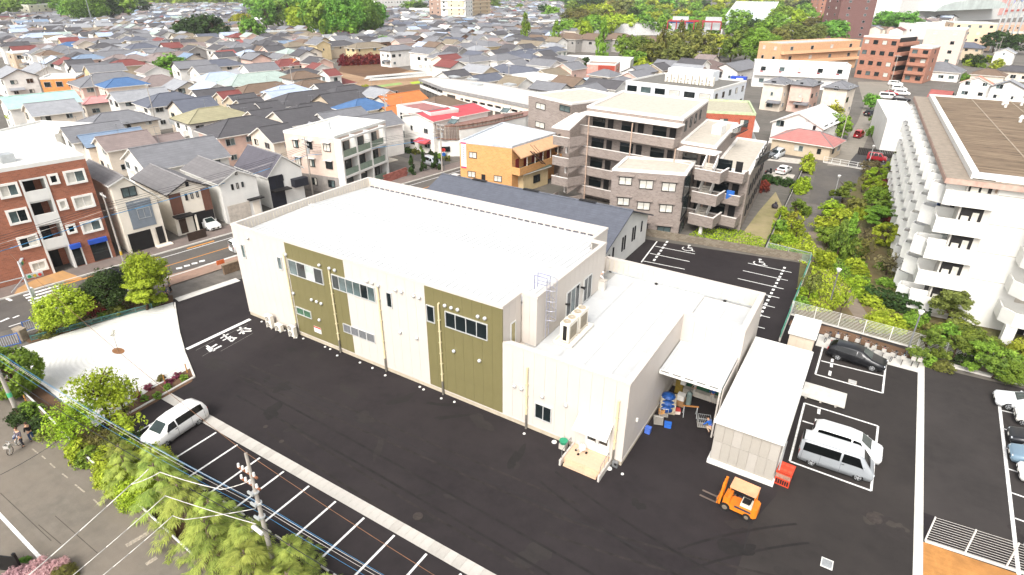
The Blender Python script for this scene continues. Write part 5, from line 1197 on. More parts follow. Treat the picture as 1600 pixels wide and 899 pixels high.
for k in range(4): p = V2(sp_[2]).lerp(V2(sp_[5]), k / 3); obj('window', MB().box(-.8, .8, -.05, .02, 1, 2), m_glass, t2, loc=rel(t2, (p.x, p.y, 0)), rz=math.radians(40))
for (px, py) in ((650, 172), (712, 185), (793, 168)):
    x, y = P(px, py, 7.2); w_t = thing('solar_heater', None, 'solar heater', (x, y, 6.4)); obj('tank', MB().tube((-.8, 0, .8), (.8, 0, .8), .28, n=8), m_white, w_t); obj('collector', MB().face([(-.9, -1.6, .1), (.9, -1.6, .1), (.9, 0, .8), (-.9, 0, .8)]).face([(-.9, -1.6, .02), (.9, -1.6, .02), (.9, 0, .7), (-.9, 0, .7)][::-1]), m_glassl, w_t); obj('stand', MB().tube((-.7, 0, -.2), (-.7, 0, .7), .04, n=5).tube((.7, 0, -.2), (.7, 0, .7), .04, n=5), m_steel, w_t); pend(w_t, 'white solar water heater on a frame', x, y, 7)
apt('white_shop', 'plain white two-storey shop front at the side road below the red metal roof', (624, 222), (676, 238), 7.4, 7, m_white, mat('#9a6a66', .8), 2, 3, 1, base=True)
# ---- parking garage
z = 6.4; a, b = V2(P(692, 138, z)), V2(P(860, 172, z)); u = (b - a).normalized(); n_ = Vector((-u.y, u.x)); c = V2(P(656, 124, z)); poly = [tuple(a), tuple(b), tuple(b + n_ * 14), tuple(a + n_ * 15), tuple(c + n_ * 5), tuple(c)]
t = thing('parking_garage', 'long flat-roofed cream and white garage building with strip windows beside the fields', 'garage building', (*a, 0)); foot(poly, 10)
ml_ = mat('#ddcfc0', .8, var=.05); rzg2 = math.atan2(u.y, u.x); Lg = (b - a).length
obj('roof', MB().prism(relp(t, inset(poly, -.25)), z - .5, z), mat('#bdb8b0', .85, var=.08), t); obj('fascia', ring(MB(), relp(t, inset(poly, -.3)), .3, z - .55, z + .14), mat('#8f8c8a', .7), t)
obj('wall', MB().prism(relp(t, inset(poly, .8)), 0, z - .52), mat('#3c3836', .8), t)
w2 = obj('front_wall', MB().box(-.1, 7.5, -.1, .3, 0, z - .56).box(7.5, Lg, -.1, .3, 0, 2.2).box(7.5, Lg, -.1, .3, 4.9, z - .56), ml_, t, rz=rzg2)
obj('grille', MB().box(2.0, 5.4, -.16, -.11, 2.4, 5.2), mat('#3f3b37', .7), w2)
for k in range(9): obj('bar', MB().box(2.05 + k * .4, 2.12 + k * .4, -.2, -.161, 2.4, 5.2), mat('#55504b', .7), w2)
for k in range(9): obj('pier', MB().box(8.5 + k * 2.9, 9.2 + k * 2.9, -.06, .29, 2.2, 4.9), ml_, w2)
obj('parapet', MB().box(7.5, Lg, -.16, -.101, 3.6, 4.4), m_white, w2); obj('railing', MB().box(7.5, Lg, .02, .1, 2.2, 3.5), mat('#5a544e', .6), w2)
e_ = (c - a); rze = math.atan2(-e_.y, -e_.x); Le = e_.length; w3 = obj('side_wall', MB().box(0, Le, -.1, .2, 4.2, 5.0).box(0, Le, -.1, .2, 0, 1.4), m_white, t, loc=rel(t, (c.x, c.y, 0)), rz=rze); obj('railing', MB().box(0, Le, 0, .1, 2.6, 3.8), mat('#5a544e', .6), w3)
for k in range(8): obj('post', MB().box(.2 + k * Le / 8, .5 + k * Le / 8, -.05, .15, 1.4, 5.8), mat('#6b6763', .7), w3)
for k, (px, py) in enumerate(((710, 121), (739, 125), (745, 133), (797, 133))): p = P(px, py, z); obj('roof_light', MB().box(-1.6, 1.6, -1, 1, 0, .35), m_galv, t, loc=rel(t, (*p, z)), rz=rzg2)
# ---- offices right of centre
m_off = mat('#cfd2d4', .6, var=.05); m_redb = mat('#a8543a', .85, 'brick', '#97482f', var=.1, a=.5, b=.25)
t, a, b, u, n_, L, rz, fh = apt('white_office', 'pale grey office with dark window bands and rooftop air conditioners above the brick office', (978, 128), (1115, 143), 9.2, 20, m_off, mat('#6d6a64', .9, var=.15), 3, 6, 5, fm=m_dark, cm=m_white, ww=2.6)
for f in range(2): obj('band', MB().box(0, L, -.05, -.01, fh * (f + 1) - .1 + fh * .0, fh * (f + 1) + .35), mat('#3d4250', .6), t, rz=rz)
for k in range(7): c = a + u * L * (.35 + .08 * k) + n_ * 7; condenser((c.x, c.y, 9.2), rz, None, 1.5, 1.0, 2.0, 2); o = bpy.context.scene.objects[-1] if False else None
for o in [o for o in sc.objects if o.get('category') == 'air conditioner' and not o.get('label')]: o['group'] = 'air conditioners on the office roof'; pend(o, 'cream air conditioner on the office roof', o.location.x, o.location.y, 10)
pb = block('plant_room', 'white box-like plant room on the grey office roof', 'plant room', [tuple(a + u * 4 + n_ * 14), tuple(a + u * 16 + n_ * 14), tuple(a + u * 16 + n_ * 18), tuple(a + u * 4 + n_ * 18)], 11.6, m_off, m_off, z0=9.22)
t, a, b, u, n_, L, rz, fh = apt('brick_office', 'orange brick office with a pale green roof edge and white balcony strips', (1085, 175), (1181, 180), 7.6, 15, m_redb, mat('#a6a08c', .9, var=.1), 2, 3, 0, fm=m_dark, cm=mat('#b5c49a', .7))
for f in range(2): obj('balcony', MB().box(.5, 15, -1.2, -.01, 0, .9), m_white, t, loc=rel(t, (b.x, b.y, 1.6 + f * 2.6)), rz=rz + math.pi / 2); obj('window', MB().box(.5, 15, -.06, -.005, .9, 1.9), m_glass, t, loc=rel(t, (b.x, b.y, 1.6 + f * 2.6)), rz=rz + math.pi / 2)
x, y = P(1149, 155, 4); vn = thing('blue_tank', 'bright blue panel with a white square standing between the two offices', 'tank', (x, y, 6.62)); obj('shell', MB().box(-1.9, 1.9, -1, 1, 0, 3.0), mat('#2448b0', .5), vn); obj('panel', MB().box(-.4, 1.3, -1.02, -1.001, 1.4, 2.7), m_white, vn)
# ---- white slab block on the right with folded balconies
WA, WB = Vector((7.6, 68.15)), Vector((4.4, 118.7)); zw = 14.6
t = thing('balcony_block', 'white five-storey slab block with folded balconies and a brown roof at the right edge', 'apartment block', (7.9, 70, 0))
fdir = (WB - WA).normalized(); rdir = Vector((fdir.y, -fdir.x)); W5 = 24
def wq(s, d): q = WA + fdir * s + rdir * d; return (q.x, q.y)
wp = [wq(0, 0), wq(0, W5), wq(52, W5), wq(52, 0)]
obj('wall', MB().prism(relp(t, wp), 0, zw - .8), mat('#c0bbb3', .7, var=.06), t); foot(wp, 15)  # wall tone darkened to deepen the gaps between the balconies
obj('end_wall', MB().prism(relp(t, [wq(-.06, 2.45), wq(-.06, W5), wq(-.001, W5), wq(-.001, 2.45)]), 0, zw - .79), m_white, t)
obj('roof_slab', MB().prism(relp(t, [wq(-.6, -1.9), wq(-.6, W5 + 1), wq(52.6, W5 + 1), wq(52.6, -1.9)]), zw - .78, zw - .25), mat('#8f8375', .9, var=.15), t)
obj('eave_edge', ring(MB(), relp(t, [wq(-.64, -1.94), wq(-.64, W5 + 1.04), wq(52.64, W5 + 1.04), wq(52.64, -1.94)]), .12, zw - .79, zw - .3), mat('#b89a8c', .8), t)
m_brf = mat('#5d4c3d', .95, 'streak', '#8a7862', var=.3, sc_=1.0)
obj('roof', MB().prism(relp(t, inset([wq(0, 0), wq(0, W5), wq(52, W5), wq(52, 0)], .6)), zw - .249, zw + .1), m_brf, t)
obj('coping', ring(MB(), relp(t, [wq(0, 0), wq(0, W5), wq(52, W5), wq(52, 0)]), .6, zw - .248, zw + .3), m_white, t)
for d in (5.5, 10.5, 15.5): obj('roof_seam', MB().prism(relp(t, [wq(.7, d), wq(.7, d + .15), wq(51.3, d + .15), wq(51.3, d)]), zw + .1, zw + .13), mat('#988a78', .9), t)
for px, py in ((1567, 163), (1571, 167), (1596, 164), (1600, 160), (1594, 190)): x, y = P(px, py, zw + .2); obj('roof_vent', MB().tube((0, 0, 0), (0, 0, .5), .18, .18, 8).tube((0, 0, .5), (0, 0, .9), .3, .08, 8), m_white, t, loc=rel(t, (x, y, zw + .1)))
fh = 2.78
for k in range(13):
    for f in range(5):
        z0 = 1.0 + f * fh - .0; s = .4 + k * 4.0 + (f % 2) * 1.6
        # folded parapet: a wedge that points out and away
        poly = relp(t, [wq(s + .1, 0), wq(s + .2, -.8), wq(s + 1.5, -2.5), wq(s + 2.5, -2.2), wq(s + 2.7, -.02)])
        mb = MB()
        q = poly
        for a_, b_ in ((0, 1), (1, 2), (2, 3), (3, 4)):
            p_, r_ = Vector(q[a_]), Vector(q[b_]); d_ = (r_ - p_).normalized(); nn = Vector((-d_.y, d_.x)) * .07
            dz = .4 if a_ == 1 else 0
            mb.prism([tuple(p_ + nn), tuple(r_ + nn), tuple(r_ - nn), tuple(p_ - nn)], -.3 - dz, 1.1)
        mb.prism(q, -.2, -.05)
        o = obj('balcony', mb, mat('#e6e4de', .6, var=.04), t, loc=(0, 0, z0))
        obj('window', MB().prism(relp(t, [wq(s + .6, -.04), wq(s + 3.2, -.04), wq(s + 3.2, -.001), wq(s + .6, -.001)]), .15, 2.1), m_glassl if (k * 3 + f) % 3 else m_dark, t, loc=(0, 0, z0))
        obj('divider', MB().prism(relp(t, [wq(s - .12, -1.6), wq(s - .02, -1.6), wq(s - .02, -.001), wq(s - .12, -.001)]), -.2, 1.55), m_white, t, loc=(0, 0, z0))
        if rnd.random() < .35: p = wq(s + 2, -1.1); obj('laundry', MB().box(-.5, .5, -.02, .02, 0, .7), rnd.choice([m_blue, m_red, m_curt, mat('#c9a13a', .7), mat('#6f8a4a', .7)]), t, loc=rel(t, (*p, z0 + .7)), rz=rnd.uniform(1, 2))
# end wall: parapets at the corner, joints, the number
ed = (V2(wq(0, W5)) - V2(wq(0, 0))).normalized(); rze = math.atan2(ed.y, ed.x)
for f in range(5):
    z0 = 1.0 + f * fh
    obj('corner_parapet', MB().box(-1.6, 2.4, -.5, -.005, -.35, 1.05).box(-1.6, -1.45, -.005, 1.4, -.35, 1.05), m_white, t, loc=rel(t, (*wq(0, 0), z0)), rz=rze)
    rc = obj('corner_recess_shade', MB().box(.15, 1.9, -.05, -.003, 1.06, 2.3), m_dark, t, loc=rel(t, (*wq(0, 0), z0)), rz=rze); obj('clutter', MB().box(.3, .9, -.12, -.055, 1.06, 1.5).box(1.1, 1.6, -.14, -.055, 1.06, 1.9), m_curt, rc)  # flat dark panel coloured for the shade in each corner opening
    if f: obj('joint', MB().box(2.5, W5, -.075, -.061, 0, .06), mat('#a8a196', .8), t, loc=rel(t, (*wq(0, 0), z0 + 1.0)), rz=rze)
pq = wallpt(1559, 293, wq(0, 0), wq(0, W5)); nb = MB().box(-.09, .09, -.06, -.01, -.55, .55).face([(-.09, -.06, .55), (-.32, -.06, .3), (-.24, -.06, .2), (-.09, -.06, .3)]).box(-.3, -.09, -.05, -.01, .26, .42); obj('number', nb, mat('#8a7868', .7), t, loc=rel(t, pq + Vector((0, -.062, 0))), rz=rze, label='brown figure 1 high on the white end wall')
for f in range(4):                                # stair tower beside the end wall
    zf = 2.2 + f * 2.75; o_ = wq(-.1, 5.5); st_ = obj('stair_balcony', MB().prism([(0, 0), (0, -1.9), (.9, -3.0), (5, -3.0), (5, 0)], -.3, -.1).prism([(0, -.05), (0, -1.9), (.12, -1.9), (.12, -.05)], -.1, 1.1).prism([(0, -1.9), (.9, -3.0), (.98, -2.9), (.1, -1.8)], -.1, 1.1).prism([(.9, -3.0), (5, -3.0), (5, -2.88), (.9, -2.88)], -.1, 1.1), m_white, t, loc=rel(t, (*o_, zf)), rz=rze)
    obj('opening', MB().box(1.2, 2.8, -.05, -.004, 1.0, 2.3), m_seal, st_)
obj('pillar', MB().box(.6, 1.5, -2.9, -2.2, 0, 1.9).box(2.9, 3.6, -2.9, -2.2, 0, 1.9), m_white, t, loc=rel(t, (*wq(-.1, 5.5), 0)), rz=rze); obj('doorway', MB().box(1.5, 2.9, -.06, -.004, 0, 2.0), m_dark, t, loc=rel(t, (*wq(-.1, 5.5), 0)), rz=rze)
# ---- other blocks, right side
apt('white_annex', 'plain white two-storey box house beside the narrow lane with a dark fence in front', (1372, 240), (1424, 245), 6.5, 26, m_white, m_white, 2, 0, 0, cm=m_white, base=True)
o, a, b, u, n_, L, rz, fh = apt('corridor_flats', 'pale two-storey flats with red doors along an open corridor behind three small tower-like houses', (1180, 98), (1330, 104), 7.6, 9, mat('#d8d5d1', .8, var=.05), m_galv, 2, 5, 1, bal=(1,), balm=m_white)
for k in range(5): obj('door', MB().box(2 + k * L / 5, 2.9 + k * L / 5, -.06, -.004, 4.0, 6.0), mat('#8a2430', .6), o, rz=rz)
apt('peach_flats', 'peach-coloured flats with solar panels on the roof behind the corridor flats', (1222, 70), (1345, 64), 10.5, 11, m_peach, m_galv, 3, 4, 2, bal=(1, 2), balm=mat('#e0b088', .8, var=.06), cm=mat('#e0b088', .8))
t, a, b, u, n_, L, rz, fh = apt('brown_mansion', 'terracotta brown four-storey flats with small railed windows beside a car park', (1334, 121), (1388, 127), 14.2, 15, m_brik2, m_conc, 4, 4, 0, base=True, fm=m_dark)
for f in range(4): obj('balcony', MB().box(.5, 14, -1.3, -.005, 0, 1.1), m_brik2, t, loc=rel(t, (b.x, b.y, 2.2 + f * 3.2)), rz=rz + math.pi / 2); obj('recess_shade', MB().box(.5, 14, -.05, -.003, 1.1, 2.6), m_dark, t, loc=rel(t, (b.x, b.y, 2.2 + f * 3.2)), rz=rz + math.pi / 2)  # flat dark strip painted for the shade behind each balcony
apt('brown_mansion_wing', 'brown flats with tiled canopies and washing on the balconies right of the terracotta flats', (1408, 128), (1440, 131), 11.5, 12, m_brik2, m_conc, 4, 2, 1, base=True, bal=(1, 2, 3), fm=m_dark)
apt('pink_tower', 'pale pink and white slab block behind the brown flats', (1432, 100), (1492, 104), 14.5, 14, m_pink, m_white, 4, 2, 3, base=True)
apt('beige_flats', 'beige flats with a blue parasol on the roof in front of the white mall', (1478, 78), (1545, 80), 13.5, 14, mat('#d8b99c', .8, var=.06), m_conc, 4, 4, 1, base=True)
apt('brown_tower', 'tall dark brown tower block with a white stair side near the top edge', (1302, 60), (1356, 60), 24, 18, m_dbrik, m_white, 6, 2, 2, base=True, ww=1.8)
t, a, b, u, n_, L, rz, fh = apt('hillside_flats', 'white stepped three-storey flats in front of the wooded hill', (1213, 50), (1272, 50), 9.6, 12, m_white, m_white, 3, 4, 2, base=True, bal=(1, 2))
apt('salmon_flats', 'salmon brick flats just visible behind the brown tower at the top edge', (1275, 32), (1330, 32), 20, 16, m_brik2, m_white, 6, 6, 2, base=True, cm=m_peach)
apt('dark_brick_flats', 'dark brick flats cut by the top edge beside the white mall', (1385, 30), (1412, 30), 26, 16, m_dbrik, m_white, 7, 4, 2, base=True)
t, a, b, u, n_, L, rz, fh = apt('shopping_mall', 'huge white shopping mall with a curved glass canopy filling the top right corner', (1398, 42), (1640, 24), 34, 60, m_white, m_white, 1, 0, 0, base=True, cat='mall')
mb = MB(); aL = L * .30
for k in range(14): t0, t1 = math.pi * k / 14, math.pi * (k + 1) / 14; mb.face([(L * .3 - aL * .7 * math.cos(t0), -14, 12 + 9 * math.sin(t0)), (L * .3 - aL * .7 * math.cos(t1), -14, 12 + 9 * math.sin(t1)), (L * .3 - aL * .7 * math.cos(t1), -.1, 12 + 9 * math.sin(t1)), (L * .3 - aL * .7 * math.cos(t0), -.1, 12 + 9 * math.sin(t0))])
mb.face([(L * .3 - aL * .7 * math.cos(math.pi * k / 14), -14.01, 12 + 9 * math.sin(math.pi * k / 14)) for k in range(15)]); obj('canopy', mb, mat('#c9d2cc', .4, var=.15, sc_=.1), t, rz=rz)
obj('sign_band', MB().box(L * .56, L * .62, -.5, -.1, 4, 22), mat('#dca8a0', .7), t, rz=rz); obj('red_band', MB().box(L * .6, L, -.6, -.1, 7, 9), mat('#c0503e', .7), t, rz=rz)
for k in range(16):
    x = L * (.63 + .02 * k) + rnd.uniform(-2, 2); zz = rnd.uniform(13, 32); mb = MB(); n0 = 7
    mb.face([(x + rnd.uniform(2.5, 6) * math.cos(6.283 * j / n0), -.3, zz + rnd.uniform(1, 4) * math.sin(6.283 * j / n0)) for j in range(n0)]); obj('mural_patch', mb, mat(rnd.choice(['#8aa8d0', '#9fc08a', '#d08a80', '#a59ad0', '#e0c080']), .8), t, rz=rz)
apt('dome_hall', 'low white hall with a curved-front roof frame before the white mall', (1440, 62), (1520, 60), 9, 20, m_white, m_galv, 1, 3, 1, base=True, cat='hall')
apt('orange_arcade', 'long low orange-roofed arcade at the right edge below the white mall', (1545, 52), (1640, 50), 6, 12, mat('#c9a48a', .8), mat('#c06a4a', .7), 1, 8, 1, base=True, cat='arcade')
apt('orange_arcade', 'pale orange low building behind parked cars at the right edge', (1575, 66), (1640, 64), 5, 8, mat('#dcb890', .8), mat('#d9b48a', .7), 1, 5, 1, base=True, cat='building')
# ---- other blocks, centre and left
apt('cream_block', 'cream four-storey block standing before the trees at the top left', (51, 31), (100, 28), 12, 12, mat('#d9d6c0', .8, var=.05), m_white, 4, 5, 2, base=True)
house(-10, 26, 46, 24, 7, 14, 'g', '#6b2f3a', 'white', 'long low hall with a dark wine-red roof at the left edge', far=True)
apt('peach_row', 'row of peach and white terraces at the very top of the town on the left', (268, 12), (310, 11), 8, 8, m_peach, m_galv, 2, 8, 1, base=True, fm=m_white)
apt('white_row', 'low white row of sheds beside the peach terraces', (212, 20), (266, 18), 6, 8, m_white, m_galv, 1, 5, 1, base=True)
apt('flat_white_house', 'white flat-roofed house beside the dark pine grove', (340, 47), (385, 45), 6.5, 8, m_white, m_white, 2, 3, 1)
apt('long_white_hall', 'long white flat-roofed hall behind the pine grove', (305, 24), (395, 22), 6, 10, m_white, m_white, 1, 6, 1)
apt('long_flats', 'long low beige flats with a stepped pale roof below the tall wood', (403, 52), (556, 43), 6.2, 9, mat('#cbb8a0', .8, var=.08), m_galv, 2, 12, 1)
apt('white_tower', 'tall white tower block with dark balconies at the top edge', (690, 38), (728, 39), 34, 16, m_white, m_white, 11, 4, 3, base=True, bal=(2, 4, 6, 8))
apt('beige_tower', 'beige tower with balconies right of the white tower block', (724, 39), (766, 33), 23, 14, mat('#d6c0a0', .8, var=.06), m_white, 7, 4, 2, base=True, bal=(1, 2, 3, 4, 5, 6))
apt('brown_annex', 'narrow brown and white block left of the white tower block', (672, 35), (690, 36), 20, 12, mat('#a3897a', .8), m_white, 6, 2, 2, base=True)
apt('school', 'long white school building beyond the town near the top edge', (588, 22), (642, 20), 14, 12, m_white, m_white, 3, 12, 2, base=True, cat='school')
apt('white_factory', 'white flat-roofed works with a long window near the white tower block', (640, 28), (672, 30), 9, 12, m_white, m_white, 2, 6, 2, base=True)
apt('beige_terrace', 'beige two-storey terrace behind the first poplar', (830, 52), (895, 46), 6.5, 9, mat('#d3c4b4', .8), m_white, 2, 6, 2, base=True)
apt('white_cube', 'small white cube building right of the beige terrace', (940, 45), (962, 46), 7, 9, m_white, m_white, 2, 2, 2, base=True)
t, a, b, u, n_, L, rz, fh = apt('pink_shop', 'small pink and brick-red building beside the third poplar', (917, 100), (962, 102), 6.6, 9, mat('#c99488', .8), mat('#9a8478', .8), 2, 0, 1)
obj('red_panel', MB().box(L * .4, L - .2, -.06, -.004, 2.6, 6.3), mat('#9c4234', .8), t, rz=rz); window(t, (*(u * L * .7 - n_ * .1), 4.4), rz, 2, 1.2, 2, m_dark)
apt('white_office_annex', 'white flat-roofed building with green-tinted windows left of the pink shop', (800, 118), (856, 127), 6, 9, m_white, mat('#c3cad2', .6), 2, 0, 3)
house(880, 126, 925, 122, 5, 12, 'g', '#a9bccb', 'white', 'low building with a wide pale blue metal roof in front of the pink shop', slope=.12)
apt('white_warehouse', 'long low white warehouse behind the poplars', (878, 92), (985, 96), 4.6, 12, m_white, m_white, 1, 0, 1)
apt('works_roof', 'long white works building under a red steel frame below the wooded hill', (946, 56), (1128, 54), 7, 22, mat('#cfcdcb', .7), m_white, 1, 0, 1, base=True)
x0, y0 = P(1043, 40, 9); x1, y1 = P(1126, 42, 9); t = thing('steel_frame', 'red steel frame with blue beams standing on the white works roof', 'steel frame', (x0, y0, 7)); dx, dy = x1 - x0, y1 - y0; rz = math.atan2(dy, dx); L = math.hypot(dx, dy)
mr = mat('#9c2f34', .6); obj('beam', MB().box(0, L, -.4, 0, 4.2, 5).box(0, L, 9.6, 10, 4.2, 5), mr, t, rz=rz); obj('blue_beam', MB().box(0, L * .5, .3, .7, 3.5, 4.1), m_blue, t, rz=rz)
for k in range(7): obj('column', MB().box(k * L / 6 - .3, k * L / 6 + .3, -.4, .2, 0, 4.2), mr, t, rz=rz)
for s in (.08, .7): obj('container', MB().box(L * s, L * (s + .3), 2, 6, 0, 7), m_galv, t, rz=rz)
x, y = P(1160, 45); t = thing('glasshouse', 'large steep glass roof house among the trees on the hill', 'glasshouse', (x, y, 0), math.radians(20)); mb = MB()
for k in range(8): mb.box(-22 + k * 5.5, -22 + k * 5.5 + 5.2, 0, .3, 0, 0.1)
g_ = MB().face([(-20, -14, 4), (16, -14, 4), (24, 0, 20), (-8, 0, 20)]).face([(-20, -14, 3.6), (16, -14, 3.6), (24, 0, 19.6), (-8, 0, 19.6)][::-1]); obj('glass_roof', g_, mat('#aeb8b8', .25, var=.15, sc_=.3), t); obj('wall', MB().prism([(-18, -13), (16, -13), (22, -1), (-8, -1)], 0, 3.6), m_conc, t)
for k in range(9): obj('glazing_bar', MB().tube((-20 + 4.5 * k, -14, 4.1), (-8 + 4 * k, 0, 20.1), .2, n=4), m_white, t)
for k, (px, py) in enumerate(((888, 57), (926, 58), (968, 58), (1012, 62))):
    house(px - 8, py - 6, px + 10, py - 5, 8.6, 12, 'h', 'brown', 'grey', ['first', 'second', 'third', 'fourth'][k] + ' from the left of four grey flats with brown hip roofs behind the poplars', group='brown hip-roofed flats', far=True)
house(1085, 98, 1110, 93, 6.5, 14, 'h', '#6d5c56', 'dark', 'dark timber house with a broad brown hip roof behind the grey office', far=False)
house(1140, 100, 1165, 92, 6, 10, 'g', 'grey', 'white'); apt('turquoise_annex', 'white flat roof of a low building behind the brick apartments', (-10, 208), (86, 213), 5.5, 10, m_white, m_white, 2, 0, 2)
t, a, b, u, n_, L, rz, fh = apt('orange_shop', 'white-roofed shop with a bright orange wall band in the left of the town', (62, 124), (118, 122), 6.5, 9, mat('#d08a50', .8), m_white, 2, 3, 1)
apt('beige_flat_house', 'beige flat-roofed house next to a dark-roofed white house at the left edge', (20, 84), (52, 82), 6, 8, mat('#bda78f', .8), m_white, 2, 2, 1)
# ---- the rest of the old town, street by street
m_ = None
NO = [[(590, 212), (724, 200), (724, 285), (590, 285)], [(500, 88), (600, 86), (700, 104), (700, 128), (690, 150), (600, 150), (500, 135)], [(880, 0), (1300, 0), (1290, 60), (1200, 92), (960, 100), (930, 64), (880, 40)], [(400, 0), (600, 0), (600, 42), (400, 46)], [(880, 64), (985, 64), (1000, 100), (930, 116), (890, 100)], [(1290, 60), (1420, 60), (1420, 150), (1290, 150)]]
def inpoly(x, y, pl):
    r = False; n_ = len(pl)
    for i in range(n_):
        (x0, y0), (x1, y1) = pl[i], pl[(i + 1) % n_]
        if (y0 > y) != (y1 > y) and x < (x1 - x0) * (y - y0) / (y1 - y0) + x0: r = not r
    return r
gc, gs = math.cos(GRID), math.sin(GRID); cand = []
for i in range(-78, 78):
    for j in range(0, 98):
        u, v = i * 12.2 + (5 if (j // 2) % 2 else 0) + rnd.uniform(-1.2, 1.2), 60 + j * 10.2 + (j // 2) * 3.4 + rnd.uniform(-.8, .8)
        x, y = u * gc - v * gs * 1.0, u * gs + v * gc; px, py, ppm = pix(x, y, 5)
        if not (-30 < px < 1630 and -2 < py < 235): continue
        if px > 880 and py > 150: continue
        if any(inpoly(px, py, q) or inpoly(*pix(x, y, 0)[:2], q) for q in NO): continue
        if (V2((x, y)) - S0).dot(SN) > -9.5 and (px > 560 or y < 70): continue
        cand.append((ppm, x, y, px, py))
cand.sort(reverse=True)
wr = ['grey'] * 9 + ['lightgrey'] * 5 + ['dark'] * 8 + ['slate'] * 2 + ['brown', 'brown', 'tan', 'maroon', 'dark', 'grey', 'steel', 'grey', 'pale', 'pale', 'green', 'mauve', 'mauve', 'white']
ww_ = ['white'] * 16 + ['cream'] * 5 + ['beige', 'pink', 'pink', 'grey', 'yellow', 'brown', 'dark']
farmb = {}; nf = 0; FAR_ROOFS = []
for ppm, x, y, px, py in cand:
    if not clear(x, y, 3.0): continue
    if NH < 296 and ppm > 1.2:
        ty = rnd.choice('ghg'); L = rnd.uniform(1, 4) if ty == 'h' else rnd.uniform(7.5, 11); house(0, 0, 0, 0, rnd.choice([7, 7.4, 7.8, 8.2]), rnd.uniform(6.8, 8.6), ty, rnd.choice(wr), rnd.choice(ww_), world=(x, y, L, GRID + rnd.choice([0, math.pi / 2]) + rnd.uniform(-.06, .06)), far=True)
    else:
        nf += 1; L, W_ = rnd.uniform(7, 11), rnd.uniform(6.5, 9); c_ = rnd.choice(wr); wc = rnd.choice(ww_); h_ = rnd.choice([6.8, 7.4, 8])
        a_ = GRID + rnd.choice([0, math.pi / 2])
        farmb.setdefault(('w', wc), MB()).add(MB().box(-L / 2 + .4, L / 2 - .4, -W_ / 2 + .4, W_ / 2 - .4, 0, h_ - W_ * .2).face([(-L / 2 + .4, W_ / 2 - .4, h_ - W_ * .2), (-L / 2 + .4, -W_ / 2 + .4, h_ - W_ * .2), (-L / 2 + .4, 0, h_ - .1)]).face([(L / 2 - .4, -W_ / 2 + .4, h_ - W_ * .2), (L / 2 - .4, W_ / 2 - .4, h_ - W_ * .2), (L / 2 - .4, 0, h_ - .1)]), (x, y, 0), a_)
        farmb.setdefault(('r', c_), MB()).add(gable_mesh(L, W_, h_, h_ - W_ * .21), (x, y, 0), a_)
far_obj = MB(); fm_ = []
for (k, c_), mb in farmb.items():
    i = len(fm_); fm_.append(roofm(c_) if k == 'r' else mat(WALLC[c_], .8, var=.07)); mb.m = [i] * len(mb.f); far_obj.add(mb)
if far_obj.v:
    o = obj('distant_houses', far_obj, fm_, kind='stuff'); o['label'] = 'mass of small grey and white houses spreading to the horizon beyond the town'; o['category'] = 'houses'
print('houses', NH, 'far', nf, 'cand', len(cand))
# ================================================================ PLANTS
LEAF = {'spring': ('#7f9e22', '#b4c83a'), 'lime': ('#93ad22', '#c3d046'), 'mid': ('#567d28', '#98b844'), 'green': ('#4a842e', '#8cbc4a'), 'dark': ('#27401f', '#4c6430'), 'pine': ('#46622a', '#8a9c3c'), 'olive': ('#5d6a2c', '#8f934a'),
        'red': ('#6b2426', '#9a4038'), 'tan': ('#6f7038', '#8f8c46'), 'cedar': ('#628433', '#c4cd66'), 'flower': ('#cf9498', '#ecc6c2'), 'azalea': ('#7c3a50', '#a5506e'), 'bamboo': ('#56662c', '#a09e4c'), 'yellow': ('#8f9a26', '#b9bd42'), 'grey': ('#6f6a48', '#958c60')}
_lm = {}
def dk(h, f): return '#' + ''.join('%02x' % int(int(h[i:i + 2], 16) * f) for i in (1, 3, 5))
def leafm(c):
    if c not in _lm: _lm[c] = mat(*[dk(LEAF[c][0], .74), .7, 'leaf', dk(LEAF[c][1], .98)], spec=.2)
    return _lm[c]
def leaf_mesh(name, C, Nn, S, T, up=0.5, asp=0.62, seed=1):
    """C centres, Nn outward directions, S sizes, T tints -> diamonds"""
    r = np.random.default_rng(seed); n = len(C); d = Nn + r.normal(0, .75, (n, 3)); d[:, 2] += up; d /= np.linalg.norm(d, axis=1)[:, None]
    a = np.cross(d, r.normal(0, 1, (n, 3))); a /= np.linalg.norm(a, axis=1)[:, None]; b = np.cross(d, a); S = S[:, None]
    V = np.stack([C - a * S, C - b * S * asp, C + a * S, C + b * S * asp], 1).reshape(-1, 3)
    return quads(name, V, T)
def quads(name, V, T):
    n = len(V) // 4; me = bpy.data.meshes.new(name); me.vertices.add(4 * n); me.vertices.foreach_set('co', V.astype(np.float32).ravel())
    me.loops.add(4 * n); me.loops.foreach_set('vertex_index', np.arange(4 * n, dtype=np.int32)); me.polygons.add(n)
    me.polygons.foreach_set('loop_start', np.arange(0, 4 * n, 4, dtype=np.int32)); me.polygons.foreach_set('loop_total', np.full(n, 4, np.int32))
    at = me.attributes.new('tint', 'FLOAT', 'FACE'); at.data.foreach_set('value', np.clip(T, 0, 1).astype(np.float32)); me.update(calc_edges=True); me.validate(); me.materials.append(None); return me
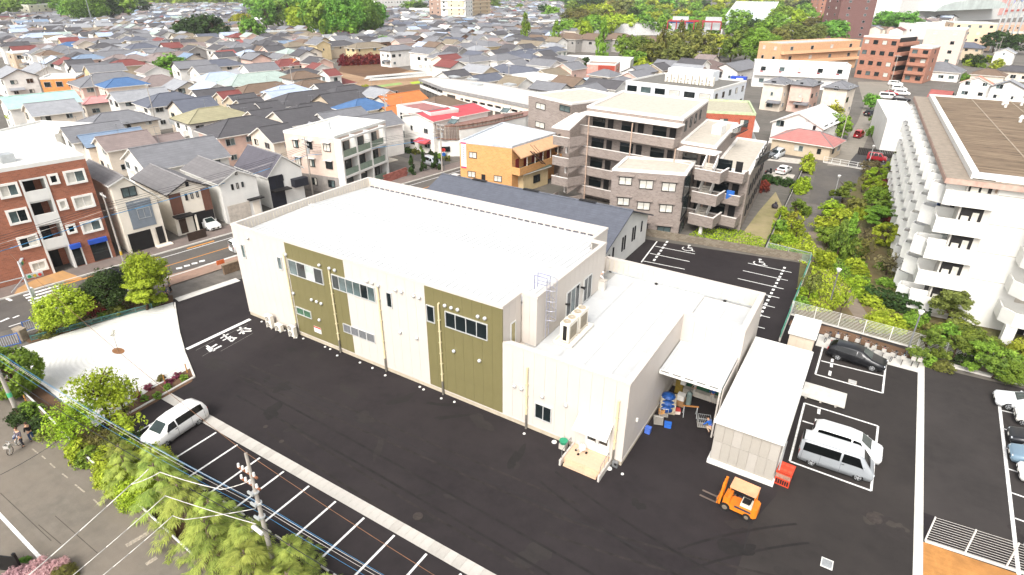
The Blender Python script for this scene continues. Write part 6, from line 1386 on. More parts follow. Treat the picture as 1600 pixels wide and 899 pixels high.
def crown_mesh(kind, det, seed):
    r = np.random.default_rng(seed); ncl, nl, s = {0: (26, 26, .17), 1: (60, 34, .10), 2: (150, 72, .047)}[det]
    u = r.normal(0, 1, (ncl, 3)); u /= np.linalg.norm(u, axis=1)[:, None]
    rad = r.uniform(.45, .95, ncl) ** .7; lump = 1 + .22 * np.sin(u[:, 0] * 3.1 + seed) * np.cos(u[:, 1] * 2.7 + seed * 2)
    c = u * (rad * lump)[:, None]; cr = r.uniform(.16, .34, ncl)
    if kind == 'bush': c[:, 2] = np.abs(c[:, 2]) * 1.5 - .75; cr *= .9
    if kind == 'ball': c = u * .86; cr = np.full(ncl, .16)
    if kind == 'cone':
        t = r.uniform(0, 1, ncl); a = r.uniform(0, 6.28, ncl); w_ = (1 - t) * r.uniform(.5, 1, ncl); c = np.stack([w_ * np.cos(a), w_ * np.sin(a), t * 2 - 1], 1); cr = .1 + .2 * (1 - t)
    if kind == 'poplar':
        t = r.uniform(0, 1, ncl); a = r.uniform(0, 6.28, ncl); w_ = np.sin(np.clip(t * 2.6 + .45, 0, 3.14)) * r.uniform(.3, .95, ncl); c = np.stack([w_ * np.cos(a), w_ * np.sin(a), t * 2 - 1], 1); cr = r.uniform(.14, .26, ncl)
    if kind == 'layer':                       # cloud-pruned pads
        k = 9; pads = np.stack([r.uniform(-.75, .75, k), r.uniform(-.75, .75, k), np.linspace(-.7, .85, k)], 1); pads[:, :2] *= (1.1 - .5 * (pads[:, 2:3] + .7)); idx = r.integers(0, k, ncl)
        c = pads[idx] + r.normal(0, 1, (ncl, 3)) * np.array([.2, .2, .045]); cr = np.full(ncl, .14)
    if kind == 'loose': c = u * r.uniform(.2, 1.05, ncl)[:, None]; cr = r.uniform(.12, .3, ncl); nl = int(nl * .38)
    if kind == 'box': c = r.uniform(-1, 1, (ncl, 3)); f = r.integers(0, 3, ncl); c[np.arange(ncl), f] = np.sign(c[np.arange(ncl), f]) * .92; cr = np.full(ncl, .13)
    idx = np.repeat(np.arange(ncl), nl); n = len(idx); q = r.normal(0, 1, (n, 3)); q /= np.linalg.norm(q, axis=1)[:, None]
    C = c[idx] + q * (cr[idx] * r.uniform(.35, 1, n) ** .5)[:, None]; N_ = C * .8 + q * .6
    T = r.uniform(.1, .9, ncl)[idx] * .6 + r.uniform(0, 1, n) * .4
    asp = .62 if kind not in ('poplar', 'loose') else .5
    return leaf_mesh('crown', C, N_, s * np.exp(r.normal(-.1, .33, n)), T, .45, asp, seed)
_cm = {}
def crown_data(kind, det, v):
    k = (kind, det, v)
    if k not in _cm: _cm[k] = crown_mesh(kind, det, 11 * v + 100 * det + sum(map(ord, kind)))
    return _cm[k]
def trunk_mesh(seed):
    r = random.Random(seed); mb = MB(); p = Vector((0, 0, 0)); rad = .09; pts = [p.copy()]
    for k in range(4): q = p + Vector((r.uniform(-.08, .08), r.uniform(-.08, .08), .28)); mb.tube(p, q, rad, rad * .82, 7); rad *= .82; p = q; pts.append(q.copy())
    for k in range(8):
        b = pts[r.choice([2, 3, 3, 4])]; a = k * .785 + r.uniform(-.3, .3); m_ = b + Vector((math.cos(a) * .3, math.sin(a) * .3, r.uniform(.1, .3))); e = m_ + Vector((math.cos(a) * .35, math.sin(a) * .35, r.uniform(.05, .35))); mb.tube(b, m_, .04, .028, 5); mb.tube(m_, e, .028, .01, 5)
        mb.tube(m_, m_ + Vector((math.cos(a + .9) * .3, math.sin(a + .9) * .3, .2)), .02, .008, 4)
    return mb.mesh('trunk', [m_trunk])
TRK = [trunk_mesh(k) for k in range(4)]
NAMES = {'bush': ('shrub', 'shrub'), 'ball': ('topiary', 'shrub'), 'box': ('hedge', 'hedge')}
PLANTN = {'spring': 'bright yellow-green', 'lime': 'lime green', 'mid': 'leafy green', 'green': 'fresh green', 'dark': 'dark green', 'pine': 'olive green', 'olive': 'dull olive', 'red': 'dark red', 'tan': 'brownish', 'cedar': 'pale green', 'bamboo': 'feathery bamboo-like', 'yellow': 'yellowish', 'grey': 'greyish', 'flower': 'pink-flowered', 'azalea': 'magenta-flowered'}
WORD = {'broad': 'round-crowned tree', 'loose': 'thin airy tree', 'poplar': 'tall narrow poplar', 'cone': 'cone-shaped conifer', 'layer': 'cloud-pruned garden tree', 'bush': 'shrub', 'ball': 'clipped round shrub', 'box': 'clipped hedge'}
def plant(kind, px, py, r, h, col='mid', label=None, det=None, ry=None, rz=None, group=None, gz=0.0, world=None, rot=None, base=False):
    """px, py: centre of the crown in the photograph; r: crown radius, h: total height in metres"""
    hz = {'bush': h * .62, 'ball': h * .5, 'box': h / 2, 'cone': h * .48, 'poplar': h * .48, 'broad': min(h * .42, r * 1.05), 'loose': min(h * .45, r * 1.1), 'layer': h * .42}[kind]
    zc = h - hz if kind != 'bush' else h * .46
    x, y = world if world else (P(px, py) if base else P(px, py, zc)); ppm = pix(x, y, zc)[2]
    if det is None: det = 2 if r * ppm > 26 else (1 if r * ppm > 9 else 0)
    nm, cat = NAMES.get(kind, ('tree', 'tree')); t = thing(nm, label, cat, (x, y, gz), rnd.uniform(0, 6.28) if rot is None else rot, group)
    if not label: pend(t, '%s %s' % (PLANTN[col], WORD[kind]), x, y, zc)
    o = obj('crown' if nm == 'tree' else 'foliage', crown_data(kind, det, rnd.randrange(3)), parent=t, loc=(0, 0, zc)); o.scale = (r, ry or r, hz)
    o.material_slots[0].link = 'OBJECT'; o.material_slots[0].material = leafm(col)
    if nm == 'tree' or kind in ('ball', 'bush'):
        k = obj('trunk', TRK[rnd.randrange(4)], parent=t); s = max(.6, r * .75) if kind not in ('poplar', 'cone') else max(.5, r * .8); k.scale = (s, s, (zc + hz * .35) / 1.2)
    return t
pl = plant
# the garden beside the crossing
pl('ball', 15, 582, 2.3, 4.2, 'mid', 'large ball-shaped green bush at the left edge beside the white gravel'); pl('broad', 97, 480, 2.25, 4.0, 'lime', 'rounded yellow-green tree in the planting bed nearest the blue gate')
pl('broad', 163, 452, 2.2, 4.2, 'dark', 'dark green rounded tree between two bright green trees in the planting bed'); pl('loose', 143, 478, 1.2, 2.6, 'red', 'reddish camellia shrub with bare stems beside the dark rounded tree')
pl('broad', 226, 424, 2.05, 5.6, 'spring', 'brightest yellow-green tree leaning over the pavement by the garden corner', rz=1); pl('layer', 222, 458, 2.2, 3.4, 'lime', 'cloud-pruned yellow-green shrub tree under the brightest leaning tree')
pl('bush', 160, 489, .7, .9, 'mid'); pl('bush', 180, 484, 1.0, 1.2, 'olive'); pl('bush', 75, 518, 1.0, .9, 'olive'); pl('bush', 245, 470, .8, .8, 'mid'); pl('bush', 120, 505, .8, .7, 'olive')
pl('loose', 152, 615, 2.4, 5.0, 'spring', 'airy lime maple in front of the white gravel with the gravel showing through', det=2); pl('loose', 112, 662, 1.9, 3.4, 'spring', 'lower lime maple beside the white pipe of the lane wall', det=2); pl('loose', 198, 662, 1.2, 2.6, 'lime', 'small lime sapling beside the white car'); pl('loose', 185, 615, 1.3, 3.8, 'lime', 'thin second stem of lime leaves above the planting bed', det=2)
for px, py, c in ((212, 616, 'azalea'), (232, 605, 'azalea'), (262, 596, 'azalea'), (276, 586, 'azalea'), (245, 618, 'mid'), (224, 622, 'mid'), (262, 604, 'mid'), (288, 590, 'mid'), (196, 640, 'olive'), (180, 652, 'olive'), (252, 590, 'tan')): pl('bush', px, py, .4, .5, c)
for px, py, r, c in ((30, 648, 1.0, 'dark'), (45, 640, 1.0, 'mid'), (60, 660, .9, 'dark'), (75, 675, .9, 'olive'), (150, 690, 1.3, 'tan'), (180, 690, 1.3, 'olive'), (205, 690, 1.1, 'dark'), (125, 700, 1.1, 'lime'), (140, 712, 1.0, 'mid')): pl('bush', px, py, r, r * 1.2, c)
# clipped hedge along the lane, then the drooping cedars
for k, (px, py) in enumerate(((172, 727), (196, 742), (218, 765), (238, 722), (205, 715))): pl('broad' if k == 3 else 'bush', px, py, 1.35, 2.2, 'lime', det=2)
def cedar_mesh(seed):
    r = np.random.default_rng(seed); V = []; T = []
    for k in range(44):
        t = (k / 44) ** .9; z = .25 + 4.9 * t; a0 = k * 2.4 + r.uniform(-.3, .3); L = (2.25 * (1 - t) ** .8 + .35) * r.uniform(.75, 1.15); tint = r.uniform(.15, .9)
        for j in range(11):
            f = .4 + .6 * (j + r.uniform(0, 1)) / 11; sp_ = r.uniform(-.22, .22) * f; a = a0 + sp_
            c = np.array([math.cos(a) * L * f, math.sin(a) * L * f, z + .5 * f - .75 * f * f * (1.25 - t) + r.uniform(-.1, .1)])
            for q in range(1, 8):                # a drooping fan of narrow sprigs
                b = a + (q - 4) * .36 + r.uniform(-.12, .12); l_ = r.uniform(.34, .62) * (1 - .06 * abs(q - 4)); w_ = .021
                d = np.array([math.cos(b), math.sin(b), 0]); s_ = np.array([-math.sin(b), math.cos(b), 0]); p1 = c + d * l_ * .55 + [0, 0, -.06]; p2 = c + d * l_ + [0, 0, -.26 - .1 * r.uniform()]
                V += [c, p1 - s_ * w_, p2, p1 + s_ * w_]; T.append(tint * .6 + r.uniform(0, .4))
    return quads('crown', np.array(V), np.array(T))
CED = [cedar_mesh(s) for s in (3, 8, 21)]
limb = MB().tube((0, 0, 0), (0, 0, 5.0), .16, .04, 7)
for k in range(22): a = k * 2.4; z = .5 + k * .2; limb.tube((0, 0, z), (math.cos(a) * (1.6 - k * .05), math.sin(a) * (1.6 - k * .05), z + .25), .045, .012, 4)
limbm = limb.mesh('trunk', [m_trunkl])
for k, (X, Y, s, h_, c) in enumerate(((-38.6, 12.7, .78, .55, 'cedar'), (-36.6, 12.0, .88, .66, 'cedar'), (-35.2, 13.2, .72, .75, 'cedar'), (-33.4, 12.4, 1.05, .8, 'cedar'), (-30.6, 12.2, 1.1, .78, 'cedar'), (-28.6, 12.7, .9, .66, 'cedar'), (-27.2, 11.6, 1.0, .72, 'cedar'), (-25.2, 12.6, 1.0, .66, 'cedar'), (-23.6, 11.5, 1.0, .7, 'cedar'), (-22.4, 13.4, .85, .56, 'cedar'), (-21.0, 12.0, .95, .6, 'cedar'), (-19.0, 12.8, .9, .5, 'cedar'))):
    s *= .88; h_ *= .92; Y -= .25
    t = thing('cedar', None, 'tree', (X, Y, 0), k * 1.3, 'cedars along the lane wall'); o = obj('crown', CED[k % 3], parent=t); o.scale = (s, s, h_); o.material_slots[0].link = 'OBJECT'; o.material_slots[0].material = leafm(c)
    q = obj('trunk', limbm, parent=t); q.scale = (s, s, h_); pend(t, 'drooping pale green cedar along the lane', X, Y, 2.5)
# pink azalea and ferns by the black gate at the bottom left corner
for px, py, r, c in ((55, 892, .9, 'flower'), (85, 886, .8, 'flower'), (30, 897, .9, 'flower'), (100, 895, .7, 'tan'), (36, 876, .35, 'green')): pl('bush', px, py, r, r * 1.1, c, det=2)
# garden of the white slab block
for k, (a, b, c_, n_) in enumerate(((( 1268, 225), (1262, 262), 'lime', 4), ((1256, 284), (1250, 292), 'spring', 2))):
    for j in range(n_): q = j / max(1, n_ - 1); pl('bush', a[0] + (b[0] - a[0]) * q, a[1] + (b[1] - a[1]) * q, 1.4, 2.2, c_)
G = '''ball 1370 274 1.9 2.6 spring
ball 1367 292 1.9 2.6 spring
ball 1392 264 1.6 2.6 spring
ball 1406 254 1.6 2.4 lime
broad 1371 306 1.7 3.4 mid
ball 1387 367 1.9 3.0 lime
bush 1340 317 1.6 2.0 tan
layer 1321 298 2.2 3.4 pine
broad 1362 262 1.8 3.0 grey
layer 1375 325 2.2 3.0 mid
layer 1372 338 2.4 3.2 mid
broad 1300 328 1.7 2.6 spring
broad 1318 338 1.7 2.6 lime
broad 1290 350 1.6 2.3 lime
bush 1345 332 1.2 1.6 spring
cone 1314 372 1.5 5.3 pine
cone 1330 362 1.7 4.9 mid
broad 1296 368 1.6 2.8 mid
broad 1342 388 1.2 2.8 pine
loose 1350 385 1.4 3.7 tan
loose 1352 372 1.2 3.5 grey
loose 1351 280 .9 3.2 tan
bush 1222 332 1.0 1.8 spring
layer 1245 322 1.6 2.6 pine
bush 1258 326 1.2 1.8 mid
loose 1248 352 1.4 3.3 spring
loose 1240 340 1.2 3.2 yellow
bush 1220 352 1.2 1.8 mid
bush 1232 372 1.2 1.4 spring
bush 1213 372 1.1 1.2 mid
bush 1250 392 1.1 0.9 spring
broad 1289 402 1.2 2.6 spring
bush 1335 408 1.2 1.2 lime
bush 1344 422 1.2 1.1 spring
bush 1337 438 1.2 1.1 spring
bush 1350 455 1.2 1.1 spring
bush 1365 468 1.4 1.2 lime
bush 1262 455 1.2 1.2 spring
bush 1252 470 0.9 1.1 mid
loose 1319 465 1.0 3.5 spring
loose 1270 440 1.2 3.5 olive
bush 1385 440 1.0 1.0 mid
bush 1400 440 .8 .8 spring
loose 1390 410 1.5 3.0 grey
bush 1378 415 .8 .8 mid
bush 1382 500 1.8 1.8 lime
bush 1372 505 1.3 1.4 lime
bush 1398 505 1.4 1.6 lime
layer 1490 478 2.6 3.6 olive
bush 1432 498 1.3 1.6 mid
bush 1470 515 1.4 1.4 tan
bush 1500 512 1.6 1.2 yellow
layer 1452 532 1.56 3.0 pine
broad 1478 525 1.25 2.2 mid
layer 1496 540 1.56 2.8 pine
broad 1517 528 1.4 2.4 pine
layer 1538 555 1.64 2.6 mid
broad 1560 570 1.4 2.4 pine
broad 1575 562 1.25 2.2 mid
broad 1590 582 1.4 2.2 mid
bush 1540 538 1.4 1.3 mid
bush 1598 548 1.5 2.0 yellow
bush 1448 560 1.0 .9 mid
bush 1475 572 1.0 .8 olive
bush 1552 535 1.0 1.0 pine
bush 1510 560 1.2 1.0 dark
bush 1500 280 1 1 mid
broad 1312 196 3.0 5.5 mid
loose 1306 172 3.0 5.0 yellow
ball 1303 206 2.0 3.0 green
broad 1364 158 2.4 4.2 green
broad 1368 186 1.4 3.0 mid
bush 1365 205 1.4 2.5 green
bush 1200 278 1.4 1.4 dark
bush 1214 281 1.4 1.4 dark
bush 1231 284 1.4 1.4 dark
bush 1192 290 1.2 2.2 red
bush 1410 243 1.8 2.5 lime
broad 1268 105 4 6 dark'''
for ln in G.split('\n')[:-1]:
    if ln.startswith('bush 1500 280'): continue
    q = ln.split(); pl(q[0], float(q[1]), float(q[2]), float(q[3]), float(q[4]), q[5])
for k in range(9): pl('bush', 1384 + k * 1.1, 284 + k * 7.6, 1.15, 1.5, 'red')
for k in range(8): pl('box', 1367 + k * 10, 463 + k * 2.6, 1.05, 1.6, 'dark', ry=.7, rot=-.25)
for k in range(3): pl('cone', (643, 661, 681)[k], (258, 253, 251)[k], .95, 3.4, 'dark')
for k in range(7): pl('bush', 625 + k * 12, (230, 234, 236, 232, 240, 244, 246)[k], .9, 1.4, ('mid', 'dark', 'olive', 'mid', 'dark', 'mid', 'olive')[k])
# trees in the town
TT = '''broad 269 105 5.6 8.5 green
bush 228 115 2.6 3 lime
bush 112 104 2.4 4 mid
cone 102 97 1.6 6 dark
cone 139 103 1.4 4.5 dark
bush 95 107 2.4 2.4 olive
broad 124 101 2.2 4.2 mid
broad 27 183 2.4 4.6 spring
broad 284 50 7 11 dark
broad 300 46 8 13 dark
broad 318 42 8 15 dark
broad 333 44 8 15 dark
broad 392 47 6 15 green
broad 377 33 8 12 yellow
broad 395 12 7 20 green
broad 413 18 8 22 green
broad 432 22 8 20 mid
broad 452 15 10 24 green
broad 470 25 9 20 spring
broad 476 33 9 16 spring
broad 492 18 9 26 green
broad 505 26 9 24 mid
broad 520 15 11 26 mid
broad 535 20 11 28 green
broad 553 18 11 28 green
broad 540 35 9 20 mid
broad 566 28 9 22 mid
broad 578 24 8 22 green
broad 590 22 6 20 green
bush 563 40 8 12 mid
bush 548 40 8 12 mid
broad 602 67 4.5 7 green
bush 490 88 3 4 yellow
bush 500 84 2 4 mid
bush 467 86 2.6 3.4 yellow
bush 476 82 3 5 lime
bush 578 152 2.2 4 spring
bush 570 136 2 2 yellow
poplar 821 46 3.2 17 mid
poplar 869 57 3.6 14 mid
poplar 942 66 3.6 17 mid
bush 833 98 4 6 spring
bush 850 100 4.4 6 yellow
bush 820 103 2.5 3 lime
broad 893 98 3.4 5 dark
broad 909 99 3.6 6 dark
bush 898 114 3 3 mid
broad 982 70 6 11 mid
broad 1002 76 6 11 pine
broad 1018 80 6 10 bamboo
poplar 1034 70 3.6 14 bamboo
broad 1048 70 5 12 bamboo
poplar 1062 64 4 16 bamboo
broad 1078 68 5 13 bamboo
poplar 1090 62 4 15 bamboo
broad 1104 72 5 12 bamboo
broad 1060 85 6 10 olive
broad 1085 86 6 9 bamboo
broad 990 88 5 7 mid
bush 1005 103 4 6 lime
broad 1126 68 7 11 yellow
broad 1145 76 5 10 pine
broad 1148 52 6 13 green
broad 1168 65 7 15 pine
broad 1188 68 8 15 mid
broad 1198 52 7 14 mid
broad 1180 46 7 14 dark
broad 1218 60 6 11 tan
broad 1232 52 7 12 olive
broad 1205 75 5 10 spring
bush 1212 86 6 8 green
broad 1258 54 6 10 olive
broad 1275 52 6 11 olive
broad 1295 24 5 12 green
broad 1304 46 9 13 green
broad 1385 33 9 16 green
broad 1408 33 11 17 green
broad 1424 38 8 12 green
broad 1545 58 5 10 yellow
broad 1558 62 6 11 dark
broad 1592 66 6 10 dark
bush 1520 97 3 3.4 lime
bush 1532 100 2.6 3 mid
bush 1560 100 3 4 yellow
bush 1512 92 2.4 4 dark
broad 1530 94 2.6 5 dark
bush 1508 120 2.4 3 mid
broad 660 14 10 14 dark
broad 645 10 12 16 mid
broad 215 10 12 18 dark
broad 190 12 12 20 mid
broad 160 12 13 22 dark
broad 175 14 10 16 spring
broad 130 8 14 26 green
broad 112 18 10 16 green
broad 142 15 8 14 spring
broad 100 6 12 22 mid
broad 62 5 14 20 dark
broad 30 8 14 20 green
broad 8 10 14 20 mid
bush 14 20 8 10 spring
bush 205 50 4 5 spring
bush 212 90 2 4 yellow
bush 285 28 6 6 spring
broad 850 15 7 14 dark
broad 862 18 8 14 mid
bush 815 12 9 12 mid
broad 765 6 14 16 mid
broad 690 12 8 10 dark
broad 850 26 6 9 green
bush 1545 92 2.6 3 spring
bush 152 108 2 4 mid'''
for ln in TT.split('\n'):
    q = ln.split(); pl(q[0], float(q[1]), float(q[2]), float(q[3]), float(q[4]), q[5])
for k in range(9): pl('bush', 537 + k * 7.2, 94 - k * .35, 2.6, 4.6, 'red')
# the wooded hill
hills = [(P(900, 30), P(1300, 30))]
mb = MB(); hx = [(880, 42), (960, 50), (1060, 46), (1140, 46), (1200, 50), (1290, 48)]
k_ = 0
for row, (py, h_, n_) in enumerate(((46, 11, 13), (36, 13, 15), (26, 14, 16), (17, 15, 17), (9, 16, 18), (3, 18, 18))):
    for j in range(n_):
        px = 888 + (j + .5 * (row % 2)) * 400 / n_ + rnd.uniform(-7, 7)
        if row == 0 and 935 < px < 1135: continue
        if 1125 < px < 1200 and row in (0, 1): continue
        if 1210 < px and row == 0: continue
        c = rnd.choice(['mid', 'green', 'spring', 'olive', 'lime', 'dark', 'yellow', 'tan', 'mid', 'pine']); pl('broad', px, py + rnd.uniform(-2, 2), rnd.uniform(.75, 1.2) * h_ * .62, h_ * rnd.uniform(.85, 1.2), c, det=1 if row < 4 else 0, group='trees of the wooded hill')
# far woods closing the horizon: one mass each
def wood(name, px0, px1, dist_px, h_, n_, label, col, depth=120):
    C = []; r = np.random.default_rng(n_)
    for k in range(n_):
        px = px0 + (px1 - px0) * r.random(); x, y = P(px, dist_px - r.random() * 1.5); f = 1 + r.random() * depth / math.hypot(x, y); C.append((x * f, y * f, h_ * r.uniform(.35, .6)))
    C = np.array(C); nl = 46; idx = np.repeat(np.arange(n_), nl); q = r.normal(0, 1, (len(idx), 3)); q /= np.linalg.norm(q, axis=1)[:, None]
    sc3 = np.array([1.0, 1.0, .8]) * h_ * .55; pos = C[idx] + q * sc3 * r.uniform(.5, 1, len(idx))[:, None]
    me = leaf_mesh('canopy', pos, q, h_ * .14 * r.uniform(.7, 1.3, len(idx)), r.random(n_)[idx] * .7 + r.random(len(idx)) * .3, .4, .7, n_); me.materials.clear(); me.materials.append(leafm(col))
    o = obj(name, me, kind='stuff'); o['label'] = label; o['category'] = 'wood'
wood('far_wood', -40, 400, 14, 22, 260, 'far belt of trees closing the view at the top left', 'mid'); wood('far_wood', 400, 900, 9, 24, 260, 'far belt of trees along the top edge beyond the white towers', 'green'); wood('far_wood', 880, 1320, 2, 30, 220, 'far crest of the wooded hill along the top edge', 'mid'); wood('far_wood', 1280, 1680, 4, 26, 140, 'far trees beyond the shopping mall', 'mid')
# lawn weeds as ground cover
def cover(name, poly, n_, s, cols, label, z=0.02):
    pts = [P(*q) for q in poly]; xs = [p[0] for p in pts]; ys = [p[1] for p in pts]; r = np.random.default_rng(5); C = []
    while len(C) < n_:
        x, y = r.uniform(min(xs), max(xs)), r.uniform(min(ys), max(ys))
        if inpoly(x, y, pts): C.append((x, y, z + r.random() * s * .8))
    C = np.array(C); me = leaf_mesh(name, C, np.tile([0, 0, .3], (n_, 1)), s * r.uniform(.5, 1.3, n_), r.random(n_), .1, .4, 3); me.materials.clear(); me.materials.append(leafm(cols)); o = obj(name, me, kind='stuff'); o['label'] = label; o['category'] = 'ground cover'
cover('grass', [(1070, 372), (1196, 396), (1200, 376), (1150, 358), (1090, 358)], 2600, .16, 'spring', 'tufts of grass in front of the grey tiled apartments')
cover('grass', [(1208, 345), (1262, 365), (1290, 405), (1330, 450), (1300, 490), (1240, 485), (1270, 420), (1200, 385)], 5200, .2, 'lime', 'yellow-green ground cover around the garden shrubs')
cover('grass', [(1290, 345), (1340, 360), (1360, 440), (1370, 470), (1345, 470), (1300, 420)], 4200, .2, 'mid', 'low green ground cover between the path and the lawn')
cover('grass', [(1300, 500), (1380, 512), (1440, 520), (1600, 590), (1600, 570), (1440, 500)], 2600, .16, 'olive', 'weeds under the pines by the fence')
cover('grass', [(45, 530), (130, 500), (250, 472), (240, 465), (130, 482)], 900, .12, 'olive', 'weeds in the planting bed by the crossing')
cover('grass', [(1400, 330), (1418, 440), (1440, 470), (1390, 460), (1385, 380)], 2200, .12, 'olive', 'thin lawn at the foot of the folded balconies')
sg_ = thing('sapling', 'spindly young sapling in the middle of the white raked gravel', 'tree', (gx, gy, .03)); obj('trunk', MB().tube((0, 0, 0), (.05, 0, 1.3), .025, .015, 5).tube((.05, 0, 1.3), (.2, .05, 2.3), .015, .006, 5).tube((.05, 0, 1.2), (-.35, .05, 1.5), .01, .005, 4).tube((.1, 0, 1.6), (.2, .1, 2.0), .01, .005, 4), m_trunkl, sg_)
r = np.random.default_rng(2); c_ = np.array([(.2, .05, 2.2), (-.3, .05, 1.5), (.15, 0, 1.8), (.2, .05, 2.0)])[r.integers(0, 4, 40)] + r.normal(0, .09, (40, 3)); me = leaf_mesh('foliage', c_, r.normal(0, 1, (40, 3)), np.full(40, .06), r.random(40), .2, .5, 2); me.materials.clear(); me.materials.append(leafm('tan')); obj('foliage', me, parent=sg_)
# ================================================================ VEHICLES
def paint(h, metal=0.0): return mat(h, .28, var=.03, sc_=.6, metal=metal, spec=.6)
m_tyre = mat('#1c1b1a', .85, var=.15, sc_=5); m_rim = mat('#b4b6b8', .35, metal=.6, var=.08); m_cglass = mat('#0c0f10', .12, var=.2, sc_=.8, spec=.3); m_cglass2 = mat('#2c3a38', .1, var=.3, sc_=1.2, spec=.45)
m_lamp = mat('#d8dde0', .15, spec=.8, var=.1); m_tail = mat('#a8221e', .3); m_plate = mat('#dedad0', .6, var=.05); m_trim = mat('#242424', .6)
# station: x, z sill, half width sill, z belt, half width belt, z top, half width top
ST_ = {
 'van': (4.7, 1.70, 2.9, [(2.34, .35, .70, .62, .76, .70, .60), (2.27, .28, .78, .80, .82, .92, .70), (2.05, .26, .82, 1.02, .83, 1.12, .72), (1.45, .26, .84, 1.10, .84, 1.88, .66), (1.1, .26, .84, 1.12, .84, 1.97, .68), (-1.8, .26, .84, 1.12, .84, 1.98, .69), (-2.2, .28, .83, 1.12, .83, 1.95, .68), (-2.34, .34, .80, 1.10, .80, 1.80, .68)], (2, 3), (6, 7), [(.28, 1.62), (-2.15, .16)]),
 'wagon': (4.7, 1.75, 2.75, [(2.34, .38, .62, .58, .70, .62, .55), (2.2, .24, .78, .76, .80, .82, .66), (1.2, .22, .85, .92, .86, 1.02, .74), (.35, .22, .86, .96, .87, 1.46, .58), (-.4, .22, .86, .97, .87, 1.52, .60), (-1.7, .22, .86, .99, .86, 1.46, .60), (-2.2, .26, .84, 1.00, .84, 1.12, .68), (-2.34, .36, .80, .94, .80, .98, .66)], (2, 3), (5, 6), [(.02, .62), (-1.75, -.04)]),
 'mpv': (4.6, 1.72, 2.75, [(2.29, .40, .62, .66, .70, .70, .56), (2.18, .26, .78, .84, .80, .92, .68), (1.55, .24, .84, .98, .85, 1.10, .74), (.75, .24, .85, 1.04, .86, 1.62, .60), (0, .24, .85, 1.05, .86, 1.72, .62), (-1.75, .24, .85, 1.05, .86, 1.68, .62), (-2.15, .26, .84, 1.05, .84, 1.5, .62), (-2.29, .36, .80, 1.0, .80, 1.15, .66)], (2, 3), (6, 7), [(.3, 1.15), (-1.95, .22)]),
 'sedan': (4.5, 1.74, 2.65, [(2.24, .38, .60, .54, .70, .58, .55), (2.1, .22, .78, .70, .80, .78, .66), (1.05, .2, .85, .86, .86, .96, .74), (.25, .2, .86, .90, .87, 1.34, .56), (-.5, .2, .86, .91, .87, 1.40, .57), (-1.15, .2, .86, .92, .86, 1.30, .56), (-1.75, .22, .85, .92, .85, 1.0, .70), (-2.24, .34, .80, .86, .80, .92, .66)], (2, 3), (5, 6), [(-.05, .5), (-.85, -.12)]),
 'kei': (3.4, 1.48, 2.4, [(1.69, .36, .58, .62, .64, .68, .5), (1.58, .24, .68, .86, .70, .94, .58), (1.15, .22, .72, .98, .73, 1.08, .62), (.65, .22, .73, 1.02, .74, 1.66, .56), (0, .22, .73, 1.03, .74, 1.76, .58), (-1.3, .22, .73, 1.03, .74, 1.74, .58), (-1.6, .24, .72, 1.03, .72, 1.66, .58), (-1.69, .34, .70, 1.0, .70, 1.35, .60)], (2, 3), (6, 7), [(.15, .85), (-.62, .08), (-1.4, -.7)]),
}
